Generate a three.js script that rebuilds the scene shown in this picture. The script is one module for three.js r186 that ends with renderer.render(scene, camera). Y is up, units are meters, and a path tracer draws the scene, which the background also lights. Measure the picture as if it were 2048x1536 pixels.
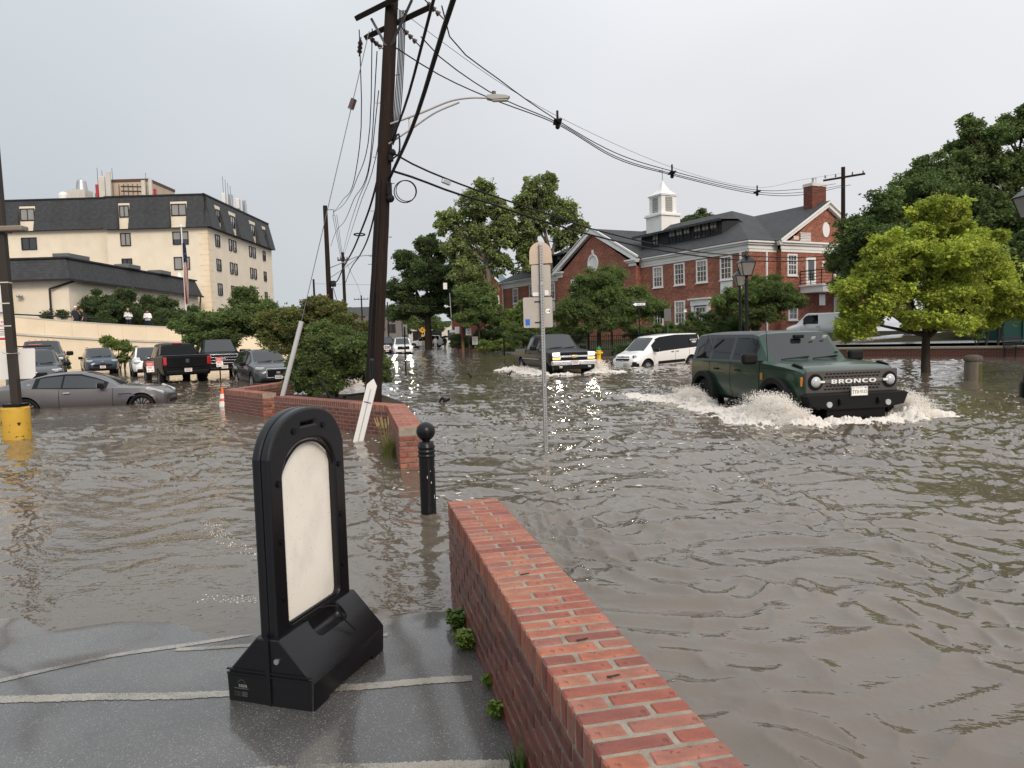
import * as THREE from 'three';
import { mergeGeometries, toCreasedNormals, mergeVertices } from 'three/addons/utils/BufferGeometryUtils.js';
import { RoundedBoxGeometry } from 'three/addons/geometries/RoundedBoxGeometry.js';
import { TextGeometry } from 'three/addons/geometries/TextGeometry.js';
import { FontLoader } from 'three/addons/loaders/FontLoader.js';
import { MarchingCubes } from 'three/addons/objects/MarchingCubes.js';
import { Brush, Evaluator, SUBTRACTION } from 'three-bvh-csg';
import { createNoise2D, createNoise3D } from 'simplex-noise';

// ---------------------------------------------------------------- camera, sky, sun, exposure
const scene = new THREE.Scene();
const camera = new THREE.PerspectiveCamera(55.83, 4 / 3, 0.05, 900);
camera.position.set(0, 1.6, 0);
camera.rotation.set(THREE.MathUtils.degToRad(-3.75), 0, THREE.MathUtils.degToRad(-1.7), 'XYZ');
scene.add(camera);

const V = (x, y, z) => new THREE.Vector3(x, y, z);
const lerp = (a, b, t) => a + (b - a) * t;
const clamp = (x, a, b) => Math.min(b, Math.max(a, x));
const sstep = (a, b, x) => { const t = clamp((x - a) / (b - a), 0, 1); return t * t * (3 - 2 * t); };
function rng(seed) { let s = seed | 0; return () => { s = (s + 0x6d2b79f5) | 0; let t = Math.imul(s ^ (s >>> 15), 1 | s); t = (t + Math.imul(t ^ (t >>> 7), 61 | t)) ^ t; return ((t ^ (t >>> 14)) >>> 0) / 4294967296; }; }
const noise2 = createNoise2D(rng(11)), noise3 = createNoise3D(rng(12));
const fbm2 = (x, y, o = 4) => { let s = 0, a = 0.5, f = 1; for (let i = 0; i < o; i++) { s += a * noise2(x * f, y * f); a *= 0.5; f *= 2.03; } return s; };

{ // overcast evening sky: cool grey to the left of the street, paler to the right, brighter overhead
  const W = 512, H = 256, d = new Float32Array(W * H * 4);
  for (let j = 0; j < H; j++) for (let i = 0; i < W; i++) {
    const up = ((j + 0.5) / H - 0.5) * Math.PI, az = ((i + 0.5) / W - 0.5) * 2 * Math.PI;
    const x = Math.cos(az) * Math.cos(up), z = Math.sin(az) * Math.cos(up), y = Math.sin(up);
    const side = sstep(-0.8, 0.8, x - 0.1 * z);
    const cloud = 1 + 0.03 * noise3(x * 2.2, y * 5, z * 2.2) + 0.015 * noise3(x * 5, y * 11, z * 5);
    const lift = 1 + 1.2 * Math.max(0, y) ** 1.8 + 0.25 * sstep(-0.4, 0.9, z);
    const c = [lerp(0.36, 0.51, side), lerp(0.393, 0.512, side), lerp(0.42, 0.53, side)];
    const k = (j * W + i) * 4;
    for (let q = 0; q < 3; q++) d[k + q] = c[q] * cloud * (y > -0.02 ? lift : 0.55);
    d[k + 3] = 1;
  }
  const t = new THREE.DataTexture(d, W, H, THREE.RGBAFormat, THREE.FloatType);
  t.mapping = THREE.EquirectangularReflectionMapping; t.magFilter = THREE.LinearFilter; t.needsUpdate = true;
  scene.background = t; scene.environment = t;
}
const sun = new THREE.DirectionalLight(0xffebd4, 1.5);
sun.position.set(20, 34, 24); sun.target.position.set(0, 0, -25);
sun.castShadow = true; sun.shadow.radius = 40; sun.shadow.mapSize.set(2048, 2048);
Object.assign(sun.shadow.camera, { left: -70, right: 70, top: 70, bottom: -70, near: 1, far: 200 });
scene.add(sun, sun.target);
const renderer = new THREE.WebGLRenderer({ antialias: true });
renderer.toneMapping = THREE.LinearToneMapping;
renderer.toneMappingExposure = 1.45;
renderer.shadowMap.enabled = true; renderer.shadowMap.type = THREE.PCFSoftShadowMap;

// ---------------------------------------------------------------- helpers
const taken = {};
function numbered(n) { const k = (taken[n] = (taken[n] ?? -1) + 1); return k ? `${n}_${String(k).padStart(3, '0')}` : n; }
function thing(name, label, category, pos = [0, 0, 0], turn = 0, group) {
  const o = new THREE.Group(); o.name = numbered(name); o.position.set(...pos); o.rotation.y = turn;
  o.userData = { label, category }; if (group) o.userData.group = group; scene.add(o); return o;
}
function tag(o, label, category, group) { o.name = numbered(o.name); o.userData.label = label; o.userData.category = category; if (group) o.userData.group = group; scene.add(o); return o; }
function structure(o) { o.name = numbered(o.name); o.userData.kind = 'structure'; scene.add(o); return o; }
function copyOf(o, label, pos, turn) { const c = o.clone(); c.name = numbered(o.name.replace(/_\d{3}$/, '')); c.userData = { ...o.userData, label }; c.position.set(...pos); if (turn !== undefined) c.rotation.y = turn; scene.add(c); return c; }

function boxUV(g) { // uv in metres, by the face's dominant direction
  const p = g.attributes.position, n = g.attributes.normal, uv = new Float32Array(p.count * 2);
  for (let i = 0; i < p.count; i++) {
    const ax = Math.abs(n.getX(i)), ay = Math.abs(n.getY(i)), az = Math.abs(n.getZ(i));
    if (ay >= ax && ay >= az) { uv[2 * i] = p.getX(i); uv[2 * i + 1] = p.getZ(i); } else if (ax >= az) { uv[2 * i] = p.getZ(i); uv[2 * i + 1] = p.getY(i); } else { uv[2 * i] = p.getX(i); uv[2 * i + 1] = p.getY(i); }
  }
  g.setAttribute('uv', new THREE.BufferAttribute(uv, 2)); return g;
}
const _m = new THREE.Matrix4(), _q = new THREE.Quaternion(), _e = new THREE.Euler();
const mat4 = (x = 0, y = 0, z = 0, rx = 0, ry = 0, rz = 0, s = 1) => new THREE.Matrix4().compose(V(x, y, z), new THREE.Quaternion().setFromEuler(new THREE.Euler(rx, ry, rz)), Array.isArray(s) ? V(...s) : V(s, s, s));
function between(p, q) { const a = V(...p), b = V(...q), d = b.clone().sub(a), L = d.length(); return { L, m: new THREE.Matrix4().compose(a.add(b).multiplyScalar(0.5), new THREE.Quaternion().setFromUnitVectors(V(0, 1, 0), d.normalize()), V(1, 1, 1)) }; }
class MB {
  constructor() { this.g = []; }
  add(geo, m) { let g = geo.index ? geo.toNonIndexed() : geo.clone(); for (const k of Object.keys(g.attributes)) if (!['position', 'normal', 'uv'].includes(k)) g.deleteAttribute(k); if (m) g.applyMatrix4(m); this.g.push(g); return this; }
  box(w, h, d, ...t) { return this.add(new THREE.BoxGeometry(w, h, d), mat4(...t)); }
  rbox(w, h, d, r, ...t) { return this.add(new RoundedBoxGeometry(w, h, d, 2, r), mat4(...t)); }
  cyl(r0, r1, h, seg, ...t) { return this.add(new THREE.CylinderGeometry(r0, r1, h, seg), mat4(...t)); }
  sph(r, seg, ...t) { return this.add(new THREE.SphereGeometry(r, seg, Math.ceil(seg * 0.6)), mat4(...t)); }
  bar(p, q, r, seg = 6, r1 = r) { const { L, m } = between(p, q); return this.add(new THREE.CylinderGeometry(r1, r, L, seg), m); }
  beam(p, q, w, d) { const { L, m } = between(p, q); return this.add(new THREE.BoxGeometry(w, L, d), m); }
  tube(pts, r, seg = 6, n = 0) { return this.add(new THREE.TubeGeometry(new THREE.CatmullRomCurve3(pts.map((p) => V(...p))), n || pts.length * 4, r, seg), null); }
  lathe(pts, seg, ...t) { return this.add(new THREE.LatheGeometry(pts.map((p) => new THREE.Vector2(...p)), seg), mat4(...t)); }
  ext(pts, depth, bevel, ...t) { const s = pts instanceof THREE.Shape ? pts : new THREE.Shape(pts.map((p) => new THREE.Vector2(...p))); return this.add(new THREE.ExtrudeGeometry(s, { depth, bevelEnabled: bevel > 0, bevelSize: bevel, bevelThickness: bevel, bevelSegments: 2, curveSegments: 16 }), mat4(...t)); }
  poly(quads) { // list of quads/triangles of points, counter-clockwise
    const pos = []; for (const q of quads) for (let i = 1; i < q.length - 1; i++) pos.push(...q[0], ...q[i], ...q[i + 1]);
    const g = new THREE.BufferGeometry(); g.setAttribute('position', new THREE.Float32BufferAttribute(pos, 3)); g.computeVertexNormals(); boxUV(g); return this.add(g);
  }
  geo(keepUV) { const g = mergeGeometries(this.g); if (!keepUV) boxUV(g); return g; }
  build(name, material, parent, keepUV) { const m = new THREE.Mesh(this.geo(keepUV), material); m.name = name; if (parent) parent.add(m); return m; }
}
const mb = () => new MB();
function mesh(name, geo, material, parent) { const m = new THREE.Mesh(geo, material); m.name = name; if (parent) parent.add(m); return m; }

// ---------------------------------------------------------------- textures
const hash = (x, y, s) => { let h = Math.imul(x, 374761393) + Math.imul(y, 668265263) + Math.imul(s, 974711); h = Math.imul(h ^ (h >>> 13), 1274126177); return ((h ^ (h >>> 16)) >>> 0) / 4294967296; };
function tn(x, y, p, s) { const xi = Math.floor(x), yi = Math.floor(y), fx = x - xi, fy = y - yi, u = fx * fx * (3 - 2 * fx), v = fy * fy * (3 - 2 * fy), w = (a) => ((a % p) + p) % p; return lerp(lerp(hash(w(xi), w(yi), s), hash(w(xi + 1), w(yi), s), u), lerp(hash(w(xi), w(yi + 1), s), hash(w(xi + 1), w(yi + 1), s), u), v); }
const tf = (u, v, p, s, o = 4) => { let r = 0, a = 0.5; for (let i = 0; i < o; i++) { r += a * tn(u * p, v * p, p, s + i); p *= 2; a *= 0.5; } return r / (1 - 0.5 ** o); }; // 0..1
function tex(w, h, fn, srgb, tile) {
  const d = new Uint8Array(w * h * 4);
  for (let j = 0; j < h; j++) for (let i = 0; i < w; i++) { const c = fn((i + 0.5) / w, (j + 0.5) / h, i, j), k = (j * w + i) * 4; if (typeof c === 'number') d[k] = d[k + 1] = d[k + 2] = clamp(c * 255, 0, 255); else for (let q = 0; q < 3; q++) d[k + q] = clamp(c[q] * 255, 0, 255); d[k + 3] = 255; }
  const t = new THREE.DataTexture(d, w, h); t.wrapS = t.wrapT = THREE.RepeatWrapping; t.magFilter = THREE.LinearFilter; t.minFilter = THREE.LinearMipmapLinearFilter; t.generateMipmaps = true;
  if (srgb) t.colorSpace = THREE.SRGBColorSpace; if (tile) t.repeat.set(1 / (tile[0] ?? tile), 1 / (tile[1] ?? tile)); t.needsUpdate = true; return t;
}
function canvasTex(w, h, draw) { const c = document.createElement('canvas'); c.width = w; c.height = h; draw(c.getContext('2d'), w, h); const t = new THREE.CanvasTexture(c); t.colorSpace = THREE.SRGBColorSpace; t.anisotropy = 4; return t; }
const lin = (r, g, b) => new THREE.Color().setRGB(r, g, b);
const std = (c, rough = 0.7, more = {}) => new THREE.MeshPhysicalMaterial({ color: Array.isArray(c) ? lin(...c) : c, roughness: rough, specularIntensity: Array.isArray(c) && Math.max(...c) < 0.1 ? 0.35 : 0.8, ...more });
const phys = (c, rough, more = {}) => new THREE.MeshPhysicalMaterial({ color: Array.isArray(c) ? lin(...c) : c, roughness: rough, ...more });
const mix3 = (a, b, t) => [lerp(a[0], b[0], t), lerp(a[1], b[1], t), lerp(a[2], b[2], t)];
const asphaltTex = tex(1024, 1024, (u, v, i, j) => { const n = tf(u, v, 6, 1, 5), f = hash(i >> 1, j >> 1, 7), g = hash(i, j, 9); let c = 0.31 + 0.12 * (n - 0.5) + 0.1 * (g - 0.5); if (f > 0.94) c += 0.4 * (f - 0.94) / 0.06; return [c * 1.0, c * 0.985, c * 0.97]; }, true, 1.6);
const asphaltBump = tex(1024, 1024, (u, v, i, j) => 0.5 * hash(i >> 1, j >> 1, 7) + 0.3 * hash(i, j, 4) + 0.2 * tf(u, v, 32, 5, 3), false, 1.6);
const asphaltRough = tex(512, 512, (u, v) => 0.1 + 0.2 * sstep(0.35, 0.7, tf(u, v, 5, 31, 5)), false, 3.1);
const grainTex = tex(256, 512, (u, v) => { const n = tf(u, v * 0.25, 32, 3, 3) * 0.6 + tf(u, v, 4, 8, 3) * 0.4; return 0.55 + 0.45 * n; }, true, [0.35, 2.2]);
const grimeTex = tex(512, 512, (u, v) => { const n = tf(u, v, 4, 21, 6), s = tf(u, v, 40, 22, 3); return 0.86 + 0.14 * n - 0.06 * s; }, true, 3.7);
const paleTex = tex(256, 256, (u, v) => 0.93 + 0.08 * (tf(u, v, 5, 25, 6) - 0.2), true, 4.3);
const fineTex = tex(256, 256, (u, v) => 0.82 + 0.25 * (tf(u, v, 16, 41, 4) - 0.3), true, 0.5);
const fineBump = tex(256, 256, (u, v, i, j) => 0.6 * tf(u, v, 20, 43, 3) + 0.4 * hash(i, j, 2), false, 0.25);
const wallBrick = (base, mortar, vary, seed) => tex(1024, 1024, (u, v) => {
  const rows = 20, cols = 10, r = Math.floor(v * rows), cu = u * cols + (r % 2) * 0.5, c = Math.floor(cu) % cols, fx = cu - Math.floor(cu), fy = v * rows - r;
  const m = fx < 0.045 || fy < 0.14, h = hash(c, r, seed) - 0.5, n = tf(u, v, 6, seed, 5) - 0.5, q = tf(u, v, 64, seed + 3, 2) - 0.5;
  const b = m ? mortar : base.map((k, i) => k * (1 + vary * h + (i ? 0.2 : 0.1) * h));
  return b.map((k) => k * (1 + (vary < 0.1 ? 0.1 : 0.22) * n + (vary < 0.1 ? 0.03 : 0.16) * q));
}, true, [2.15, 1.4]);
const redBrickTex = wallBrick([0.54, 0.315, 0.25], [0.58, 0.49, 0.42], 0.25, 51);
const darkBrickTex = wallBrick([0.4, 0.19, 0.15], [0.45, 0.37, 0.31], 0.3, 57);
const shingleTex = tex(512, 512, (u, v) => { const rows = 12, r = Math.floor(v * rows), cu = u * 12 + (r % 2) * 0.5, c = Math.floor(cu) % 12, fx = cu - Math.floor(cu), fy = v * rows - r, h = hash(c, r, 61), n = tf(u, v, 8, 63, 5), edge = fy < 0.1 || fx < 0.05 ? 0.75 : 1; return [0.25, 0.26, 0.27].map((k) => k * edge * (0.92 + 0.14 * h + 0.16 * (n - 0.5))); }, true, [3.0, 2.4]);
const bladeBump = tex(512, 512, (u, v) => { const rows = 12, fy = v * rows - Math.floor(v * rows); return fy; }, false, [3.0, 2.4]);

const lineTex = tex(1024, 1024, (u, v, i, j) => { const n = tf(u, v, 10, 411, 4), g = hash(i >> 1, j >> 1, 7), h = hash(i, j, 9), w = n * 0.9 + 0.55 * (g - 0.5) + 0.2 * (h - 0.5); const k = sstep(0.3, 0.62, 1 - w); return mix3([0.31, 0.305, 0.3], [0.6, 0.58, 0.53], k); }, true, 1.6);
const M = {
  white: std([0.82, 0.81, 0.79], 0.5, { map: paleTex }), offwhite: std([0.74, 0.7, 0.62], 0.6, { map: grimeTex }),
  redBrick: std(0xffffff, 0.85, { map: redBrickTex }), darkBrick: std(0xffffff, 0.85, { map: darkBrickTex }), cream: std([0.86, 0.77, 0.62], 0.8, { map: paleTex }),
  creamPlain: std([0.9, 0.76, 0.56], 0.8, { map: paleTex }), shingle: std(0xffffff, 0.8, { map: shingleTex, bumpMap: bladeBump, bumpScale: 0.02 }),
  teal: std([0.1, 0.18, 0.18], 0.6, { map: grimeTex }),
  glass: phys([0.02, 0.024, 0.028], 0.05, { clearcoat: 1, clearcoatRoughness: 0.03 }),
  curtain: phys([0.34, 0.33, 0.31], 0.12, { clearcoat: 1, clearcoatRoughness: 0.05, map: grimeTex }),
  darkFrame: std([0.03, 0.027, 0.03], 0.5), black: std([0.006, 0.006, 0.007], 0.4), blackMatte: std([0.01, 0.01, 0.0105], 0.65), iron: phys([0.005, 0.005, 0.006], 0.3, { specularIntensity: 0.6 }),
  rubber: std([0.012, 0.012, 0.012], 0.75), cable: std([0.014, 0.012, 0.014], 0.6),
  galv: std([0.42, 0.43, 0.44], 0.42, { metalness: 0.7, map: grimeTex }), alum: std([0.5, 0.47, 0.43], 0.45, { metalness: 0.55, map: grimeTex }), chrome: std([0.7, 0.7, 0.72], 0.15, { metalness: 1 }),
  silver: std([0.45, 0.45, 0.46], 0.35, { metalness: 0.8 }), darkMetal: std([0.09, 0.09, 0.095], 0.4, { metalness: 0.6 }),
  poleWood: std([0.042, 0.027, 0.021], 0.85, { map: grainTex, bumpMap: grainTex, bumpScale: 0.01 }), redWood: std([0.2, 0.075, 0.055], 0.8, { map: grainTex }), greyWood: std([0.2, 0.17, 0.13], 0.85, { map: grainTex, bumpMap: grainTex, bumpScale: 0.012 }),
  concrete: std([0.42, 0.38, 0.31], 0.85, { map: grimeTex, bumpMap: fineBump, bumpScale: 0.003 }), stone: std([0.3, 0.27, 0.21], 0.85, { map: grimeTex, bumpMap: fineBump, bumpScale: 0.004 }), kerb: std([0.34, 0.32, 0.29], 0.6, { map: grimeTex }),
  mortar: std([0.4, 0.35, 0.28], 0.92, { map: fineTex, bumpMap: fineBump, bumpScale: 0.006 }),
  asphalt: std(0xffffff, 1, { clearcoat: 0.9, clearcoatRoughness: 0.12, map: asphaltTex, bumpMap: asphaltBump, bumpScale: 0.0035, roughnessMap: asphaltRough }),
  line: std(0xffffff, 0.5, { clearcoat: 0.9, clearcoatRoughness: 0.12, map: lineTex, bumpMap: asphaltBump, bumpScale: 0.0035 }),
  bark: std([0.085, 0.068, 0.05], 0.9, { map: grainTex, bumpMap: grainTex, bumpScale: 0.02 }), paleBark: std([0.26, 0.23, 0.18], 0.85, { map: grainTex }),
  soil: std([0.07, 0.055, 0.038], 0.95, { map: fineTex, bumpMap: fineBump, bumpScale: 0.01 }),
  red: std([0.55, 0.03, 0.025], 0.5), orange: std([0.8, 0.13, 0.03], 0.5), yellow: std([0.75, 0.5, 0.03], 0.45), green: std([0.02, 0.15, 0.05], 0.5), blue: std([0.02, 0.12, 0.5], 0.5), signYellow: std([0.85, 0.42, 0.02], 0.45),
  skin: std([0.45, 0.25, 0.17], 0.6), headlamp: phys([0.42, 0.44, 0.46], 0.08, { clearcoat: 1 }), amber: phys([0.7, 0.2, 0.02], 0.15, { clearcoat: 1 }), tail: phys([0.4, 0.01, 0.012], 0.12, { clearcoat: 1 }),
  lampOn: std([0.9, 0.9, 0.9], 0.2, { emissive: lin(1, 0.97, 0.9), emissiveIntensity: 0.65 }), lampWarm: std([0.9, 0.6, 0.3], 0.2, { emissive: lin(1, 0.55, 0.12), emissiveIntensity: 0.9 }),
  porcelain: phys([0.05, 0.018, 0.014], 0.2, { clearcoat: 1 }),
};
const carGlass = phys([0.014, 0.017, 0.018], 0.03, { ior: 1.6 });
const tintGlass = phys([0.003, 0.004, 0.005], 0.03, { specularIntensity: 0.5 });
const wellMat = std([0.012, 0.012, 0.012], 0.9);
const paint = (r, g, b, more = {}) => phys([r, g, b], 0.4, { clearcoat: Math.max(r, g, b) < 0.03 ? 0.14 : 0.75, clearcoatRoughness: 0.04, metalness: 0.1, specularIntensity: Math.max(r, g, b) < 0.03 ? 0.3 : 0.8, ...more });
// ---------------------------------------------------------------- ground and flood water
function wallLineX(z) { return -0.42 + (z + 4.4) * 0.2195; }               // left face of the near brick wall
function groundY(x, z) {
  const street = sstep(-0.1, 0.25, x - wallLineX(z) - 0.15);
  // car park, left of the walls
  let lot = z > -4.9 ? lerp(-0.036, 0.046, sstep(-4.9, -3.1, z)) : lerp(-0.036, -0.28, sstep(-4.9, -13, z));
  lot = Math.max(lot, lerp(-0.4, 0.04, sstep(-26, -42, z + (x + 15) * 0.25)));
  const lotFar = lerp(0, 0.25, sstep(-42, -56, z)); lot += z < -42 ? lotFar : 0;
  let road = lerp(-0.26, -0.32, sstep(-1, -12, z)); road = lerp(road, -0.2, sstep(-25, -50, z)); road = lerp(road, 0.04, sstep(-52, -69, z)); road = lerp(road, 0.5, sstep(-70, -125, z));
  const east = sstep(0, 3, x + 0.9 + z * 0.0 - eastKerb(z));               // beyond the kerb on the right of the street
  if (z < -30 && x > eastKerb(z)) road = lerp(road, lerp(0.16, 1.15, sstep(0, 16, x - eastKerb(z))), sstep(0.0, 0.4, x - eastKerb(z)));
  const toLot = z > -7 ? street : z > -20 ? sstep(-3.2, -1.6, x + (z + 9) * -0.15) : sstep(-9, -6.5, x - (z + 20) * 0.02);
  let y = lerp(lot, road, toLot);
  y += 0.012 * noise2(x * 0.35, z * 0.35) + 0.006 * noise2(x * 1.3, z * 1.3) + 0.014 * noise2(x * 0.8 + 3, z * 0.9) * sstep(-7, -4.5, z) * sstep(-3.0, -3.9, z);
  return y;
}
function eastKerb(z) { // x of the kerb on the far right of the street
  const pts = [[-30, 27], [-40.4, 16.4], [-42, 10.4], [-48, 5.5], [-60, 1.6], [-72, -0.9], [-80, -2.2], [-95, -5.2], [-140, -13]];
  for (let i = 0; i < pts.length - 1; i++) if (z <= pts[i][0] && z >= pts[i + 1][0]) return lerp(pts[i][1], pts[i + 1][1], (pts[i][0] - z) / (pts[i][0] - pts[i + 1][0]));
  return z > -30 ? 60 : -13;
}
function gridSheet(xs, zs, f) {
  const nx = xs.length, nz = zs.length, pos = new Float32Array(nx * nz * 3), uv = new Float32Array(nx * nz * 2), idx = [];
  for (let j = 0; j < nz; j++) for (let i = 0; i < nx; i++) { const k = j * nx + i; pos.set([xs[i], f(xs[i], zs[j]), zs[j]], k * 3); uv.set([xs[i], zs[j]], k * 2); }
  for (let j = 0; j < nz - 1; j++) for (let i = 0; i < nx - 1; i++) { const a = j * nx + i, b = a + 1, c = a + nx, d = c + 1; idx.push(a, c, b, b, c, d); }
  const g = new THREE.BufferGeometry(); g.setAttribute('position', new THREE.BufferAttribute(pos, 3)); g.setAttribute('uv', new THREE.BufferAttribute(uv, 2)); g.setIndex(idx); g.computeVertexNormals(); return g;
}
const steps = (a, b, n) => Array.from({ length: n + 1 }, (_, i) => lerp(a, b, i / n));
{
  const xs = [-400, -200, -110, ...steps(-70, -14, 40), ...steps(-13, -4, 40), ...steps(-3.95, 1, 100), ...steps(1.2, 6, 24), ...steps(7, 70, 70), 110, 200, 400];
  const zs = [60, 30, 12, ...steps(6, -1.5, 16), ...steps(-1.55, -5.2, 74), ...steps(-5.3, -8, 20), ...steps(-8.5, -90, 150), ...steps(-95, -180, 20), -300, -700];
  structure(mesh('ground', gridSheet(xs, zs, groundY), M.asphalt));
}
// water: the height of the flood surface at a point
const broncoPos = [5.42, -14.62], broncoHead = -80 * Math.PI / 180;
function waterY(x, z, fine = true) {
  const depth = -groundY(x, z), calm = sstep(0.0, 0.16, depth);
  const inLot = 1 - sstep(-0.2, 0.6, x - wallLineX(z));
  const dB = Math.hypot(x - broncoPos[0], (z - broncoPos[1]) * 0.8);
  const near = sstep(-8, -3.5, z) * (1 - inLot), smooth = 1 - 0.8 * near, stir = (0.85 + 0.55 * Math.exp(-dB * dB / 60)) * lerp(1, 0.92, inLot) * (0.75 + 0.5 * noise2(x * 0.13 + 7, z * 0.16));
  const wx = 0.35 * noise2(x * 0.5, z * 0.5), wz = 0.35 * noise2(x * 0.5 + 9, z * 0.5 + 4);
  let h = 0.02 * noise2(x * 0.45 + wx, z * 0.75 + wz) + 0.02 * noise2((x + wx) * 1.05 + 20, (z + wz) * 1.7);
  const r1 = 1 - Math.abs(noise2((x + wx) * 0.8 - z * 0.35 + 40, (z + wz) * 1.4 + 3)); h += 0.03 * r1 * r1 * r1;
  const r3 = 1 - Math.abs(noise2((x + 2 * wx) * 1.5 + z * 0.5 + 11, (z + wz) * 2.3 - x * 0.3)); h += 0.022 * r3 * r3 * lerp(1, 1.75, near);
  h += 0.016 * noise2((x + wx) * 2.4 + 5, (z + wz) * 3.7) * lerp(1, 1.15, near) + 0.006 * smooth * noise2((x + z * 0.3) * 5.5, z * 8.3 + 7 * wx);
  if (fine) { const r2 = 1 - Math.abs(noise2(x * 5.2 + z * 1.8 + wx, z * 9.5 - x * 1.1)); h += smooth * (0.007 * r2 * r2 + 0.0022 * noise2(x * 12, z * 19)); }
  // long standing crests of the wake rolling towards the near wall
  const wake = Math.sin((x * 0.5 + z * 0.86) * 5.2 + 1.8 * noise2(x * 0.4, z * 0.3)) * Math.exp(-((x - 3) ** 2 + (z + 6) ** 2) / 40); h += 0.016 * wake * (1 - inLot);
  return (h - 0.012) * stir * lerp(0.15, 1, calm);
}
{
  const nA = 940, nR = 560, a0 = -62 * Math.PI / 180, a1 = 62 * Math.PI / 180, r0 = 1.0, r1 = 130;
  const pos = new Float32Array((nA + 1) * (nR + 1) * 3), uv = new Float32Array((nA + 1) * (nR + 1) * 2), idx = new Uint32Array(nA * nR * 6);
  for (let j = 0, k = 0; j <= nR; j++) { const r = r0 * (r1 / r0) ** (j / nR); for (let i = 0; i <= nA; i++, k++) { const a = lerp(a0, a1, i / nA), x = Math.sin(a) * r, z = 0.35 - Math.cos(a) * r; pos[k * 3] = x; pos[k * 3 + 1] = waterY(x, z); pos[k * 3 + 2] = z; uv[k * 2] = x; uv[k * 2 + 1] = z; } }
  for (let j = 0, q = 0; j < nR; j++) for (let i = 0; i < nA; i++, q += 6) { const a = j * (nA + 1) + i, b = a + 1, c = a + nA + 1, d = c + 1; idx.set([a, b, c, b, d, c], q); }
  const g = new THREE.BufferGeometry(); g.setAttribute('position', new THREE.BufferAttribute(pos, 3)); g.setAttribute('uv', new THREE.BufferAttribute(uv, 2)); g.setIndex(new THREE.BufferAttribute(idx, 1)); g.computeVertexNormals();
  const ripple = tex(1024, 1024, (u, v) => { const w = tf(u, v, 8, 71, 2); const a = 1 - Math.abs(2 * tf(u, v + 0.02 * w, 14, 73, 4) - 1), b = tf(u * 1, v, 48, 75, 2); return 0.65 * a * a + 0.35 * b; }, false, [1.9, 1.3]);
  const silt = tex(512, 512, (u, v) => { const n = tf(u, v, 3, 81, 6), s = tf(u, v, 30, 83, 3); return mix3([0.35, 0.318, 0.278], [0.405, 0.368, 0.322], clamp(n * 1.3 - 0.2 + 0.3 * (s - 0.5), 0, 1)); }, true, 5.3);
  const water = phys(0xffffff, 0.03, { map: silt, bumpMap: ripple, bumpScale: 0.003, ior: 1.62 });
  structure(mesh('flood_water', g, water));
  M.water = water;
}
// white stall lines painted on the car park
function paintLine(pts, w, name) {
  const L = pts.map((p) => V(p[0], 0, p[1])), pos = [], r = rng(Math.round(w * 9000 + pts[0][0] * 77)); const n = 240;
  const c = new THREE.CatmullRomCurve3(L), tri = [];
  for (let i = 0; i <= n; i++) { const p = c.getPoint(i / n), t = c.getTangent(i / n), nx = -t.z, nz = t.x, a = w / 2 * (0.78 + 0.3 * r()), b = w / 2 * (0.78 + 0.3 * r()); tri.push([V(p.x + nx * a, 0, p.z + nz * a), V(p.x - nx * b, 0, p.z - nz * b)]); }
  for (const q of tri) for (const p of q) p.y = groundY(p.x, p.z) + 0.0025;
  const g = new THREE.BufferGeometry(), arr = [];
  for (let i = 0; i < n; i++) { const [a, b] = tri[i], [d, e] = tri[i + 1]; for (const p of [a, d, b, b, d, e]) arr.push(p.x, p.y, p.z); }
  g.setAttribute('position', new THREE.Float32BufferAttribute(arr, 3)); g.computeVertexNormals(); boxUV(g);
  const n0 = g.attributes.normal; if (n0.getY(0) < 0) { const p = g.attributes.position.array; for (let i = 0; i < p.length; i += 9) for (let q = 0; q < 3; q++) { const s = p[i + 3 + q]; p[i + 3 + q] = p[i + 6 + q]; p[i + 6 + q] = s; } g.computeVertexNormals(); }
  structure(mesh('stall_line', g, M.line));
}
paintLine([[-2.75, -3.15], [-2.47, -3.34], [-2.17, -3.57], [-1.8, -3.75], [-1.43, -3.95], [-0.9, -4.2]], 0.055);
paintLine([[-1.8, -3.7], [-1.35, -3.735], [-0.7, -3.76]], 0.05);
paintLine([[-2.9, -3.15], [-2.34, -3.15], [-1.8, -3.15], [-1.28, -3.14], [-0.77, -3.16], [-0.22, -3.2]], 0.065);
paintLine([[-1.0, -2.53], [-0.7, -2.54], [-0.46, -2.53], [-0.05, -2.52]], 0.07);
// ---------------------------------------------------------------- buildings
const winCache = {};
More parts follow.
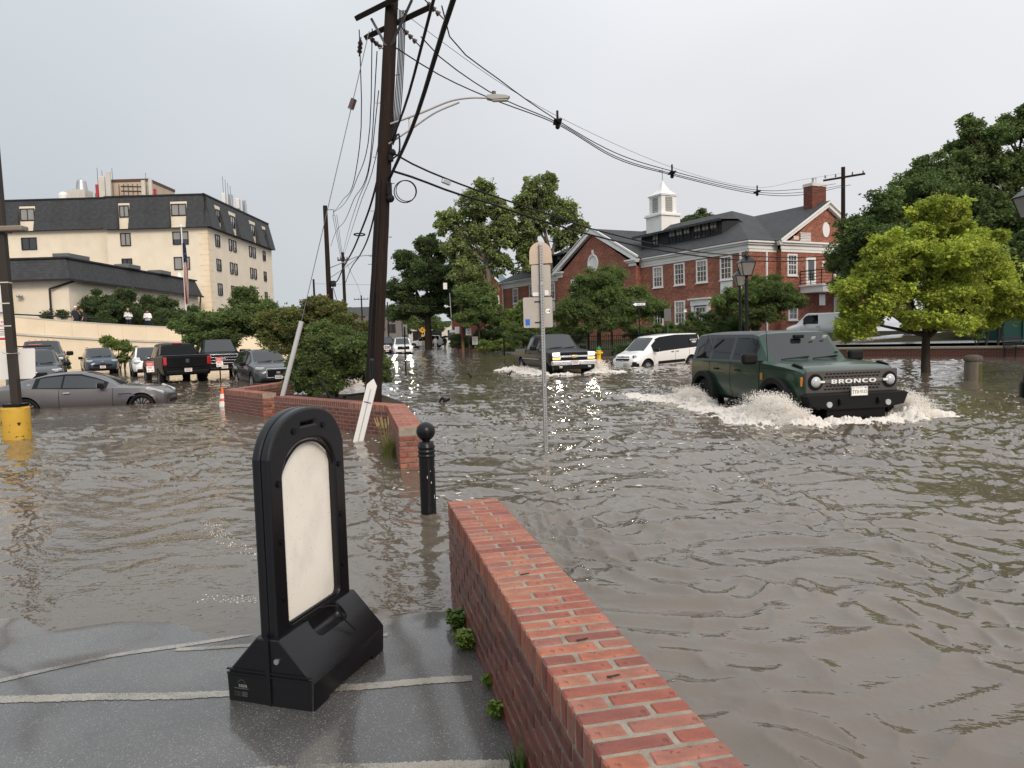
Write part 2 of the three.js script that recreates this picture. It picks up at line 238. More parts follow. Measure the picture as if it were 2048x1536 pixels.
// a window: frame (with glazing bars) as the part, its pane as the sub-part; faces +z of its own axes
function windowPart(parent, w, h, x, y, z, ry, o = {}) {
  const key = JSON.stringify([w.toFixed(2), h.toFixed(2), o.frame ?? 'w', o.cols, o.rows, o.sill, o.curtain]);
  if (!winCache[key]) {
    const f = mb(), t = o.t ?? 0.09, d = 0.12;
    f.box(t, h, d, -w / 2 + t / 2, 0, 0).box(t, h, d, w / 2 - t / 2, 0, 0).box(w - 2 * t, t, d, 0, h / 2 - t / 2, 0).box(w - 2 * t, t, d, 0, -h / 2 + t / 2, 0);
    const cols = o.cols ?? 2, rows = o.rows ?? 2;
    for (let i = 1; i < cols; i++) f.box(o.bar ?? 0.035, h - 2 * t, 0.06, -w / 2 + t + (w - 2 * t) * i / cols, 0, 0);
    for (let i = 1; i < rows; i++) f.box(w - 2 * t, i === rows / 2 ? 0.06 : (o.bar ?? 0.03), 0.058, 0, -h / 2 + t + (h - 2 * t) * i / rows, 0);
    if (o.sill !== false) f.box(w + 0.12, 0.08, 0.2, 0, -h / 2 - 0.042, 0.03);
    const p = mb().box(w - 2 * t + 0.01, h - 2 * t + 0.01, 0.02, 0, 0, -0.02);
    const c = o.curtain ? mb().box(w - 2 * t, (h - 2 * t) * o.curtain, 0.014, 0, (h - 2 * t) * (1 - o.curtain) / 2, -0.012).geo() : null;
    winCache[key] = [f.geo(), p.geo(), c];
  }
  const [fg, pg, cg] = winCache[key];
  const f = mesh('window', fg, o.mat ?? M.white, parent); f.position.set(x, y, z); f.rotation.y = ry;
  mesh('pane', pg, o.glass ?? M.glass, f); if (cg) mesh('blind', cg, M.curtain, f);
  return f;
}
{ // ---- cream hotel with a slate mansard
  const h = thing('hotel_building', 'large cream painted brick hotel with tall dark shingled mansard roof', 'building', [-30.67, 0, -75]);
  // local: x to the left is negative, z back is negative; corner at the origin
  mb().box(10.28, 13.8, 20, -5.14, 6.9, -10).build('wall', M.cream, h);
  mb().box(30, 14.5, 16, -25.3, 7.25, -12).build('wall', M.cream, h);
  const bot = 13.65, top = 17.05, s = 0.85, oh = 0.55;
  const dormers = { front: [[-8.37, 0.95], [-2.8, 1.5]], side: [[-3.0, 1.2], [-7.1, 1.8], [-13.4, 1.8], [-17.5, 1.0]], left: [[-20.85, 1.5], [-30, 1.5]] };
  // mansard faces are cut round the recessed dormers: strips between them
  const m = mb();
  const strip = (P, a, b, cuts) => { // P(t, y, out) gives a point; a..b along the face
    let x = a; const list = cuts.map(([c, w]) => [c - w / 2 - 0.1, c + w / 2 + 0.1]).sort((p, q) => p[0] - q[0]);
    const quad = (p, q, y0, y1) => { if (q - p < 0.01) return; const o0 = oh - (oh + s * 0.3) * (y0 - bot) / (top - bot), o1 = oh - (oh + s * 0.3) * (y1 - bot) / (top - bot); m.poly([[P(p, y0, o0), P(q, y0, o0), P(q, y1, o1), P(p, y1, o1)]]); };
    for (const [c0, c1] of list) { quad(x, c0, bot, top); quad(c0, c1, 16.35, top);
      for (const c of [c0, c1]) m.poly([[P(c, bot, -0.4), P(c, bot, oh), P(c, 16.35, oh - (oh + s * 0.3) * (16.35 - bot) / (top - bot)), P(c, 16.35, -0.4)]]);
      { const o = oh - (oh + s * 0.3) * (16.35 - bot) / (top - bot); m.poly([[P(c0, 16.35, -0.4), P(c1, 16.35, -0.4), P(c1, 16.35, o), P(c0, 16.35, o)]]); }
      x = c1; }
    quad(x, b, bot, top);
    m.poly([[P(a, bot, -0.1), P(b, bot, -0.1), P(b, bot, oh), P(a, bot, oh)]]);
  };
  strip((t, y, o) => [t, y, o], -10.28, 0, dormers.front);
  strip((t, y, o) => [o, y, t], -20, 0, dormers.side);
  strip((t, y, o) => [t, y + 0.75, -4 + o], -40, -10.28, dormers.left);
  // the corners of the mansard
  m.poly([[[0, bot, oh], [oh, bot, oh], [-s * 0.3, top, -s * 0.3]], [[0, bot, oh], [-s * 0.3, top, -s * 0.3], [0, top, -s * 0.3]], [[oh, bot, oh], [oh, bot, 0], [-s * 0.3, top, -s * 0.3]], [[oh, bot, 0], [-s * 0.3, top, 0], [-s * 0.3, top, -s * 0.3]]]);
  m.poly([[[-10.28, bot, oh], [-10.28, top, -s * 0.3], [-10.28, top, -4], [-10.28, bot, -4]], [[oh, bot, -20], [-s * 0.3, top, -20], [-8, top, -20], [-8, bot, -20]]]);
  m.poly([[[-40, top + 0.73, -4.2], [-10.28, top + 0.73, -4.2], [-10.28, top + 0.73, -20], [-40, top + 0.73, -20]], [[-10.28, top - 0.02, -4.2], [-10.28, top + 0.73, -4.2], [-10.28, top + 0.73, -20], [-10.28, top - 0.02, -20]], [[-10.28, top - 0.02, -8], [-0.26, top - 0.02, -8], [-0.26, top - 0.02, -20], [-10.28, top - 0.02, -20]], [[-10.28, top - 0.03, -0.26], [-0.26, top - 0.03, -0.26], [-0.26, top - 0.03, -8], [-10.28, top - 0.03, -8]]]);
  const roof = m.build('roof', M.shingle, h); roof.material.side = THREE.DoubleSide;
  const tr = mb(); tr.box(10.3, 0.14, 0.16, -5.3, top, -s * 0.3 + 0.03).box(0.16, 0.14, 20, -s * 0.3 + 0.03, top, -10).box(29.7, 0.14, 0.16, -25.1, top + 0.75, -4 - s * 0.3 + 0.03); tr.build('roof_edge', M.darkFrame, roof);
  // recessed dormer walls
  const dw = (...a) => mb().box(...a).build('dormer_wall', M.cream, h); for (const [c, w] of dormers.front) dw(w + 0.18, 2.7, 0.3, c, 14.98, -0.2); for (const [c, w] of dormers.side) dw(0.3, 2.7, w + 0.18, -0.2, 14.98, c); for (const [c, w] of dormers.left) dw(w + 0.18, 2.7, 0.3, c, 15.73, -4.2);
  const dk = { mat: M.darkFrame, cols: 2, rows: 1, t: 0.08, bar: 0.08, sill: false };
  const front = (x, w, ys, z) => ys.forEach((y, i) => windowPart(h, w, 1.32, x, y, z, 0, { ...dk, curtain: [0.98, 0, 0.98, 0.6][(i + Math.round(-x)) % 4] || undefined }));
  front(-8.37, 1.05, [12.66, 10.07, 7.5, 4.9], 0.03); front(-2.75, 1.62, [12.64, 10.08, 7.5, 4.9], 0.03); front(-20.85, 1.65, [13.1, 10.5, 7.9], -3.97); front(-30, 1.65, [13.1, 10.5], -3.97);
  for (const [c, w] of dormers.front) windowPart(h, w + 0.05, 1.22, c, 15.5, -0.04, 0, { ...dk, curtain: 0.97 });
  for (const [c, w] of dormers.left) windowPart(h, w + 0.05, 1.3, c, 16.2, -4.03, 0, { ...dk, curtain: 0.97 });
  for (const [c, w] of dormers.side) windowPart(h, w * 0.8, 1.3, -0.03, 15.3, c, Math.PI / 2, { ...dk, curtain: 0.5 });
  for (const y of [12.6, 10.06, 7.5, 4.9]) { windowPart(h, 1.15, 1.26, 0.03, y, -2.45, Math.PI / 2, { ...dk, curtain: 0.4 }); for (const c of [-6.6, -12.8]) for (const q of [-0.62, 0.62]) windowPart(h, 0.85, 1.26, 0.03, y, c + q, Math.PI / 2, { ...dk, cols: 1, curtain: 0.6 }); windowPart(h, 0.95, 1.2, 0.03, y, -16.95, Math.PI / 2, { ...dk, curtain: 0.4 }); }
  const q = mb(); for (let i = 0; i < 24; i++) q.box(i % 2 ? 0.9 : 0.62, 0.52, 0.03, -(i % 2 ? 0.45 : 0.31), 0.9 + i * 0.54, 0.016).box(0.03, 0.52, i % 2 ? 0.62 : 0.9, 0.016, 0.9 + i * 0.54, -(i % 2 ? 0.31 : 0.45)); q.build('quoin', M.creamPlain, h);
}
{ // rooftop plant and antennas of the hotel
  const p = thing('rooftop_penthouse', 'small tan rooftop penthouse ringed by antennas above the hotel mansard', 'penthouse', [-41.4, 17.2, -80]);
  mb().box(4.4, 2.5, 6, 0.3, 1.25, -3.4).build('wall', std([0.62, 0.5, 0.38], 0.8, { map: grimeTex }), p); mb().box(4.5, 0.3, 6.1, 0.3, 2.6, -3.4).build('roof_edge', std([0.1, 0.055, 0.045], 0.7), p);
  for (const [x, z, hh, mt, w] of [[-2.75, 0.4, 2.1, M.tail, 0.3], [-2.1, 0.6, 2.9, M.offwhite, 0.65], [-1.3, 0.7, 3.4, M.offwhite, 0.4], [2.2, 0.3, 2.4, M.offwhite, 0.4], [2.8, 0, 2.6, M.offwhite, 0.35], [3.1, -0.4, 1.6, M.tail, 0.3]]) mb().rbox(w, hh, 0.3, 0.05, x, hh / 2, z).build('antenna_panel', mt, p);
  const w = mb(); for (const [x, hh] of [[-2.7, 3.9], [-2.2, 3.6], [-1.1, 3.8], [2.5, 3.2]]) w.bar([x, 0, 0.3], [x, hh, 0.3], 0.025, 5); for (let i = 0; i < 4; i++) w.bar([-0.6, 0.5 + i * 0.5, -0.35], [1.6, 0.4 + i * 0.5, -0.35], 0.05, 5); for (let i = 0; i < 5; i++) w.bar([-0.8 + i * 0.5, 0, -0.35], [-0.8 + i * 0.5, 2.2, -0.35], 0.04, 5); w.build('mast', M.darkMetal, p);
  const v = thing('roof_vent_unit', 'pale roof exhaust fan unit beside the antennas on the hotel roof', 'roof vent', [-47.4, 17.7, -82]);
  mb().box(1.9, 1.5, 1.6, 0, 0.75, 0).build('housing', M.offwhite, v); mb().cyl(0.5, 0.62, 0.9, 14, 0.2, 1.9, 0).sph(0.5, 12, 0.2, 2.35, 0).build('cowl', M.silver, v);
  const v2 = thing('roof_vent_unit', 'short round white vent cap at the hotel roof edge', 'roof vent', [-49.3, 17.7, -82]); mb().cyl(0.55, 0.65, 0.9, 14, 0, 0.45, 0).sph(0.55, 12, 0, 0.9, 0).build('cowl', M.white, v2);
  const v3 = thing('roof_vent_unit', 'shiny silver roof drum between the antennas and exhaust fan', 'roof vent', [-45.3, 17.7, -82]); mb().cyl(0.45, 0.45, 1.1, 16, 0, 0.55, 0).build('cowl', M.silver, v3);
  const a = thing('antenna_cluster', 'small cluster of silver antennas on the receding hotel roof edge', 'antenna', [-31.5, 17, -82]);
  for (let i = 0; i < 7; i++) mb().rbox(0.4, 1.2 + 0.4 * ((i * 7) % 3) / 2, 0.3, 0.06, 0.3 * (i % 2), 0.9, -i * 1.1).build('antenna_panel', i % 3 ? M.silver : M.white, a);
  const w2 = mb(); for (let i = 0; i < 4; i++) w2.bar([0, 0, -i * 0.7], [0, 3.3 - i * 0.2, -i * 0.7], 0.025, 5); w2.build('mast', M.darkMetal, a);
}
{ // ---- low cream annex with a mansard of slates in front of the hotel
  const b = thing('annex_building', 'low cream annex with dark slate mansard in front of the hotel', 'building', [-31.45, 0, -52]);
  mb().box(14, 6.6, 21.5, -7, 3.3, -10.9).build('wall', M.cream, b);
  const e = 0.5, y0 = 6.55, y1 = 8.1, m = mb();
  m.poly([[[-14, y0, e], [e, y0, e], [0.0, y1, 0], [-14, y1, 0]], [[e, y0, e], [e, y0, -21.7], [0, y1, -21.2], [0, y1, 0]], [[e, y0, -21.7], [-1, y0, -21.7], [-1, y1, -21.2], [0, y1, -21.2]], [[-14, y1, 0], [0, y1, 0], [0, y1, -21.2], [-14, y1, -21.2]], [[-14, y0, -0.2], [e, y0, -0.2], [e, y0, e], [-14, y0, e]], [[-0.2, y0, -21.7], [e, y0, -21.7], [e, y0, e], [-0.2, y0, e]]]);
  const roof = m.build('roof', M.shingle, b);
  mb().box(14.5, 0.12, 0.2, -7, y1 + 0.03, 0.03).box(0.2, 0.12, 21.4, 0.03, y1 + 0.03, -10.7).box(14.6, 0.14, 0.14, -6.8, y0 - 0.02, e + 0.02).box(0.14, 0.14, 22.3, e + 0.02, y0 - 0.02, -10.6).build('gutter', M.darkFrame, roof);
  const dn = mb(); dn.bar([0.45, y0 - 0.1, -0.1], [-1.2, y0 - 0.6, 0.1], 0.07, 8).bar([-1.2, y0 - 0.6, 0.1], [-1.2, 2.5, 0.1], 0.07, 8); dn.build('downpipe', M.darkFrame, b); mb().bar([0.45, y0, -21.3], [0.15, y0 - 2.5, -21.3], 0.07, 8).build('downpipe', M.darkFrame, b);
  for (const [x, z, w] of [[-0.5, -1.6, 2.6], [-0.3, -9, 2.0], [-0.3, -14.5, 2.0]]) { mb().rbox(1.2, 0.35, w, 0.05, x, y1 + 0.22, z).build('roof_hatch', std([0.12, 0.13, 0.13], 0.7), b); }
  mb().cyl(0.1, 0.36, 0.6, 12, -0.3, y1 + 0.3, -18.5).build('vent_cone', M.white, b);
  mb().rbox(0.3, 0.2, 0.2, 0.05, -3.3, 5.45, 0.1).sph(0.1, 8, -3.42, 5.5, 0.22).sph(0.1, 8, -3.18, 5.5, 0.22).build('floodlight', M.silver, b);
  const sg = thing('wall_sign', 'white sign box at the very left end of the annex wall', 'sign', [-36.1, 5.3, -51.4]); mb().rbox(3.4, 1.9, 0.25, 0.04, -1, 0, 0).build('panel', M.white, sg); mb().box(2.2, 2.2, 0.1, -0.5, -2.1, 0).build('lower_panel', std([0.5, 0.55, 0.6], 0.5, { map: grimeTex }), sg);
}
{ // flagpole with a limp striped flag
  const f = thing('flagpole', 'white flagpole with a furled stars and stripes flag before the hotel corner', 'flagpole', [-26.2, 1.7, -59]);
  mb().cyl(0.05, 0.08, 10.2, 10, 0, 4.3, 0).sph(0.14, 10, 0, 9.5, 0).build('pole', M.white, f);
  const n = 26, g = new THREE.PlaneGeometry(1, 1, 14, n), p = g.attributes.position;
  for (let i = 0; i < p.count; i++) { const u = p.getX(i) + 0.5, v = 0.5 - p.getY(i), w = 0.14 + 0.1 * Math.sin(v * 3.1); p.setXYZ(i, 0.06 + w * u * (1.3 - 0.2 * v), 8.2 - v * 4.9, 0.14 * Math.sin(u * 13 + v * 2)); }
  g.computeVertexNormals();
  const ft = canvasTex(128, 256, (c, w, h) => { for (let i = 0; i < 9; i++) { c.fillStyle = i % 2 ? '#d9d2c8' : '#8d2430'; c.fillRect(i * w / 9, 0, w / 9 + 1, h); } c.fillStyle = '#2a3350'; c.fillRect(0, 0, w, h * 0.32); c.fillStyle = '#d8d8d8'; for (let i = 0; i < 30; i++) c.fillRect((i * 37) % w, (i * 23) % (h * 0.38), 4, 4); });
  const fl = mesh('flag', g, std(0xffffff, 0.85, { map: ft, side: THREE.DoubleSide }), f); fl.material.side = THREE.DoubleSide;
}
{ // ---- ramp with its parapet
  const A = V(-34.5, 0, -45), B = V(-25.2, 0, -57), d = B.clone().sub(A), L = d.length(), ang = Math.atan2(-d.z, d.x);
  const top = (t) => 4.2 - 1.9 * t + 0.7 * t * t;
  const r = new THREE.Mesh(mb().poly([[[-40, 3.2, -42], [-34.4, 3.15, -45.2], [-25, 1.95, -57], [-25, 1.95, -64], [-31.3, 2.5, -62], [-31.3, 2.8, -51], [-40, 3.2, -51]]]).geo(), M.asphalt); r.name = 'ramp'; r.material.side = THREE.DoubleSide; structure(r);
  const w = thing('retaining_wall', 'long cream parapet wall of the ramp above the parked cars', 'wall', [A.x, 0, A.z], ang);
  const n = 9, gap = 0.03;
  for (let i = 0; i < n; i++) { const a = L * i / n + gap / 2, b = L * (i + 1) / n - gap / 2, ya = top(i / n), yb = top((i + 1) / n), h = 1.0; const s = [[a, ya - h], [b, yb - h], [b, yb], [a, ya]]; mb().ext(s, 0.28, 0.012, 0, 0, -0.14).build('parapet_panel', M.creamPlain, w); }
  const lower = []; const ledge = []; for (let i = 0; i <= 12; i++) { lower.push([L * i / 12, top(i / 12) - 1.02]); }
  mb().ext([[0, -0.3], [L, -0.3], ...lower.slice().reverse()], 0.3, 0, 0, 0, -0.2).build('wall_face', M.creamPlain, w);
  const lm = mb(); for (let i = 0; i < 12; i++) lm.beam([lower[i][0], lower[i][1] - 0.06, 0.13], [lower[i + 1][0], lower[i + 1][1] - 0.06, 0.13], 0.13, 0.14); lm.build('ledge', M.offwhite, w);
  const cap = mb(); for (let i = 0; i < 12; i++) cap.beam([lower[i][0], lower[i][1] + 1.06, 0], [lower[i + 1][0], lower[i + 1][1] + 1.06, 0], 0.07, 0.36); cap.build('coping', M.offwhite, w);
  // the low wall that carries on to the right behind the trees
  const w2 = thing('retaining_wall', 'low cream wall half hidden behind the leafy trees beyond the pickup', 'wall', [-25.2, 0, -57], 0.35); mb().box(14, 2.9, 0.3, 7, 1.0, 0).build('wall_face', M.creamPlain, w2); mb().box(14.1, 0.1, 0.4, 7, 2.5, 0).build('coping', M.offwhite, w2);
  const rail = thing('handrail', 'dark metal handrail climbing the ramp behind the parapet', 'railing', [-33, 3.6, -50.8]);
  mb().bar([-2, 0.6, 0.2], [3.4, 0.2, -1.4], 0.05, 6).bar([-2, 0.6, 0.2], [-2, -0.6, 0.2], 0.04).bar([3.4, 0.2, -1.4], [3.4, -0.8, -1.4], 0.04).bar([0.7, 0.4, -0.6], [0.7, -0.7, -0.6], 0.04).build('rail', M.darkFrame, rail);
}
const TH = 28 * Math.PI / 180, KX = 19.05, KZ = -58;
const bpt = (x, y, z) => [KX + x * Math.cos(TH) + z * Math.sin(TH), y, KZ - x * Math.sin(TH) + z * Math.cos(TH)];
{ // ---- red brick building with white cornice and cupola
  const b = thing('brick_building', 'two storey red brick building with white cornice, gables and dark shingle roof', 'building', [KX, 0, KZ], TH);
  const E = 8.0, W = 14, gz0 = -13.6, gz1 = -27.7, ez = -42.5, pk = 12.1;
  mb().box(W, E + 0.2, 42.5, W / 2, E / 2 - 0.1, -21.25).build('wall', M.redBrick, b);
  // central pavilion with its gable, projecting from the long front
  const pav = mb(); pav.box(0.6, E + 0.2, gz0 - gz1, -0.3, E / 2 - 0.1, (gz0 + gz1) / 2); pav.poly([[[-0.6, E, gz1], [-0.6, E, gz0], [-0.6, pk - 0.25, (gz0 + gz1) / 2]]]); pav.build('pavilion_wall', M.redBrick, b);
  // end pavilion with gable
  const gx0 = 3.1, gx1 = 13.7, gx = (gx0 + gx1) / 2, gp = 11.75; const ep = mb(); ep.box(gx1 - gx0, E + 0.2, 0.5, gx, E / 2 - 0.1, 0.25); ep.poly([[[gx0, E, 0.5], [gx1, E, 0.5], [gx, gp - 0.15, 0.5]]]); ep.build('gable_wall', M.redBrick, b);
  // cornice in three steps round the eaves
  const run = (x0, z0, x1, z1, nx, nz) => { const c = mb(); for (const [y, hh, o] of [[E + 0.16, 0.32, 0.1], [E + 0.4, 0.16, 0.26], [E + 0.55, 0.14, 0.42]]) { const a = [x0 + nx * o / 2, y, z0 + nz * o / 2], q = [x1 + nx * o / 2, y, z1 + nz * o / 2]; const len = Math.hypot(x1 - x0, z1 - z0) + (nx ? 0 : 0) + 2 * o * 0.95; c.box(nx ? o : len, hh - 0.004, nx ? len : o, (a[0] + q[0]) / 2, y, (a[2] + q[2]) / 2); } c.build('cornice', M.white, b); };
  run(0, 0, 0, gz0, -1, 0); run(-0.6, gz0, -0.6, gz0 - 0.9, -1, 0); run(-0.6, gz1 + 0.9, -0.6, gz1, -1, 0); run(0, gz1, 0, ez, -1, 0); run(0, 0, gx0, 0, 0, 1); run(gx0, 0.5, gx1, 0.5, 0, 1); run(0, ez, W, ez, 0, -1);
  for (const a of [[0.05, 0.22, 13.5, -0.025, E - 0.11, -6.8], [3.1, 0.22, 0.05, 1.55, E - 0.11, 0.025], [0.05, 0.22, 14.6, -0.025, E - 0.11, -35.1], [gx1 - gx0, 0.22, 0.05, gx, E - 0.11, 0.525]]) mb().box(...a).build('frieze', M.white, b);
  // rakes of the gables
  const zc = (gz0 + gz1) / 2; for (const s of [gz0 + 0.55, gz1 - 0.55]) { const rk = mb(); rk.beam([-0.78, E + 0.45, s], [-0.78, pk + 0.05, zc], 0.4, 0.32).beam([-0.86, E + 0.66, s], [-0.86, pk + 0.28, zc], 0.16, 0.5).build('rake', M.white, b); } for (const s of [gx0 - 0.5, gx1 + 0.5]) { const rk = mb(); rk.beam([s, E + 0.45, 0.68], [gx, gp + 0.05, 0.68], 0.36, 0.32).beam([s, E + 0.64, 0.76], [gx, gp + 0.26, 0.76], 0.15, 0.48).build('rake', M.white, b); }
  // roofs
  const R = E + 0.66, rid = 12.75, rx = 7; const m = mb();
  m.poly([[[-0.45, R, 0.45], [-0.45, R, ez - 0.4], [rx, rid, ez + 5], [rx, rid, -8.7]], [[-0.45, R, 0.45], [rx, rid, -8.7], [W + 0.45, R, 0.45]], [[W + 0.45, R, 0.45], [rx, rid, -8.7], [rx, rid, ez + 5], [W + 0.45, R, ez - 0.4]], [[-0.45, R, ez - 0.4], [W + 0.45, R, ez - 0.4], [rx, rid, ez + 5]], [[-0.45, R - 0.02, 0.45], [W + 0.45, R - 0.02, 0.45], [W + 0.45, R - 0.02, ez - 0.4], [-0.45, R - 0.02, ez - 0.4]]]);
  m.poly([[[-1.02, R, gz0 + 0.7], [-1.02, pk + 0.38, zc], [6, pk + 0.38, zc], [6, R, gz0 + 0.7]], [[-1.02, R, gz1 - 0.7], [6, R, gz1 - 0.7], [6, pk + 0.38, zc], [-1.02, pk + 0.38, zc]]]);
  m.poly([[[gx0 - 0.65, R, 0.95], [gx, gp + 0.36, 0.95], [gx, gp + 0.36, -8], [gx0 - 0.65, R, -8]], [[gx1 + 0.65, R, 0.95], [gx1 + 0.65, R, -8], [gx, gp + 0.36, -8], [gx, gp + 0.36, 0.95]]]);
  const roof = m.build('roof', M.shingle, b);
  // long shed dormer on the street slope, then a second one on the far wing
  const dormer = (z0, z1, wins) => {
    const xf = 1.7, yb = 9.7, yt = 11.0, xe = z0 > -10 ? 4.2 : 5.4, d = mb(); d.poly([[[xf, yb, z1], [xf, yb, z0], [xf, yt, z0], [xf, yt, z1]], [[xf, yb, z0], [xe, yt + 0.05, z0], [xf, yt, z0]], [[xf, yb, z1], [xf, yt, z1], [5.4, yt + 0.5, z1]]]); d.build('dormer_wall', std([0.028, 0.03, 0.032], 0.6), b);
    mb().poly([[[xf - 0.7, yt + 0.02, z0 + 0.5], [xe + 0.2, yt + 0.3, z0 - 0.2], [5.6, yt + 0.72, z0 - 2.5], [5.6, yt + 0.72, z1 - 0.1], [xf - 0.7, yt + 0.02, z1 - 0.55]]]).box(0.1, 0.2, z0 - z1 + 1.1, xf - 0.7, yt - 0.02, (z0 + z1) / 2).build('dormer_roof', M.shingle, b);
    for (const z of wins) windowPart(b, 0.95, 1.2, xf - 0.03, 10.45, z, -Math.PI / 2, { mat: M.darkFrame, cols: 2, rows: 2, t: 0.06, sill: false, curtain: 0.5 });
  };
  dormer(-4.6, -15.6, [-5.6, -6.6, -7.6, -9.0, -10.0, -11.0, -13.4]); dormer(-29.5, -40, [-31, -32.1, -33.2, -36, -37.1]);
  // windows
  const U = (z, o = {}) => windowPart(b, 1.35, 1.95, -0.02, 6.7, z, -Math.PI / 2, { cols: 3, rows: 4, t: 0.13, ...o });
  [-11.05, -8.1, -5.25, -2.4].forEach((z, i) => U(z, { curtain: [0.5, 0, 0.25, 0][i] || undefined })); for (const z of [-30, -34.6, -38.85]) U(z, { curtain: 0.5 });
  for (const z of [-11.05, -8.1]) windowPart(b, 1.35, 2.1, -0.02, 3.3, z, -Math.PI / 2, { cols: 3, rows: 4, t: 0.13, curtain: 0.6 });
  for (const z of [-30, -34.6, -38.85]) { windowPart(b, 1.35, 2.0, -0.02, 3.0, z, -Math.PI / 2, { cols: 3, rows: 4, t: 0.13 }); mb().box(0.06, 1.2, 1.2, -0.03, 5.0, z).build('spandrel_panel', M.white, b); }
  mb().box(0.06, 1.0, 1.3, -0.03, 5.1, -2.4).build('spandrel_panel', M.white, b);
  for (const z of [-17, -20.65, -24.3]) windowPart(b, 1.3, 1.95, -0.62, 6.6, z, -Math.PI / 2, { cols: 3, rows: 4, t: 0.13 });
  { const a = mb(); a.lathe([[0.75, 0], [0.95, 0], [0.95, 0.12], [0.75, 0.12], [0.75, 0]], 28, -0.6, 8.9, zc, 0, 0, Math.PI / 2); a.box(0.2, 0.6, 0.28, -0.62, 10.0, zc); a.build('arch_trim', M.white, b); mb().cyl(0.78, 0.78, 0.04, 28, -0.61, 8.9, zc, 0, 0, Math.PI / 2).build('arch_panel', M.white, b); }
  { const d = mb(); d.box(0.25, 2.9, 0.3, -0.1, 2.6, -6.3).box(0.25, 2.9, 0.3, -0.1, 2.6, -4.4).box(0.3, 0.5, 2.3, -0.12, 4.05, -5.35).box(0.45, 0.12, 2.7, -0.2, 4.36, -5.35); const door = d.build('doorcase', M.white, b); mb().box(0.06, 2.2, 1.5, -0.06, 2.6, -5.35).build('door', M.white, door); }
  windowPart(b, 1.2, 1.0, -0.1, 3.15, -5.35, -Math.PI / 2, { cols: 3, rows: 2, t: 0.06, sill: false });
  { const l = mb(); l.bar([-0.02, 3.5, -7.0], [-0.35, 3.55, -7.0], 0.03); l.cyl(0.05, 0.2, 0.25, 10, -0.38, 3.4, -7.0); l.build('wall_lamp', M.white, b); }
  // downpipes
  for (const a of [[0.12, 6.9, 0.14, -0.09, 4.4, -0.75], [0.14, 6.9, 0.12, 1.9, 4.4, 0.09], [0.12, 7.2, 0.14, -0.09, 4.4, -42.2]]) mb().box(...a).build('downpipe', M.white, b);
  // end front: windows, doors, balcony
  windowPart(b, 1.15, 1.75, 4.33, 6.75, 0.52, 0, { cols: 3, rows: 4, t: 0.13 });
  for (const x of [6.5, 9.95]) { const d = mb().box(1.15, 2.3, 0.14, x, 6.25, 0.53).build('balcony_door', M.white, b); mb().box(0.7, 1.7, 0.04, x, 6.35, 0.61).build('pane', M.glass, d); }
  for (const x of [4.4, 9.9, 12.1]) windowPart(b, 1.1, 1.9, x, 3.2, 0.52, 0, { cols: 2, rows: 4, t: 0.13 });
  mb().box(0.75, 0.9, 0.05, 7.9, 3.9, 0.53).build('notice_board', M.silver, b);
  mb().box(7.6, 0.55, 2.2, 9.1, 4.72, 1.6).box(7.9, 0.14, 2.4, 9.1, 5.02, 1.6).build('balcony_slab', M.white, b);
  { const r = mb(); const pts = [[5.2, 0.6], [5.2, 2.65], [13.0, 2.65]]; for (let k = 0; k < 2; k++) { const [p, q] = [pts[k], pts[k + 1]]; for (const y of [5.2, 5.45, 5.7, 5.95, 6.2]) r.bar([p[0], y, p[1]], [q[0], y, q[1]], y === 6.2 ? 0.045 : 0.025); const n = k ? 6 : 2; for (let i = 0; i <= n; i++) r.bar([lerp(p[0], q[0], i / n), 5.05, lerp(p[1], q[1], i / n)], [lerp(p[0], q[0], i / n), 6.2, lerp(p[1], q[1], i / n)], 0.035); } r.build('balcony_railing', M.iron, b); }
  for (const x of [7.9, 9.0]) mb().sph(0.12, 8, x, 7.0, 0.65).box(0.1, 0.3, 0.1, x, 6.8, 0.58).build('balcony_lamp', M.white, b);
  { const o = mb(); o.cyl(0.5, 0.5, 0.06, 28, 0, 0, 0, Math.PI / 2); const g = o.build('oval_panel', M.white, b); g.scale.set(0.85, 1.25, 1); g.position.set(gx, 9.75, 0.53); }
  for (const x of [5.9, 10.9]) { const l = mb(); for (let i = 0; i < 4; i++) l.box(1.2, 0.1, 0.06, x, 8.85 + i * 0.14, 0.55, 0.4); l.box(1.3, 0.05, 0.05, x, 8.74, 0.54).box(1.3, 0.05, 0.05, x, 9.38, 0.54); l.build('louvre_vent', M.white, b); }
  mb().box(0.6, 0.3, 0.05, 4.8, 8.95, 0.53).build('vent_cover', std([0.6, 0.5, 0.42], 0.7), b);
  // chimney
  const ch = mb().box(1.7, 4.0, 0.9, 8.3, 11.45, -0.5).build('chimney', M.darkBrick, b); mb().box(1.8, 0.25, 1.0, 8.3, 13.57, -0.5).build('chimney_cap', M.offwhite, ch); mb().cyl(0.17, 0.2, 0.45, 12, 8.2, 13.9, -0.5).cyl(0.2, 0.2, 0.08, 12, 8.2, 14.15, -0.5).build('chimney_pot', M.silver, ch);
  // cupola
  const cu = mb(), cx = rx, cz = -18.6; cu.box(2.5, 2.0, 2.5, cx, 12.75, cz); cu.box(2.8, 0.18, 2.8, cx, 13.8, cz).box(2.6, 0.12, 2.6, cx, 13.95, cz); cu.box(1.98, 1.9, 1.98, cx, 14.9, cz).box(2.2, 0.14, 2.2, cx, 15.88, cz);
  const cup = cu.build('cupola', M.white, b);
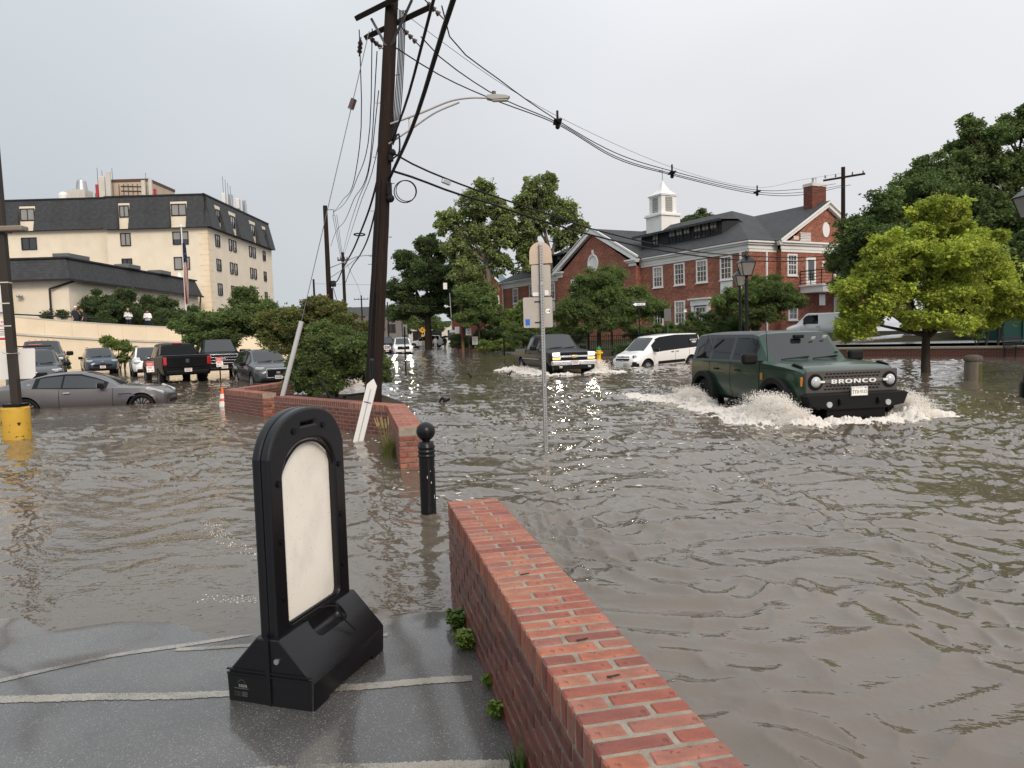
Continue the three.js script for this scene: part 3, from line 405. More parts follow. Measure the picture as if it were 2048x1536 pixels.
  const sp = mb(), prof = [[1.14, 15.95], [0.88, 16.1], [0.55, 16.45], [0.3, 16.9], [0.1, 17.35], [0.0, 17.6]]; for (let i = 0; i < prof.length - 1; i++) { const [r0, y0] = prof[i], [r1, y1] = prof[i + 1]; for (let k = 0; k < 4; k++) { const P = (r, y, a) => [cx + r * [1, 1, -1, -1][a % 4], y, cz + r * [1, -1, -1, 1][a % 4]]; sp.poly([[P(r0, y0, k), P(r0, y0, k + 1), P(r1, y1, k + 1), P(r1, y1, k)]]); } } sp.build('cupola_roof', M.white, cup);
  mb().bar([cx, 17.5, cz], [cx, 18.7, cz], 0.03).bar([cx - 0.4, 18.5, cz], [cx + 0.4, 18.5, cz], 0.03).build('weathervane', M.darkMetal, cup);
  { const lm = std([0.5, 0.49, 0.46], 0.6); for (let i = 0; i < 8; i++) { mb().box(0.85, 0.14, 0.05, cx, 14.28 + i * 0.18, cz + 1.01, 0.5).build('louvre', lm, cup); mb().box(0.05, 0.14, 0.85, cx - 1.01, 14.28 + i * 0.18, cz, 0, 0, 0.5).build('louvre', lm, cup); } }
  mb().box(0.9, 1.5, 0.02, cx, 14.92, cz + 0.995).build('louvre_opening', M.darkMetal, cup); mb().box(0.02, 1.5, 0.9, cx - 0.995, 14.92, cz).build('louvre_opening', M.darkMetal, cup);
}
{ // brick house with a teal metal roof beyond the big building
  const b = thing('brick_house', 'dark red brick house with teal metal roof beyond the main brick building', 'house', [-7.5, 0.4, -112], -0.2);
  mb().box(9, 8, 10, 3, 4, -5).build('wall', M.darkBrick, b); mb().poly([[[-1.5, 8, 0], [7.5, 8, 0], [3, 12.5, 0]]]).build('gable', M.darkBrick, b);
  mb().poly([[[-2.2, 7.7, 0.4], [3, 13, 0.4], [3, 13, -10], [-2.2, 7.7, -10]], [[8.2, 7.7, 0.4], [8.2, 7.7, -10], [3, 13, -10], [3, 13, 0.4]]]).build('roof', M.teal, b);
  windowPart(b, 2.2, 2.3, 5, 6.3, 0.05, 0, { cols: 2, rows: 2, t: 0.18 }); windowPart(b, 2.2, 2.3, 5, 2.5, 0.05, 0, { cols: 2, rows: 2, t: 0.18 });
  mb().box(1.6, 4, 1.2, 1, 12.5, -5).build('chimney', M.darkBrick, b);
}
{ // far end of the street
  const b = thing('commercial_building', 'grey flat roofed building far down the street beside the poles', 'building', [-30, 0.4, -152]);
  mb().box(16, 6.2, 10, 0, 3.1, 0).build('wall', std([0.22, 0.2, 0.2], 0.8, { map: grimeTex }), b); mb().poly([[[-8.5, 6.2, 5.5], [8.5, 6.2, 5.5], [6.5, 8.2, 1], [-6.5, 8.2, 1]], [[8.5, 6.2, 5.5], [8.5, 6.2, -5], [6.5, 8.2, -2], [6.5, 8.2, 1]], [[-8.5, 6.2, 5.5], [-6.5, 8.2, 1], [-6.5, 8.2, -2], [-8.5, 6.2, -5]]]).build('roof', M.shingle, b);
  for (let i = 0; i < 6; i++) windowPart(b, 1.6, 1.6, -6 + i * 2.4, 3.6, 5.03, 0, { cols: 1, rows: 1, mat: M.darkFrame });
  const s = thing('white_storefront', 'low pale storefront at the far end of the street', 'building', [-17, 0.5, -170]); mb().box(20, 4.5, 8, 0, 2.2, 0).build('wall', M.offwhite, s); mb().box(20.4, 0.7, 8.4, 0, 4.7, 0).build('parapet', M.darkFrame, s); for (let i = 0; i < 5; i++) windowPart(s, 2.6, 2.2, -8 + i * 4, 1.9, 4.03, 0, { cols: 2, rows: 1, mat: M.darkFrame });
}
// ---------------------------------------------------------------- vegetation
const leafMat = std(0xffffff, 1, { transmission: 0.35, specularIntensity: 0.5 }); leafMat.side = THREE.DoubleSide;
function sprayGeo(n, seed, slim) { // a twig end: n pointed leaves folded along the midrib, about 1 across
  const r = rng(seed), pos = [];
  for (let i = 0; i < n; i++) {
    const m = new THREE.Matrix4().compose(V((r() - 0.5) * 0.75, (r() - 0.5) * 0.6, (r() - 0.5) * 0.75), new THREE.Quaternion().setFromEuler(new THREE.Euler((r() - 0.5) * 1.9, r() * 6.3, (r() - 0.5) * 1.2)), V(1, 1, 1).multiplyScalar(0.8 + 0.5 * r()));
    const w = slim ?? 0.13, L = 0.42, P = [[0, 0, 0], [w, 0.05, L * 0.45], [0, -0.03, L], [-w, 0.05, L * 0.45]].map((p) => V(...p).applyMatrix4(m));
    for (const t of [[0, 2, 1], [0, 3, 2]]) for (const k of t) pos.push(P[k].x, P[k].y, P[k].z);
  }
  const g = new THREE.BufferGeometry(); g.setAttribute('position', new THREE.Float32BufferAttribute(pos, 3)); g.computeVertexNormals(); g.setAttribute('uv', new THREE.BufferAttribute(new Float32Array(pos.length / 3 * 2), 2)); return g;
}
const SPRAY = [sprayGeo(7, 3), sprayGeo(7, 5, 0.17), sprayGeo(6, 9, 0.09)];
// leaves gathered in clumps near the skin of a set of lobes [x,y,z,rx,ry,rz]
function leafCloud(name, parent, lobes, n, size, cols, seed, o = {}) {
  const r = rng(seed), im = new THREE.InstancedMesh(SPRAY[o.spray ?? 0], leafMat, n = Math.round(n * 1.55)), q = new THREE.Quaternion(), c = new THREE.Color(), per = o.per ?? 20, subs = [];
  for (const [i, l] of lobes.entries()) { const R = Math.cbrt(l[3] * l[4] * l[5]); for (let k = 0; k < per; k++) { const th = r() * 6.2832, cy = r() * 1.8 - 0.8, s = Math.sqrt(Math.max(0, 1 - cy * cy)), d = (o.skin ?? 0.5) + 0.45 * r(), e = 0.15 + 0.24 * r() * r() + 0.06 * r(), v = 0.78 + 0.4 * r(); subs.push([l[0] + Math.cos(th) * s * d * l[3], l[1] + cy * d * l[4], l[2] + Math.sin(th) * s * d * l[5], e * R * (l[3] / R) ** 0.6, e * R * 0.72 * (l[4] / R) ** 0.6, e * R, v]); } subs.push([l[0], l[1], l[2], l[3] * 0.55, l[4] * 0.55, l[5] * 0.55, 0.9]); }
  const w = subs.map((l) => (l[3] * l[4] * l[5]) ** 0.6), W = w.reduce((a, b) => a + b, 0); let k = 0, guard = 0;
  while (k < n && guard++ < n * 20) {
    let t = r() * W, i = 0; while (t > w[i] && i < w.length - 1) t -= w[i++];
    const l = subs[i], th = r() * 6.2832, cy = r() * 2 - 1, s = Math.sqrt(1 - cy * cy), rad = 0.35 + 0.65 * r() ** 0.6 + (r() < 0.22 ? 0.55 * r() : 0), x = l[0] + s * Math.cos(th) * rad * l[3], y = l[1] + cy * rad * l[4], z = l[2] + s * Math.sin(th) * rad * l[5];
    if (o.minY !== undefined && y < o.minY) continue;
    if (noise3(x * 1.4 / size * 0.3 + seed, y * 1.8 / size * 0.3, z * 1.4 / size * 0.3) < (o.gap ?? -0.35)) continue;
    q.setFromEuler(_e.set((r() - 0.5) * 1.5, r() * 6.3, (r() - 0.5) * 1.5));
    const sc = size * 0.78 * (0.55 + 0.8 * r()); _m.compose(V(x, y, z), q, V(sc, sc, sc)); im.setMatrixAt(k, _m);
    const a = cols[Math.floor(r() * cols.length)], v = l[6] * (0.8 + 0.4 * r()); c.setRGB(a[0] * v, a[1] * v, a[2] * v); im.setColorAt(k, c); k++;
  }
  im.count = k; im.name = name; im.userData.kind = 'stuff'; parent.add(im); return im;
}
function limb(m, a, b, r0, r1, bend, r) { const p = V(...a), q = V(...b), mid = p.clone().lerp(q, 0.5).add(V((r() - 0.5) * bend, (r() - 0.3) * bend * 0.6, (r() - 0.5) * bend)); const c = new THREE.QuadraticBezierCurve3(p, mid, q), n = 6; for (let i = 0; i < n; i++) { const s = c.getPoint(i / n), e = c.getPoint((i + 1) / n); m.bar([s.x, s.y, s.z], [e.x, e.y, e.z], lerp(r0, r1, i / n), 7, lerp(r0, r1, (i + 1) / n)); } }
function tree(name, label, pos, o) {
  const t = thing(name, label, o.category ?? 'tree', pos, 0, o.group), r = rng(o.seed), m = mb(), H = o.fork;
  const trunks = o.trunks ?? [[0, 0]];
  for (const [tx, tz] of trunks) { limb(m, [tx * 0.15, -0.4, tz * 0.15], [tx, H, tz], o.r * 1.15, o.r * 0.8, o.bend ?? 0.15, r); }
  for (const l of o.lobes) { const s = trunks[Math.floor(r() * trunks.length)]; limb(m, [s[0], H * (0.75 + 0.25 * r()), s[1]], [l[0], l[1] + l[4] * 0.1, l[2]], o.r * 0.55, o.r * 0.12, o.r * 5, r);
    for (let k = 0; k < (o.twigs ?? 5); k++) { const a = r() * 6.3; limb(m, [lerp(s[0], l[0], 0.75), lerp(H, l[1], 0.75), lerp(s[1], l[2], 0.75)], [l[0] + Math.cos(a) * l[3] * 0.8, l[1] + (r() - 0.25) * l[4] * 1.2, l[2] + Math.sin(a) * l[5] * 0.8], o.r * 0.2, o.r * 0.05, o.r * 4, r); } }
  m.build('trunk', o.bark ?? M.bark, t);
  leafCloud('crown', t, o.lobes, o.n, o.size, o.cols, o.seed, o); return t;
}
const DARK = [[0.08, 0.125, 0.042], [0.105, 0.155, 0.05], [0.065, 0.105, 0.04]], MID = [[0.125, 0.19, 0.05], [0.155, 0.22, 0.058], [0.1, 0.155, 0.045]], BRIGHT = [[0.36, 0.43, 0.05], [0.43, 0.49, 0.07], [0.29, 0.37, 0.045]], OLIVE = [[0.13, 0.16, 0.038], [0.105, 0.15, 0.04], [0.15, 0.165, 0.042], [0.16, 0.13, 0.04]], SYC = [[0.23, 0.29, 0.1], [0.18, 0.23, 0.08], [0.29, 0.34, 0.12]];
tree('young_tree', 'bright yellow green tree standing in the flood beside the wooden post', [13.75, 0, -24], { seed: 101, fork: 1.5, r: 0.14, size: 0.3, n: 15000, cols: BRIGHT, per: 18, skin: 0.55, gap: -0.2, lobes: [[0, 3.3, 0, 2.0, 1.6, 1.9], [-1.8, 2.4, 0.2, 1.2, 1.1, 1.2], [1.9, 2.6, 0, 1.4, 1.15, 1.3], [0.2, 4.9, 0, 1.0, 0.9, 1.0], [-1.2, 3.8, 0.3, 1.1, 0.9, 1.1], [1.5, 4.0, -0.3, 1.1, 0.95, 1.1], [0.3, 1.9, 0.9, 1.4, 0.9, 1.0], [3.1, 2.1, -0.4, 1.0, 0.8, 1.0], [-2.3, 1.7, 0, 0.75, 0.7, 0.8], [0.9, 5.3, 0, 0.5, 0.45, 0.5]] });
tree('shade_tree', 'broad dark green tree towering behind the yellow green tree', [25.2, 0.6, -46], { seed: 102, fork: 5, r: 0.3, size: 0.5, n: 17000, cols: [DARK[1], ...MID], lobes: [[-2.3, 5.0, 0, 2.9, 2.6, 3], [0.2, 8.0, 0, 3.4, 3.0, 3.2], [-1.2, 6.8, 1, 2.8, 2.6, 2.6], [2.6, 9.2, 0, 2.6, 2.4, 2.6], [1.2, 10.3, 0.3, 1.3, 1.6, 1.3], [-3.4, 6.9, 0, 1.5, 1.4, 1.6], [3, 6, 0.5, 2.6, 2.4, 2.6]] });
tree('shade_tree', 'tallest dark tree cut by the upper picture edge beside the lantern', [32, 0.6, -46], { seed: 103, fork: 5.5, r: 0.34, size: 0.52, n: 17000, cols: [DARK[1], ...MID, ...MID], lobes: [[0, 9.0, 0, 3.6, 3.4, 3.2], [-2.2, 11.2, 0, 2.2, 2.2, 2.2], [2.0, 11.8, 0, 2.6, 2.2, 2.4], [-1.8, 6.4, 0.6, 2.8, 2.4, 2.6], [2.6, 6.8, 0, 3, 2.6, 2.6], [-3.0, 12.9, 0, 0.7, 1.0, 0.7], [0.2, 13.0, 0, 1.5, 1.2, 1.4]] });
tree('shade_tree', 'lower green tree filling the gap behind the park bench', [26.5, 0.5, -40], { seed: 104, fork: 2.2, r: 0.16, size: 0.42, n: 6500, cols: [...MID, ...DARK], lobes: [[0, 3.6, 0, 2.2, 1.6, 2], [2.4, 4.1, 0, 2.2, 2, 2], [-1.6, 2.6, 0.4, 1.3, 0.9, 1.3], [3, 2.4, 0, 1.6, 1.0, 1.5]] });
tree('ornamental_tree', 'spreading green cherry tree before the middle of the brick building', [5.5, 0.5, -45], { seed: 105, fork: 1.6, r: 0.15, size: 0.34, n: 12000, cols: MID, spray: 2, minY: 0.55, lobes: [[0.2, 3.2, 0, 2.4, 1.9, 2.2], [-1.7, 2.5, 0, 1.7, 1.4, 1.7], [2.2, 2.6, 0, 1.9, 1.3, 1.8], [0.2, 4.2, 0, 1.5, 1.1, 1.4], [3.4, 2.5, 0.2, 1.1, 0.8, 1.1], [0, 1.9, 0.8, 1.9, 1.0, 1.2], [-0.9, 4.0, 0, 1, 0.9, 1]] });
tree('ornamental_tree', 'spreading green cherry tree behind the pair of street lanterns', [16.2, 0.7, -48], { seed: 106, fork: 1.5, r: 0.14, size: 0.34, n: 8500, cols: MID, spray: 2, minY: 0.6, lobes: [[0, 2.9, 0, 2.2, 1.5, 2], [-2.0, 2.6, 0, 1.5, 1.0, 1.4], [2.0, 2.7, 0, 1.5, 1.1, 1.4], [0.6, 3.8, 0, 1.2, 0.8, 1.2], [0.2, 1.8, 0.5, 1.7, 0.9, 1.2]] });
tree('sycamore_tree', 'tall airy sycamore rising between the dark oak and the brick building', [-2.5, 0.5, -86], { seed: 107, fork: 10, r: 0.42, size: 0.7, n: 8200, per: 15, skin: 0.55, gap: -0.08, cols: SYC, spray: 1, bark: M.paleBark, bend: 0.6, lobes: [[-1.5, 16.5, 0, 3.0, 3.2, 3], [-3.2, 12.2, 0, 2.6, 3.4, 2.6], [0.4, 12.5, 0, 2.6, 3.2, 2.6], [-2.0, 8.5, 0, 3.2, 3.0, 2.8], [1.6, 15.5, 0, 1.6, 1.8, 1.6], [-4.4, 14.5, 0, 1.5, 1.6, 1.5], [2.2, 13.5, 0, 1.8, 2.4, 1.8], [1.8, 9.5, 0, 1.8, 1.8, 1.6]] });
tree('sycamore_tree', 'tall forked sycamore with open crown just left of the brick building', [4.2, 0.5, -87], { seed: 108, fork: 11, r: 0.42, size: 0.7, n: 6500, per: 15, skin: 0.55, gap: -0.08, cols: SYC, spray: 1, bark: M.paleBark, bend: 0.8, trunks: [[-1.2, 0], [0.8, 0.3]], lobes: [[0, 17.5, 0, 2.6, 2.6, 2.5], [2.8, 15.5, 0, 2.6, 2.5, 2.5], [-1.5, 14.2, 0, 2.2, 2.4, 2.2], [2.4, 12.4, 0, 2.2, 1.8, 2.2], [-1.8, 10.3, 0, 2.0, 2.0, 2], [-1.0, 19.0, 0, 1.2, 1.2, 1.2], [-3.2, 13, 0, 1.9, 2.4, 1.9], [-2.4, 16.4, 0, 1.5, 1.6, 1.5], [4.2, 13.6, 0, 1.2, 1.2, 1.2]] });
tree('oak_tree', 'dense dark oak at the far bend of the street', [-11, 0.4, -97], { seed: 109, fork: 4.5, r: 0.5, size: 0.75, n: 11500, cols: [...DARK, MID[2]], lobes: [[0, 10, 0, 4.0, 4.2, 3.6], [-3, 7.5, 0, 2.6, 2.6, 2.6], [3, 7.5, 0, 2.8, 3.0, 2.6], [0.5, 13.3, 0, 2.2, 1.8, 2], [-2.5, 11.5, 0, 1.8, 1.8, 1.8], [0, 5.4, 0.5, 4.4, 1.9, 3], [-3.6, 4.6, 0, 1.8, 1.3, 1.6], [4.3, 5.0, 0, 1.9, 1.7, 1.8]] });
tree('oak_tree', 'second darker oak behind the red utility pole', [-5.8, 0.4, -95], { seed: 110, fork: 4, r: 0.35, size: 0.7, n: 5500, cols: DARK, lobes: [[0, 7, 0, 3, 2.8, 2.6], [1.6, 4.8, 0, 2.4, 1.8, 2], [-1, 9.5, 0, 2, 2, 2]] });
tree('small_tree', 'small mid green tree overhanging the verge by the speed limit sign', [-3.4, 0.3, -78], { seed: 111, fork: 2.5, r: 0.12, size: 0.5, n: 4500, cols: MID, lobes: [[0.6, 4.6, 0, 2.2, 1.9, 2], [-0.8, 5.6, 0, 1.6, 1.5, 1.5], [1.9, 3.2, 0, 1.8, 1.3, 1.6], [-1.0, 3.4, 0, 1.7, 1.3, 1.5]] });
tree('small_tree', 'thin young tree at the left corner of the brick building', [0.9, 0.4, -74], { seed: 112, fork: 1.6, r: 0.07, size: 0.42, n: 2000, cols: [...MID, BRIGHT[2]], lobes: [[0, 3.2, 0, 1.3, 1.5, 1.2], [-0.9, 2.1, 0, 1.1, 0.8, 1], [0.8, 2.4, 0, 1, 1, 1]] });
tree('shade_tree', 'distant dark tree top showing above the brick building roof', [28.5, 0, -110], { seed: 113, fork: 14, r: 0.4, size: 0.8, n: 2500, cols: DARK, lobes: [[0, 17.5, 0, 2.6, 2.2, 2.5], [-2, 16.8, 0, 1.8, 1.6, 1.8], [2.2, 17, 0, 1.8, 1.5, 1.8]] });
tree('street_tree', 'leafy tree overhanging the ramp wall behind the black pickup', [-15.6, 0, -40.5], { seed: 114, fork: 1.5, r: 0.16, size: 0.34, n: 9000, cols: [...MID, DARK[1]], minY: 0.9, lobes: [[0.4, 3.0, 0, 1.9, 1.5, 1.8], [-1.6, 2.5, 0.2, 1.4, 1.1, 1.3], [1.8, 2.8, 0, 1.4, 1.2, 1.3], [0.9, 4.2, 0, 0.8, 0.8, 0.8], [-0.6, 1.9, 0.5, 1.5, 0.8, 1.2]] });
tree('street_tree', 'olive green small tree behind the grey crossover and planter', [-6.9, -0.2, -26], { seed: 115, fork: 1.0, r: 0.12, size: 0.24, n: 9500, cols: OLIVE, minY: 0.5, lobes: [[0, 2.4, 0, 1.5, 0.85, 1.3], [-1.1, 2.2, 0, 1.0, 0.75, 1.0], [1.2, 2.1, 0, 1.0, 0.7, 1.0], [0.3, 1.7, 0.4, 1.5, 0.8, 1.0], [0.2, 2.9, 0, 0.8, 0.5, 0.8], [-1.7, 2.5, 0.2, 0.6, 0.5, 0.6]] });
tree('planter_bush', 'dense rounded bush growing in the brick planter beside the utility pole', [-4.55, 0.2, -18.6], { seed: 116, category: 'bush', fork: 0.5, r: 0.05, size: 0.17, n: 11000, cols: [...MID, OLIVE[0], DARK[0]], minY: 0.05, lobes: [[0, 0.95, 0, 0.95, 0.85, 0.9], [-0.75, 0.65, 0.2, 0.6, 0.5, 0.6], [0.7, 0.8, 0, 0.6, 0.7, 0.7], [0.2, 1.45, 0, 0.7, 0.45, 0.6], [1.15, 0.65, 0.3, 0.4, 0.35, 0.4], [-0.3, 0.35, 0.4, 0.7, 0.35, 0.5]] });
// hedges and shrubs
function bush(name, label, pos, lobes, n, size, cols, seed, o = {}) { const t = thing(name, label, o.category ?? 'bush', pos, 0, o.group); const m = mb(), r = rng(seed); for (const l of lobes) for (let k = 0; k < 4; k++) limb(m, [l[0] * 0.6, -0.15, l[2] * 0.6], [l[0] + (r() - 0.5) * l[3], l[1] + (r() - 0.2) * l[4] * 0.6, l[2] + (r() - 0.5) * l[5]], 0.03 * size * 4, 0.01, 0.2, r); m.build('stem', M.bark, t); leafCloud('foliage', t, lobes, n, size, cols, seed, { minY: -0.05, ...o }); return t; }
bush('ramp_shrub', 'big dark evergreen shrub on the ramp behind the people, nearest the annex corner', [-30.7, 2.8, -53.9], [[-0.3, 1.6, 0, 1.9, 1.7, 0.9], [-1.7, 1.0, 1.2, 1.2, 1.2, 0.7], [1.2, 1.7, -1.2, 1.7, 1.7, 1.0], [0.2, 0.7, 0.3, 1.6, 0.9, 0.8], [-0.9, 0.9, 0.8, 1.2, 1.1, 0.6]], 10500, 0.38, DARK, 121);
bush('ramp_shrub', 'dark evergreen shrub on the ramp directly behind the white shirted men', [-28.4, 2.3, -58.2], [[-0.8, 1.9, 0, 1.9, 1.7, 1.3], [1.0, 1.7, -0.4, 1.9, 1.6, 1.3], [2.4, 1.2, -0.8, 1.6, 1.3, 1.2], [0.2, 0.8, 0.6, 2.2, 1.0, 0.8], [-1.8, 1.3, 0.6, 1.4, 1.4, 0.8]], 12000, 0.38, DARK, 122);
bush('wall_weed', 'pale green sapling sprouting between the parked cars against the ramp wall', [-26.4, 0.2, -48.6], [[0, 1.6, 0, 0.9, 0.45, 0.5], [-0.6, 1.9, 0, 0.7, 0.3, 0.4], [0.8, 1.4, 0, 0.6, 0.4, 0.4], [0.4, 0.7, 0.2, 0.6, 0.5, 0.4]], 1500, 0.26, [...MID, BRIGHT[2]], 123, {});
bush('wall_weed', 'small leafy sapling beside the red sign against the ramp wall', [-29.1, 0.2, -46.8], [[0, 0.8, 0, 0.6, 0.4, 0.4], [0.3, 0.4, 0, 0.4, 0.4, 0.3]], 600, 0.22, MID, 124, {});
bush('clipped_hedge', 'clipped green hedge along the front of the brick building above the white van', [11.8, 0.75, -48.6], Array.from({ length: 9 }, (_, i) => [-3.6 + i * 0.9, 0.8, -i * 0.12, 0.75, 0.75, 0.6]), 9000, 0.2, MID, 125, { category: 'hedge' });
bush('clipped_hedge', 'taller clipped hedge against the brick wall by the white doorway', [16.6, 0.9, -52.5], Array.from({ length: 6 }, (_, i) => [-3.2 + i * 0.9, 1.2, -i * 0.2, 0.75, 1.0, 0.6]), 6000, 0.22, DARK, 126, { category: 'hedge' });
bush('clipped_hedge', 'hedge behind the black pickup beneath the back of the road signs', [3.0, 0.5, -51], Array.from({ length: 6 }, (_, i) => [-2.6 + i * 0.9, 1.1, 0, 0.8, 0.9, 0.7]), 5500, 0.24, [...MID, DARK[0]], 127, { category: 'hedge' });
bush('verge_shrub', 'rounded shrub by the kerb behind the fire hydrant', [6.7, 0.2, -43.4], [[0, 0.45, 0, 0.6, 0.5, 0.5], [0.5, 0.35, 0.1, 0.45, 0.4, 0.4]], 1500, 0.18, DARK, 128);
bush('verge_shrub', 'low bright green shrub on the verge left of the black pickup', [-1.2, 0.15, -72], [[0, 0.6, 0, 1.6, 0.75, 1.0], [1.6, 0.6, 0, 1.3, 0.7, 0.9], [-1.4, 0.5, 0, 1.0, 0.6, 0.8]], 3500, 0.26, [...MID, BRIGHT[2]], 129);
bush('verge_shrub', 'dark clipped shrub beside the red utility pole', [-5.9, 0.3, -81], [[0, 1.0, 0, 1.0, 1.1, 0.9], [0.8, 0.8, 0, 0.8, 0.8, 0.8], [2.2, 0.8, 0, 0.9, 0.9, 0.8]], 3000, 0.3, DARK, 130);
bush('verge_shrub', 'leafy undergrowth on the bank behind the white notice sign', [-3.0, 0.3, -82], [[0, 1.2, 0, 1.4, 1.2, 1.0], [1.8, 1.4, 0, 1.4, 1.3, 1.0], [3.6, 1.4, -1, 1.6, 1.3, 1.0]], 4500, 0.34, [...DARK, MID[0]], 131);
bush('park_shrub', 'loose green shrub at the right picture edge behind the bench', [22.6, 0.4, -34.5], [[0, 1.5, 0, 1.1, 0.9, 0.9], [0.9, 2.2, 0, 1.0, 0.8, 0.8], [-0.7, 0.9, 0, 0.6, 0.6, 0.5]], 2600, 0.22, [...MID, BRIGHT[2]], 132);
for (const [i, x, z, s, l] of [[0, -33, -172, 1.5, 'distant hazy tree behind the grey commercial building'], [1, -24, -178, 1.2, 'distant hazy tree at the vanishing end of the street'], [2, -19, -150, 1.2, 'distant tree left of the oak at the street bend']]) tree('distant_tree', l, [x, 0.5, z], { seed: 140 + i, fork: 2.5 * s, r: 0.25, size: 0.8, n: 1600, cols: MID, lobes: [[0, 4 * s, 0, 3 * s, 2.2 * s, 3 * s], [3 * s, 3.2 * s, 0, 2.4 * s, 1.8 * s, 2 * s], [-2.6 * s, 3 * s, 0, 2 * s, 1.6 * s, 2 * s]] });
// ---------------------------------------------------------------- vehicles: own axes +x forward, +z to the vehicle's right
const evaluator = new Evaluator(); evaluator.useGroups = true; evaluator.attributes = ['position', 'normal', 'uv'];
function keyAt(keys, x) { if (x <= keys[0][0]) return keys[0]; for (let i = 0; i < keys.length - 1; i++) if (x <= keys[i + 1][0]) { const a = keys[i], b = keys[i + 1], t = (x - a[0]) / (b[0] - a[0]); return a.map((v, k) => lerp(v, b[k], t)); } return keys[keys.length - 1]; }
// keys: [x, bottom, belt, top, sill half width, body half width, belt half width, rail half width]
function section(k) {
  const [, yb, be, tp, wS, wM, wB, wR] = k, crown = clamp((tp - be) * 0.16, 0.015, 0.06), rail = tp - crown;
  return [[0, yb], [wS - 0.05, yb], [wS, yb + 0.07], [wM, yb + (be - yb) * 0.42], [wM - 0.004, yb + (be - yb) * 0.74], [lerp(wM, wB, 0.8), be - (be - yb) * 0.05], [wB, be], [lerp(wB, wR, 0.07), lerp(be, rail, 0.08)], [lerp(wB, wR, 0.9), lerp(be, rail, 0.88)], [wR, rail], [wR - Math.min(0.09, wR * 0.4), tp - crown * 0.35], [wR * 0.45, tp - crown * 0.06], [0, tp]];
}
function carBody(parent, o) {
  const xs = new Set(); for (const k of o.keys) xs.add(k[0]); for (const w of [...(o.side ?? []), o.windshield, o.rearGlass].filter(Boolean)) { xs.add(w[0]); xs.add(w[1]); } if (o.roofX !== undefined) xs.add(o.roofX);
  let list = [...xs].sort((a, b) => a - b); const fine = []; for (let i = 0; i < list.length - 1; i++) { const n = Math.max(1, Math.ceil((list[i + 1] - list[i]) / 0.16)); for (let q = 0; q < n; q++) fine.push(lerp(list[i], list[i + 1], q / n)); } fine.push(list[list.length - 1]);
  const mats = [], tris = [], slot = (name, m) => { const key = name; let i = mats.findIndex((q) => q.key === key); if (i < 0) { i = mats.length; mats.push({ key, m }); tris.push([]); } return tris[i]; };
  const P = fine.map((x) => section(keyAt(o.keys, x))), N = P[0].length;
  const which = (strip, xm, s) => {
    if (strip === 7) for (let i = 0; i < (o.side ?? []).length; i++) if (xm > o.side[i][0] && xm < o.side[i][1]) return ['side_window#' + i + (s > 0 ? 'r' : 'l'), o.sideGlass ?? tintGlass];
    if (strip >= 10) { if (o.windshield && xm > o.windshield[0] && xm < o.windshield[1]) return ['windshield', carGlass]; if (o.rearGlass && xm > o.rearGlass[0] && xm < o.rearGlass[1]) return ['rear_window', o.sideGlass ?? tintGlass]; }
    if (o.roofMat && strip >= 6 && xm < o.roofX) return ['roof', o.roofMat];
    if (o.pillar && strip >= 6 && strip <= 8 && xm > o.pillarX[0] && xm < o.pillarX[1]) return ['window_trim', o.pillar];
    if (o.cladding && strip <= 2 && strip < (o.cladStrips ?? 2)) return ['sill_cladding', o.cladding];
    return ['body_shell', o.paint];
  };
  for (let i = 0; i < fine.length - 1; i++) for (let j = 0; j < N - 1; j++) for (const s of [1, -1]) {
    const x0 = fine[i], x1 = fine[i + 1], a = P[i][j], b = P[i][j + 1], c = P[i + 1][j + 1], d = P[i + 1][j], T = slot(...which(j, (x0 + x1) / 2, s));
    const A = [x0, a[1], a[0] * s], B = [x0, b[1], b[0] * s], Cc = [x1, c[1], c[0] * s], D = [x1, d[1], d[0] * s];
    if (s > 0) T.push(A, D, Cc, A, Cc, B); else T.push(A, Cc, D, A, B, Cc);
  }
  for (const [i, dir] of [[0, -1], [fine.length - 1, 1]]) { const T = slot('body_shell', o.paint), x = fine[i]; for (let j = 0; j < N - 1; j++) for (const s of [1, -1]) { const a = [x, P[i][j][1], P[i][j][0] * s], b = [x, P[i][j + 1][1], P[i][j + 1][0] * s], c0 = [x, P[i][j][1], 0], c1 = [x, P[i][j + 1][1], 0]; const flip = s * dir > 0; if (flip) T.push(a, c0, c1, a, c1, b); else T.push(a, c1, c0, a, b, c1); } }
  const g = new THREE.BufferGeometry(), pos = []; let start = 0;
  tris.forEach((T, i) => { for (let k = 0; k < T.length; k += 3) { const [a, b, c] = [T[k], T[k + 1], T[k + 2]]; const ab = V(...b).sub(V(...a)), ac = V(...c).sub(V(...a)); if (ab.cross(ac).length() < 1e-9) continue; pos.push(...a, ...b, ...c); } g.addGroup(start, pos.length / 3 - start, i); start = pos.length / 3; });
  g.setAttribute('position', new THREE.Float32BufferAttribute(pos, 3)); g.computeVertexNormals(); g.setAttribute('uv', new THREE.BufferAttribute(new Float32Array(pos.length / 3 * 2), 2));
  let out = new Brush(g, mats.map((q) => q.m)); out.updateMatrixWorld();
  const keyOf = new Map(mats.map((q) => [q.m, q.key])); const keyed = mats.map((q) => q.key);
  if (o.arch) {
    const w = mb(); for (const x of [o.wheelF, o.wheelR]) for (const s of [1, -1]) w.cyl(o.arch, o.arch, 0.6, 26, x, o.wheelY ?? o.wheelRad, s * (o.track + 0.12), Math.PI / 2);
    const cut = new Brush(w.geo(), wellMat); cut.updateMatrixWorld();
    const res = evaluator.evaluate(out, cut, SUBTRACTION); out = res;
  }
  const rg = out.geometry, full = rg.index ? rg.toNonIndexed() : rg, pa = full.attributes.position.array, order = [].concat(out.material);
  const merged = {};
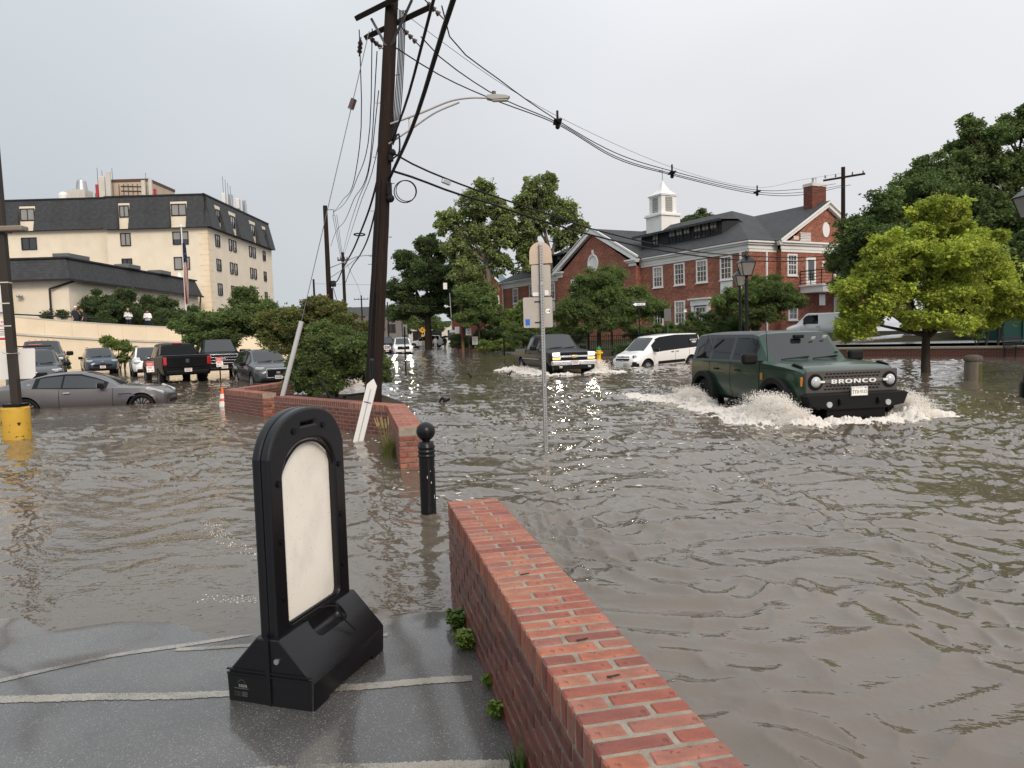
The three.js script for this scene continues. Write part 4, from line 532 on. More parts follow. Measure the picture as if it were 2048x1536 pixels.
  for (const gr of rg.groups) { const m = order[gr.materialIndex]; let key = keyed[gr.materialIndex] ?? 'wheel_well'; if (m === wellMat) key = 'wheel_well'; (merged[key] ??= { m, a: [] }).a.push(pa.slice(gr.start * 3, (gr.start + gr.count) * 3)); }
  for (const [key, { m, a }] of Object.entries(merged)) {
    const len = a.reduce((s, q) => s + q.length, 0); if (!len) continue; const arr = new Float32Array(len); let q = 0; for (const s of a) { arr.set(s, q); q += s.length; }
    let gg = new THREE.BufferGeometry(); gg.setAttribute('position', new THREE.BufferAttribute(arr, 3)); gg = toCreasedNormals(gg, o.crease ?? 0.55); gg.setAttribute('uv', new THREE.BufferAttribute(new Float32Array(len / 3 * 2), 2));
    mesh(key.split('#')[0], gg, m, parent);
  }
}
const wheelCache = {};
function wheels(parent, o) {
  const R = o.wheelRad, w = o.tyreW ?? 0.23, rimR = R * (o.rimK ?? 0.68), key = [R, w, rimR, o.spokes, o.rimStyle].join();
  if (!wheelCache[key]) {
    const t = mb().lathe([[rimR * 0.98, -w / 2], [R * 0.93, -w / 2], [R * 0.99, -w * 0.36], [R, 0], [R * 0.99, w * 0.36], [R * 0.93, w / 2], [rimR * 0.98, w / 2], [rimR * 0.9, w * 0.3], [rimR * 0.9, -w * 0.3], [rimR * 0.98, -w / 2]], 34, 0, 0, 0, Math.PI / 2);
    const r = mb(); r.lathe([[rimR, w * 0.46], [rimR * 0.9, w * 0.42], [rimR * 0.88, -w * 0.3], [rimR, -w * 0.4]], 30, 0, 0, 0, Math.PI / 2); const n = o.spokes ?? 6; for (let i = 0; i < n; i++) { const a = i / n * 6.2832; r.box(rimR * 0.86, o.spokeW ?? 0.055, 0.035, Math.cos(a) * rimR * 0.48, Math.sin(a) * rimR * 0.48, w * 0.33, 0, 0, a); } r.cyl(rimR * 0.24, rimR * 0.26, 0.05, 14, 0, 0, w * 0.35, Math.PI / 2);
    const back = mb().cyl(rimR * 0.86, rimR * 0.86, 0.02, 22, 0, 0, w * 0.05, Math.PI / 2).geo();
    wheelCache[key] = [t.geo(), r.geo(), back];
  }
  const [t, r, back] = wheelCache[key];
  for (const [x, s, st] of [[o.wheelF, 1, o.steer ?? 0], [o.wheelF, -1, o.steer ?? 0], [o.wheelR, 1, 0], [o.wheelR, -1, 0]]) {
    const wh = new THREE.Group(); wh.name = 'wheel'; wh.position.set(x, o.wheelY ?? R, s * (o.track - w / 2)); wh.rotation.y = s > 0 ? st : Math.PI + st; parent.add(wh);
    mesh('tyre', t, M.rubber, wh); mesh('rim', r, o.rimMat ?? M.silver, wh); mesh('brake_disc', back, o.discMat ?? M.darkMetal, wh); if (o.caliper) mesh('caliper', mb().rbox(0.1, 0.2, 0.07, 0.02, rimR * 0.6, 0, w * 0.14).geo(), o.caliper, wh);
  }
}
function plate(parent, x, y, z, back, txt, tilt = 0) {
  const t = canvasTex(256, 128, (c, w, h) => { c.fillStyle = '#eceae4'; c.fillRect(0, 0, w, h); c.strokeStyle = '#a9a9a9'; c.lineWidth = 5; c.strokeRect(3, 3, w - 6, h - 6); if (txt) { c.fillStyle = '#27314f'; c.font = 'bold 68px serif'; c.textAlign = 'center'; c.fillText(txt, w / 2, 96, 236); c.fillStyle = '#c79a3a'; c.fillRect(18, 12, 26, 16); c.fillStyle = '#9aa2b2'; c.fillRect(70, 14, 110, 9); c.fillStyle = '#3e5aa0'; c.fillRect(206, 11, 32, 16); } else { c.fillStyle = '#b24a42'; c.fillRect(20, 12, 216, 20); c.fillStyle = '#4a4a4e'; for (let i = 0; i < 6; i++) c.fillRect(30 + i * 34, 48, 22, 54); } });
  const p = mb().rbox(0.02, 0.165, 0.32, 0.008, x, y, z).build('licence_plate', M.silver, parent);
  const f = new THREE.Mesh(new THREE.PlaneGeometry(0.3, 0.15), std(0xffffff, 0.4, { map: t })); f.name = 'plate_face'; f.position.set(x + (back ? -0.013 : 0.013), y, z); f.rotation.y = back ? -Math.PI / 2 : Math.PI / 2; p.add(f);
}
function mirrors(parent, x, y, z, m, sz = 1) { for (const s of [1, -1]) { const b = mb().rbox(0.12 * sz, 0.17 * sz, 0.24 * sz, 0.05 * sz, x, y, s * (z + 0.14 * sz)).box(0.06, 0.04, 0.16, x, y - 0.05 * sz, s * (z - 0.01)).build('wing_mirror', m, parent); mesh('mirror_glass', mb().rbox(0.01, 0.13 * sz, 0.19 * sz, 0.003, x - 0.065 * sz, y, s * (z + 0.14 * sz)).geo(), M.chrome, b); } }
function handles(parent, list, y, z, m) { for (const x of list) for (const s of [1, -1]) mb().rbox(0.17, 0.035, 0.04, 0.012, x, y, s * (z + 0.012)).build('door_handle', m, parent); }
// shut lines as thin dark grooves set just proud of the panel
function seams(parent, o, xs, y0, y1) { const m = mb(); for (const x of xs) for (const s of [1, -1]) { const P = section(keyAt(o.keys, x)); for (let j = 2; j < 6; j++) { const a = P[j], b = P[j + 1]; const ya = clamp(a[1], y0, y1), yb = clamp(b[1], y0, y1); if (yb - ya < 0.01) continue; const f = (y) => lerp(a[0], b[0], (y - a[1]) / (b[1] - a[1] || 1)); m.beam([x, ya, s * (f(ya) + 0.001)], [x, yb, s * (f(yb) + 0.001)], 0.012, 0.006); } } m.build('shut_line', M.black, parent); }
function wipers(parent, pts) { const m = mb(); for (const [a, b] of pts) m.bar(a, b, 0.012, 5); m.build('wiper', M.black, parent); }
function place(name, label, cat, x, y, z, yaw, group) { const t = thing(name, label, cat, [x, y, z], yaw * Math.PI / 180, group); return t; }
function vehicle(t, o) { carBody(t, o); wheels(t, o); }
const font = await new FontLoader().loadAsync('fonts/droid/droid_sans_bold.typeface.json');

{ // ---- green off-roader driving through the flood
  const g = paint(0.011, 0.042, 0.024, { metalness: 0.2, roughness: 0.28, clearcoat: 0.4 }), top = std([0.085, 0.09, 0.095], 0.5), t = place('off_road_suv', 'dark green boxy off roader ploughing through the flood with a bow wave', 'suv', 5.42, -0.28, -14.62, -80);
  const o = { paint: g, roofMat: top, roofX: 0.44, cladding: M.blackMatte, arch: 0.5, wheelF: 1.47, wheelR: -1.47, wheelRad: 0.42, tyreW: 0.28, track: 0.96, rimK: 0.55, rimMat: M.darkMetal, steer: 0.1, crease: 0.4, windshield: [0.52, 0.93], side: [[-2.0, -1.32], [-1.2, -0.38], [-0.26, 0.62]],
    keys: [[-2.24, 0.5, 1.2, 1.74, 0.84, 0.88, 0.86, 0.7], [-2.17, 0.46, 1.22, 1.81, 0.88, 0.93, 0.91, 0.73], [-1.6, 0.46, 1.235, 1.845, 0.88, 0.94, 0.92, 0.745], [0.3, 0.46, 1.235, 1.84, 0.88, 0.94, 0.92, 0.745], [0.5, 0.46, 1.235, 1.80, 0.88, 0.94, 0.92, 0.735], [0.94, 0.46, 1.235, 1.30, 0.88, 0.94, 0.91, 0.79], [1.0, 0.46, 1.235, 1.285, 0.88, 0.94, 0.91, 0.83], [1.7, 0.48, 1.19, 1.255, 0.88, 0.94, 0.91, 0.82], [2.14, 0.5, 1.13, 1.2, 0.87, 0.92, 0.89, 0.8], [2.25, 0.55, 1.08, 1.14, 0.84, 0.89, 0.86, 0.78], [2.28, 0.6, 1.05, 1.1, 0.82, 0.87, 0.84, 0.76]] };
  vehicle(t, o);
  // flares
  for (const x of [o.wheelF, o.wheelR]) for (const s of [1, -1]) { const sh = new THREE.Shape(); sh.absarc(0, 0, 0.56, -0.15, Math.PI + 0.15, false); sh.absarc(0, 0, 0.475, Math.PI + 0.15, -0.15, true); const m = mb(); m.add(new THREE.ExtrudeGeometry(sh, { depth: 0.12, bevelEnabled: true, bevelSize: 0.015, bevelThickness: 0.02, bevelSegments: 2, curveSegments: 24 }), mat4(x, 0.44, s > 0 ? 0.89 : -1.01)); m.build('fender_flare', M.blackMatte, t); }
  // grille with honeycomb slots
  const gm = std([0.085, 0.078, 0.075], 0.4); const gr = mb().rbox(0.06, 0.4, 1.74, 0.05, 2.27, 0.95, 0).build('grille', gm, t);
  { const s = mb(); for (let r = 0; r < 6; r++) { if (r === 2 || r === 3) continue; for (let k = 0; k < 15; k++) s.rbox(0.02, 0.026, 0.05, 0.006, 2.296, 1.085 - r * 0.052, -0.5 + k * 0.07 + (r % 2) * 0.03); } s.build('grille_slot', M.black, gr); }
  mb().rbox(0.03, 0.06, 1.3, 0.012, 2.3, 0.955, 0).build('grille_bar', std([0.13, 0.125, 0.12], 0.35), gr);
  { const tg = new TextGeometry('BRONCO', { font, size: 0.07, depth: 0.012, curveSegments: 4 }); tg.computeBoundingBox(); const wdt = tg.boundingBox.max.x; tg.translate(-wdt / 2, -0.035, 0); tg.scale(0.86 / wdt, 1, 1); const l = mesh('lettering', tg, std([0.8, 0.8, 0.78], 0.35), gr); l.position.set(2.316, 0.955, 0); l.rotation.y = Math.PI / 2; }
  for (const s of [1, -1]) { const h = mb().cyl(0.13, 0.14, 0.06, 26, 2.28, 0.955, s * 0.7, 0, 0, Math.PI / 2).build('headlight', M.black, t); mb().add(new THREE.SphereGeometry(0.118, 20, 12, 0, 6.2832, 0, 0.9), mat4(2.255, 0.955, s * 0.7, 0, 0, -Math.PI / 2)).build('lens', M.headlamp, h); mb().rbox(0.02, 0.035, 0.22, 0.008, 2.345, 0.955, s * 0.66).build('light_bar', std([0.75, 0.74, 0.7], 0.3), h); mb().rbox(0.05, 0.16, 0.03, 0.01, 2.2, 0.96, s * 0.892).build('side_marker', M.amber, t); }
  { const b = mb().ext([[-0.93, 0.1], [-0.86, -0.06], [-0.5, -0.12], [0.5, -0.12], [0.86, -0.06], [0.93, 0.1], [0.88, 0.12], [-0.88, 0.12]], 0.2, 0.02, 2.24, 0.62, 0, 0, Math.PI / 2).build('front_bumper', M.blackMatte, t); mb().box(0.2, 0.2, 1.1, 2.3, 0.43, 0).build('skid_plate', M.black, b); for (const s of [1, -1]) { mb().cyl(0.05, 0.05, 0.05, 14, 2.46, 0.58, s * 0.55, 0, 0, Math.PI / 2).build('fog_light', M.headlamp, b); mb().rbox(0.09, 0.1, 0.05, 0.02, 2.48, 0.62, s * 0.36).build('tow_hook', M.black, b); } }
  plate(t, 2.48, 0.79, 0, false, 'TTD-9513'); { const p = mb().box(0.16, 0.1, 0.1, 2.38, 0.77, 0).build('plate_bracket', M.black, t); }
  mirrors(t, 0.82, 1.33, 0.93, M.blackMatte, 1.25); handles(t, [-0.9, 0.02], 1.08, 0.938, M.blackMatte); seams(t, o, [-1.26, -0.3, 0.86], 0.5, 1.24);
  for (const s of [1, -1]) { mb().ext([[-0.17, 0], [0.17, -0.05], [0.14, -0.01], [-0.1, 0.035]], 0.022, 0.004, 1.96, 1.225, s * 0.82 - 0.011).build('hood_sight', M.blackMatte, t); mb().box(1.1, 0.012, 0.008, 1.5, 1.15, s * 0.925).build('fender_crease', M.black, t); mb().rbox(0.09, 0.13, 0.01, 0.02, 0.96, 1.0, s * 0.945).build('fender_badge', std([0.5, 0.25, 0.05], 0.4, { metalness: 0.5 }), t); mb().rbox(0.06, 0.28, 0.14, 0.02, -2.22, 1.0, s * 0.84).build('tail_light', M.tail, t); mb().bar([-0.35, 0.44, s * 0.93], [0.9, 0.44, s * 0.93], 0.045, 8).build('rock_rail', M.blackMatte, t); mb().rbox(0.06, 0.55, 0.03, 0.01, -1.26, 1.53, s * 0.86, s * 0.28).build('door_pillar', top, t); }
  wipers(t, [[[0.99, 1.3, 0.55], [0.93, 1.34, -0.05]], [[0.99, 1.3, -0.1], [0.92, 1.34, -0.65]]]);
  mb().bar([1.05, 1.27, 0.86], [1.0, 2.0, 0.87], 0.006, 5).build('aerial', M.black, t);
  mb().rbox(0.1, 0.07, 0.2, 0.02, 0.66, 1.72, 0).build('mirror_mount', M.black, t); for (const [y, z, c] of [[1.68, -0.3, M.white], [1.7, -0.55, M.white], [1.4, -0.62, M.green]]) mb().box(0.006, 0.06, 0.08, lerp(0.92, 0.55, (y - 1.34) / 0.42) + 0.06, y, z, 0, 0, -0.72).build('window_sticker', c, t);
}
{ // ---- black extended cab pickup with its lights on
  const p = paint(0.007, 0.007, 0.008), t = place('pickup_truck', 'black pickup with lit headlights pushing a wake in front of the brick building', 'pickup truck', 1.81, -0.17, -31.69, -75.9);
  const o = { paint: p, arch: 0.47, wheelF: 1.9, wheelR: -1.75, wheelRad: 0.39, track: 0.97, rimMat: M.silver, windshield: [0.35, 1.1], rearGlass: [-1.0, -0.9], side: [[-0.85, -0.35], [-0.25, 0.75]], sideGlass: carGlass,
    keys: [[-2.85, 0.55, 1.1, 1.18, 0.88, 0.93, 0.92, 0.88], [-2.8, 0.5, 1.12, 1.2, 0.92, 0.98, 0.96, 0.9], [-1.02, 0.45, 1.13, 1.21, 0.92, 0.99, 0.97, 0.9], [-1.0, 0.45, 1.13, 1.25, 0.92, 0.99, 0.95, 0.8], [-0.9, 0.45, 1.15, 1.78, 0.92, 0.99, 0.93, 0.7], [-0.2, 0.45, 1.15, 1.83, 0.92, 0.99, 0.93, 0.71], [0.38, 0.45, 1.15, 1.8, 0.92, 0.99, 0.93, 0.7], [1.1, 0.45, 1.15, 1.22, 0.92, 0.99, 0.93, 0.82], [1.2, 0.45, 1.13, 1.21, 0.92, 0.99, 0.93, 0.84], [2.5, 0.48, 1.06, 1.13, 0.9, 0.97, 0.92, 0.82], [2.78, 0.5, 0.98, 1.08, 0.86, 0.93, 0.88, 0.78], [2.84, 0.55, 0.95, 1.02, 0.82, 0.88, 0.84, 0.72]] };
  vehicle(t, o);
  mb().box(1.65, 0.06, 1.6, -1.95, 1.2, 0).build('tonneau', M.blackMatte, t);
  const gr = mb().rbox(0.05, 0.34, 1.2, 0.03, 2.84, 0.9, 0).build('grille', M.black, t); mb().rbox(0.06, 0.075, 1.7, 0.02, 2.88, 0.91, 0).build('chrome_bar', M.chrome, gr); mb().rbox(0.05, 0.11, 0.26, 0.03, 2.905, 0.91, 0).build('emblem', std([0.75, 0.62, 0.35], 0.25, { metalness: 0.9 }), gr);
  for (const s of [1, -1]) { const h = mb().rbox(0.08, 0.15, 0.34, 0.03, 2.82, 1.0, s * 0.72).build('headlight', M.lampOn, t); mb().rbox(0.08, 0.1, 0.34, 0.03, 2.83, 0.84, s * 0.72).build('turn_signal', M.lampWarm, h); mb().rbox(0.04, 0.09, 0.14, 0.02, 2.98, 0.5, s * 0.6).build('fog_light', M.silver, t); const sp = new THREE.SpotLight(0xfff2dc, 3, 0, 0.5, 0.8, 2); sp.position.set(2.95, 1.0, s * 0.72); sp.target.position.set(12, 0.2, s * 0.8); sp.castShadow = true; sp.shadow.radius = 4; t.add(sp, sp.target); }
  mb().rbox(0.16, 0.2, 1.9, 0.05, 2.88, 0.66, 0).build('front_bumper', M.chrome, t); mb().rbox(0.14, 0.2, 1.7, 0.04, 2.86, 0.5, 0).build('air_dam', M.blackMatte, t); plate(t, 2.975, 0.66, 0);
  mirrors(t, 0.85, 1.25, 0.95, M.black, 1.2); handles(t, [-0.25], 1.02, 0.985, M.black); seams(t, o, [-0.9, -0.4, 0.95], 0.5, 1.15); wipers(t, [[[1.12, 1.23, 0.5], [1.05, 1.27, -0.1]], [[1.12, 1.23, -0.15], [1.05, 1.27, -0.65]]]);
  for (const s of [1, -1]) { mb().rbox(2.6, 0.03, 0.02, 0.008, -0.1, 0.78, s * 0.99).build('side_moulding', M.silver, t); mb().rbox(0.05, 0.34, 0.14, 0.02, -2.85, 1.0, s * 0.86).build('tail_light', M.tail, t); }
}
{ // ---- white small passenger van, stranded and leaning nose down
  const p = paint(0.78, 0.78, 0.77, { metalness: 0 }), t = place('passenger_van', 'stranded white passenger van with dark windows nose down beside the kerb', 'van', 7.44, -0.36, -36.72, 214.3); t.rotation.set(0, 0, 0); t.rotation.order = 'YXZ'; t.rotation.y = 214.3 * Math.PI / 180; t.rotation.z = -0.025;
  const o = { paint: p, cladding: M.blackMatte, cladStrips: 2, arch: 0.42, wheelF: 1.6, wheelR: -1.46, wheelRad: 0.34, track: 0.9, rimMat: M.silver, spokes: 9, pillar: tintGlass, pillarX: [-2.15, 0.9], windshield: [0.85, 1.62], side: [[-2.1, -1.35], [-1.28, -0.35], [-0.28, 1.2]],
    keys: [[-2.35, 0.45, 1.0, 1.6, 0.75, 0.82, 0.8, 0.62], [-2.28, 0.35, 1.1, 1.74, 0.83, 0.89, 0.87, 0.68], [-2.1, 0.3, 1.12, 1.82, 0.85, 0.91, 0.9, 0.72], [-0.5, 0.28, 1.08, 1.86, 0.86, 0.92, 0.91, 0.73], [0.6, 0.28, 1.04, 1.8, 0.86, 0.92, 0.91, 0.71], [0.9, 0.28, 1.02, 1.71, 0.86, 0.92, 0.9, 0.69], [1.62, 0.28, 0.97, 1.12, 0.86, 0.92, 0.88, 0.74], [1.7, 0.28, 0.96, 1.08, 0.86, 0.92, 0.87, 0.76], [2.15, 0.3, 0.85, 0.97, 0.82, 0.88, 0.82, 0.68], [2.38, 0.34, 0.72, 0.84, 0.72, 0.76, 0.72, 0.55], [2.44, 0.4, 0.62, 0.72, 0.6, 0.64, 0.62, 0.45]] };
  vehicle(t, o);
  mb().ext([[-0.86, -0.12], [0.86, -0.12], [0.8, 0.13], [-0.8, 0.13]], 0.1, 0.03, 2.3, 0.46, 0, 0, Math.PI / 2).build('front_bumper', M.blackMatte, t); for (const s of [1, -1]) mb().rbox(0.4, 0.2, 0.08, 0.04, 2.12, 0.45, s * 0.8, 0, s * -0.5).build('bumper_corner', M.blackMatte, t);
  mb().rbox(0.06, 0.16, 0.95, 0.03, 2.41, 0.7, 0).build('grille', M.black, t); mb().rbox(0.03, 0.05, 0.85, 0.015, 2.38, 0.86, 0).build('upper_grille', M.darkMetal, t); mb().rbox(0.02, 0.06, 0.14, 0.02, 2.41, 0.88, 0).build('emblem', M.silver, t);
  for (const s of [1, -1]) { const h = mb().rbox(0.5, 0.16, 0.1, 0.05, 2.12, 0.82, s * 0.72, 0, s * 0.42, 0.2).build('headlight', M.darkMetal, t); mb().rbox(0.3, 0.1, 0.08, 0.03, 2.18, 0.83, s * 0.735, 0, s * 0.42, 0.2).build('lens', M.headlamp, h); mb().rbox(1.9, 0.14, 0.04, 0.03, -0.05, 0.5, s * 0.91).build('side_moulding', M.blackMatte, t); mb().rbox(0.06, 0.5, 0.12, 0.03, -2.3, 1.25, s * 0.76).build('tail_light', M.tail, t); mb().box(1.0, 0.012, 0.012, -1.75, 1.02, s * 0.9).build('door_rail', M.black, t); }
  mirrors(t, 1.15, 1.12, 0.92, M.black, 1.1); handles(t, [-0.1, -0.45], 0.98, 0.91, M.black); seams(t, o, [-1.32, -0.3, 1.2], 0.35, 1.05); plate(t, 2.5, 0.48, -0.25); wipers(t, [[[1.68, 1.1, 0.4], [1.6, 1.14, -0.3]]]);
  const tx = canvasTex(256, 160, (c, w, h) => { c.clearRect(0, 0, w, h); c.fillStyle = '#0a0b0c'; c.fillRect(0, 0, w, h); c.fillStyle = '#e8e8e4'; c.font = 'bold 40px serif'; c.textAlign = 'center'; c.fillText('CLEANING UP', w / 2, 62, 236); c.fillRect(60, 80, 140, 16); c.fillRect(70, 108, 110, 6); });
  for (const s of [1, -1]) { const f = new THREE.Mesh(new THREE.PlaneGeometry(0.6, 0.4), std(0xffffff, 0.15, { map: tx })); f.name = 'window_lettering'; f.position.set(-1.74, 1.42, s * 0.846); f.rotation.set(s > 0 ? -0.26 : 0.26, s > 0 ? 0 : Math.PI, 0, s > 0 ? 'XYZ' : 'XYZ'); t.add(f); }
  mb().bar([0.75, 1.78, 0], [0.6, 1.98, 0], 0.008, 5).build('aerial', M.black, t);
}
{ // ---- grey low sports coupe, wheels half under water
  const p = paint(0.105, 0.094, 0.094, { metalness: 0.5, roughness: 0.3 }), t = place('sports_coupe', 'sleek metallic grey sports coupe half sunk in the flooded car park', 'car', -12.12, -0.4, -20.95, 12);
  const o = { paint: p, cladding: M.blackMatte, cladStrips: 1, arch: 0.39, wheelF: 1.5, wheelR: -1.43, wheelRad: 0.35, tyreW: 0.26, track: 0.93, rimK: 0.78, rimMat: M.black, spokes: 14, spokeW: 0.022, caliper: M.red, discMat: M.silver, crease: 0.7, windshield: [-0.05, 0.85], rearGlass: [-1.95, -1.0], side: [[-1.12, -0.55], [-0.5, 0.5]], sideGlass: carGlass, pillar: M.black, pillarX: [-1.2, 0.62],
    keys: [[-2.45, 0.42, 0.82, 0.9, 0.62, 0.68, 0.62, 0.42], [-2.36, 0.34, 0.88, 0.99, 0.76, 0.82, 0.76, 0.56], [-2.05, 0.26, 0.93, 1.06, 0.86, 0.93, 0.86, 0.62], [-1.5, 0.22, 0.96, 1.2, 0.9, 0.97, 0.9, 0.6], [-1.0, 0.2, 0.94, 1.33, 0.9, 0.95, 0.88, 0.57], [-0.5, 0.19, 0.91, 1.375, 0.89, 0.93, 0.86, 0.56], [-0.1, 0.19, 0.9, 1.365, 0.89, 0.93, 0.86, 0.56], [0.3, 0.19, 0.89, 1.24, 0.89, 0.93, 0.86, 0.58], [0.86, 0.19, 0.89, 0.96, 0.89, 0.94, 0.87, 0.66], [1.1, 0.19, 0.88, 0.93, 0.89, 0.96, 0.88, 0.7], [1.5, 0.2, 0.86, 0.9, 0.9, 0.97, 0.88, 0.68], [1.86, 0.2, 0.78, 0.85, 0.88, 0.94, 0.84, 0.6], [2.0, 0.22, 0.7, 0.78, 0.8, 0.84, 0.76, 0.5], [2.1, 0.26, 0.6, 0.68, 0.66, 0.7, 0.63, 0.38], [2.14, 0.32, 0.52, 0.6, 0.55, 0.58, 0.52, 0.3]] };
  vehicle(t, o);
  for (const s of [1, -1]) { const h = mb().rbox(0.5, 0.11, 0.1, 0.045, 1.84, 0.77, s * 0.77, 0, s * 0.5, -0.32).build('headlight', M.headlamp, t); for (let i = 0; i < 3; i++) mb().rbox(0.13, 0.035, 0.02, 0.012, 0.98 + i * 0.16, 0.66, s * 0.95).build('fender_vent', M.blue.clone(), t).material.color.setRGB(0.05, 0.08, 0.16); mb().rbox(0.35, 0.02, 0.015, 0.005, 1.1, 0.72, s * 0.955).build('script_badge', M.black, t); mb().rbox(0.06, 0.08, 0.35, 0.03, -2.38, 0.82, s * 0.5).build('tail_light', M.tail, t); mb().rbox(2.0, 0.03, 0.02, 0.008, 0.05, 0.36, s * 0.93).build('sill_trim', M.black, t); const tr = mb(); for (const q of [-0.03, 0, 0.03]) tr.box(0.008, 0.07, 0.006, -1.35 + q, 1.05, s * 0.78, s * -0.5); tr.box(0.07, 0.008, 0.006, -1.35, 1.02, s * 0.79, s * -0.5); tr.build('pillar_emblem', M.chrome, t); }
  mirrors(t, 0.5, 0.98, 0.86, M.black, 0.95); handles(t, [-0.38], 0.8, 0.93, M.chrome); seams(t, o, [-0.58, 0.78], 0.25, 0.9); mb().rbox(0.06, 0.2, 0.85, 0.03, 2.12, 0.42, 0).build('grille', M.black, t);
  mb().bar([0.9, 0.95, 0.3], [0.82, 1.0, -0.4], 0.012, 5).build('wiper', M.black, t);
}
// generic crossover with options
function suv(name, label, cat, x, y, z, yaw, p, q = {}) {
  const t = place(name, label, cat, x, y, z, yaw), k = q.k ?? 1, H = q.h ?? 1.66, L = q.len ?? 2.3, wd = q.w ?? 0.92, hood = q.hood ?? 1.02, belt = q.belt ?? 1.02;
  const o = { paint: p, cladding: M.blackMatte, cladStrips: 2, arch: 0.4, wheelF: L - 0.88, wheelR: -L + 0.95, wheelRad: q.R ?? 0.36, track: wd - 0.02, rimMat: q.rim ?? M.silver, spokes: q.spokes ?? 10, spokeW: 0.04, windshield: [0.3, 1.02], rearGlass: q.pickup ? [-0.98, -0.88] : [-L + 0.06, -L + 0.5], side: q.pickup ? [[-0.85, -0.1], [0.0, 0.75]] : [[-L + 0.55, -1.2], [-1.12, -0.2], [-0.12, 0.75]], pillar: M.black, pillarX: q.pickup ? [-0.9, 0.85] : [-L + 0.5, 0.85], sideGlass: q.glass,
    keys: q.pickup ? [[-L - 0.3, 0.55, belt + 0.2, belt + 0.28, wd - 0.1, wd - 0.02, wd - 0.02, wd - 0.06], [-L - 0.25, 0.5, belt + 0.22, belt + 0.3, wd - 0.05, wd, wd - 0.01, wd - 0.06], [-1.02, 0.45, belt + 0.2, belt + 0.3, wd - 0.05, wd, wd - 0.01, wd - 0.06], [-0.98, 0.45, belt + 0.16, belt + 0.32, wd - 0.05, wd, wd - 0.05, wd - 0.2], [-0.86, 0.45, belt + 0.14, H - 0.06, wd - 0.05, wd, wd - 0.05, wd - 0.27], [-0.3, 0.45, belt + 0.12, H, wd - 0.05, wd, wd - 0.05, wd - 0.26], [0.32, 0.45, belt + 0.12, H - 0.02, wd - 0.05, wd, wd - 0.05, wd - 0.27], [1.02, 0.45, belt + 0.1, hood + 0.14, wd - 0.05, wd, wd - 0.06, wd - 0.14], [1.1, 0.45, belt + 0.08, hood + 0.13, wd - 0.05, wd, wd - 0.06, wd - 0.12], [L - 0.15, 0.45, hood - 0.02, hood + 0.08, wd - 0.06, wd - 0.02, wd - 0.08, wd - 0.16], [L, 0.5, hood - 0.1, hood, wd - 0.12, wd - 0.08, wd - 0.14, wd - 0.24]]
      : [[-L, 0.5, belt - 0.1, belt + 0.04, wd - 0.16, wd - 0.1, wd - 0.12, wd - 0.26], [-L + 0.06, 0.36, belt, belt + 0.14, wd - 0.1, wd - 0.03, wd - 0.05, wd - 0.22], [-L + 0.5, 0.28, belt + 0.04, H - 0.06, wd - 0.06, wd, wd - 0.04, wd - 0.3], [-1.0, 0.26, belt + 0.02, H, wd - 0.06, wd, wd - 0.04, wd - 0.28], [0.05, 0.26, belt, H, wd - 0.06, wd, wd - 0.04, wd - 0.28], [0.33, 0.26, belt, H - 0.04, wd - 0.06, wd, wd - 0.04, wd - 0.29], [1.02, 0.26, belt - 0.02, hood + 0.08, wd - 0.06, wd, wd - 0.06, wd - 0.18], [1.12, 0.26, belt - 0.03, hood + 0.05, wd - 0.06, wd, wd - 0.06, wd - 0.17], [L - 0.42, 0.28, hood - 0.13, hood - 0.04, wd - 0.08, wd - 0.02, wd - 0.1, wd - 0.22], [L - 0.1, 0.3, hood - 0.28, hood - 0.18, wd - 0.2, wd - 0.15, wd - 0.2, wd - 0.36], [L, 0.36, hood - 0.4, hood - 0.3, wd - 0.34, wd - 0.3, wd - 0.34, wd - 0.5]] };
  vehicle(t, o);
  const hy = hood - 0.24;
  for (const s of [1, -1]) {
    const h = mb().rbox(0.34, 0.13, 0.26, 0.05, L - (q.pickup ? 0.08 : 0.24), hy + (q.pickup ? 0.12 : 0.06), s * (wd - 0.25), 0, s * (q.pickup ? 0.1 : 0.55), -0.08).build('headlight', q.lit ? M.lampOn : M.headlamp, t);
    mb().rbox(0.06, q.pickup ? 0.36 : 0.26, 0.16, 0.03, -L - (q.pickup ? 0.28 : -0.03), belt + (q.pickup ? 0.04 : -0.05), s * (wd - (q.pickup ? 0.1 : 0.16))).build('tail_light', M.tail, t);
    if (!q.pickup) mb().bar([-L + 0.7, H + 0.02, s * (wd - 0.36)], [0.1, H + 0.02, s * (wd - 0.36)], 0.022, 6).build('roof_rail', q.rail ?? M.black, t);
    mb().rbox(0.1, 0.09, 0.16, 0.03, L - (q.pickup ? 0.02 : 0.13), 0.45, s * (wd - 0.32)).build('fog_light', M.silver, t);
  }
  const gr = mb().rbox(0.1, q.grilleH ?? 0.2, q.grilleW ?? 0.8, 0.04, L - 0.02, q.grilleY ?? hy - 0.1, 0).build('grille', M.black, t);
  if (q.chrome) { const cw = (q.grilleW ?? 0.8) + 0.08, chh = (q.grilleH ?? 0.2) + 0.06, gy = q.grilleY ?? hy - 0.1; const m = mb(); for (const s of [1, -1]) m.rbox(0.05, chh, 0.045, 0.015, L + 0.01, gy, s * cw / 2).rbox(0.05, 0.04, cw, 0.015, L + 0.01, gy + s * chh / 2, 0); if (q.bars) for (let i = 1; i < q.bars; i++) m.rbox(0.03, 0.03, cw, 0.01, L + 0.03, gy - chh / 2 + chh * i / q.bars, 0); m.build('chrome_trim', M.chrome, gr); }
  if (q.emblem !== false) mb().rbox(0.02, 0.08, 0.16, 0.035, L + 0.035, (q.emblemY ?? (q.grilleY ?? hy - 0.1) + (q.chrome ? 0 : 0.09)), 0).build('emblem', M.chrome, gr);
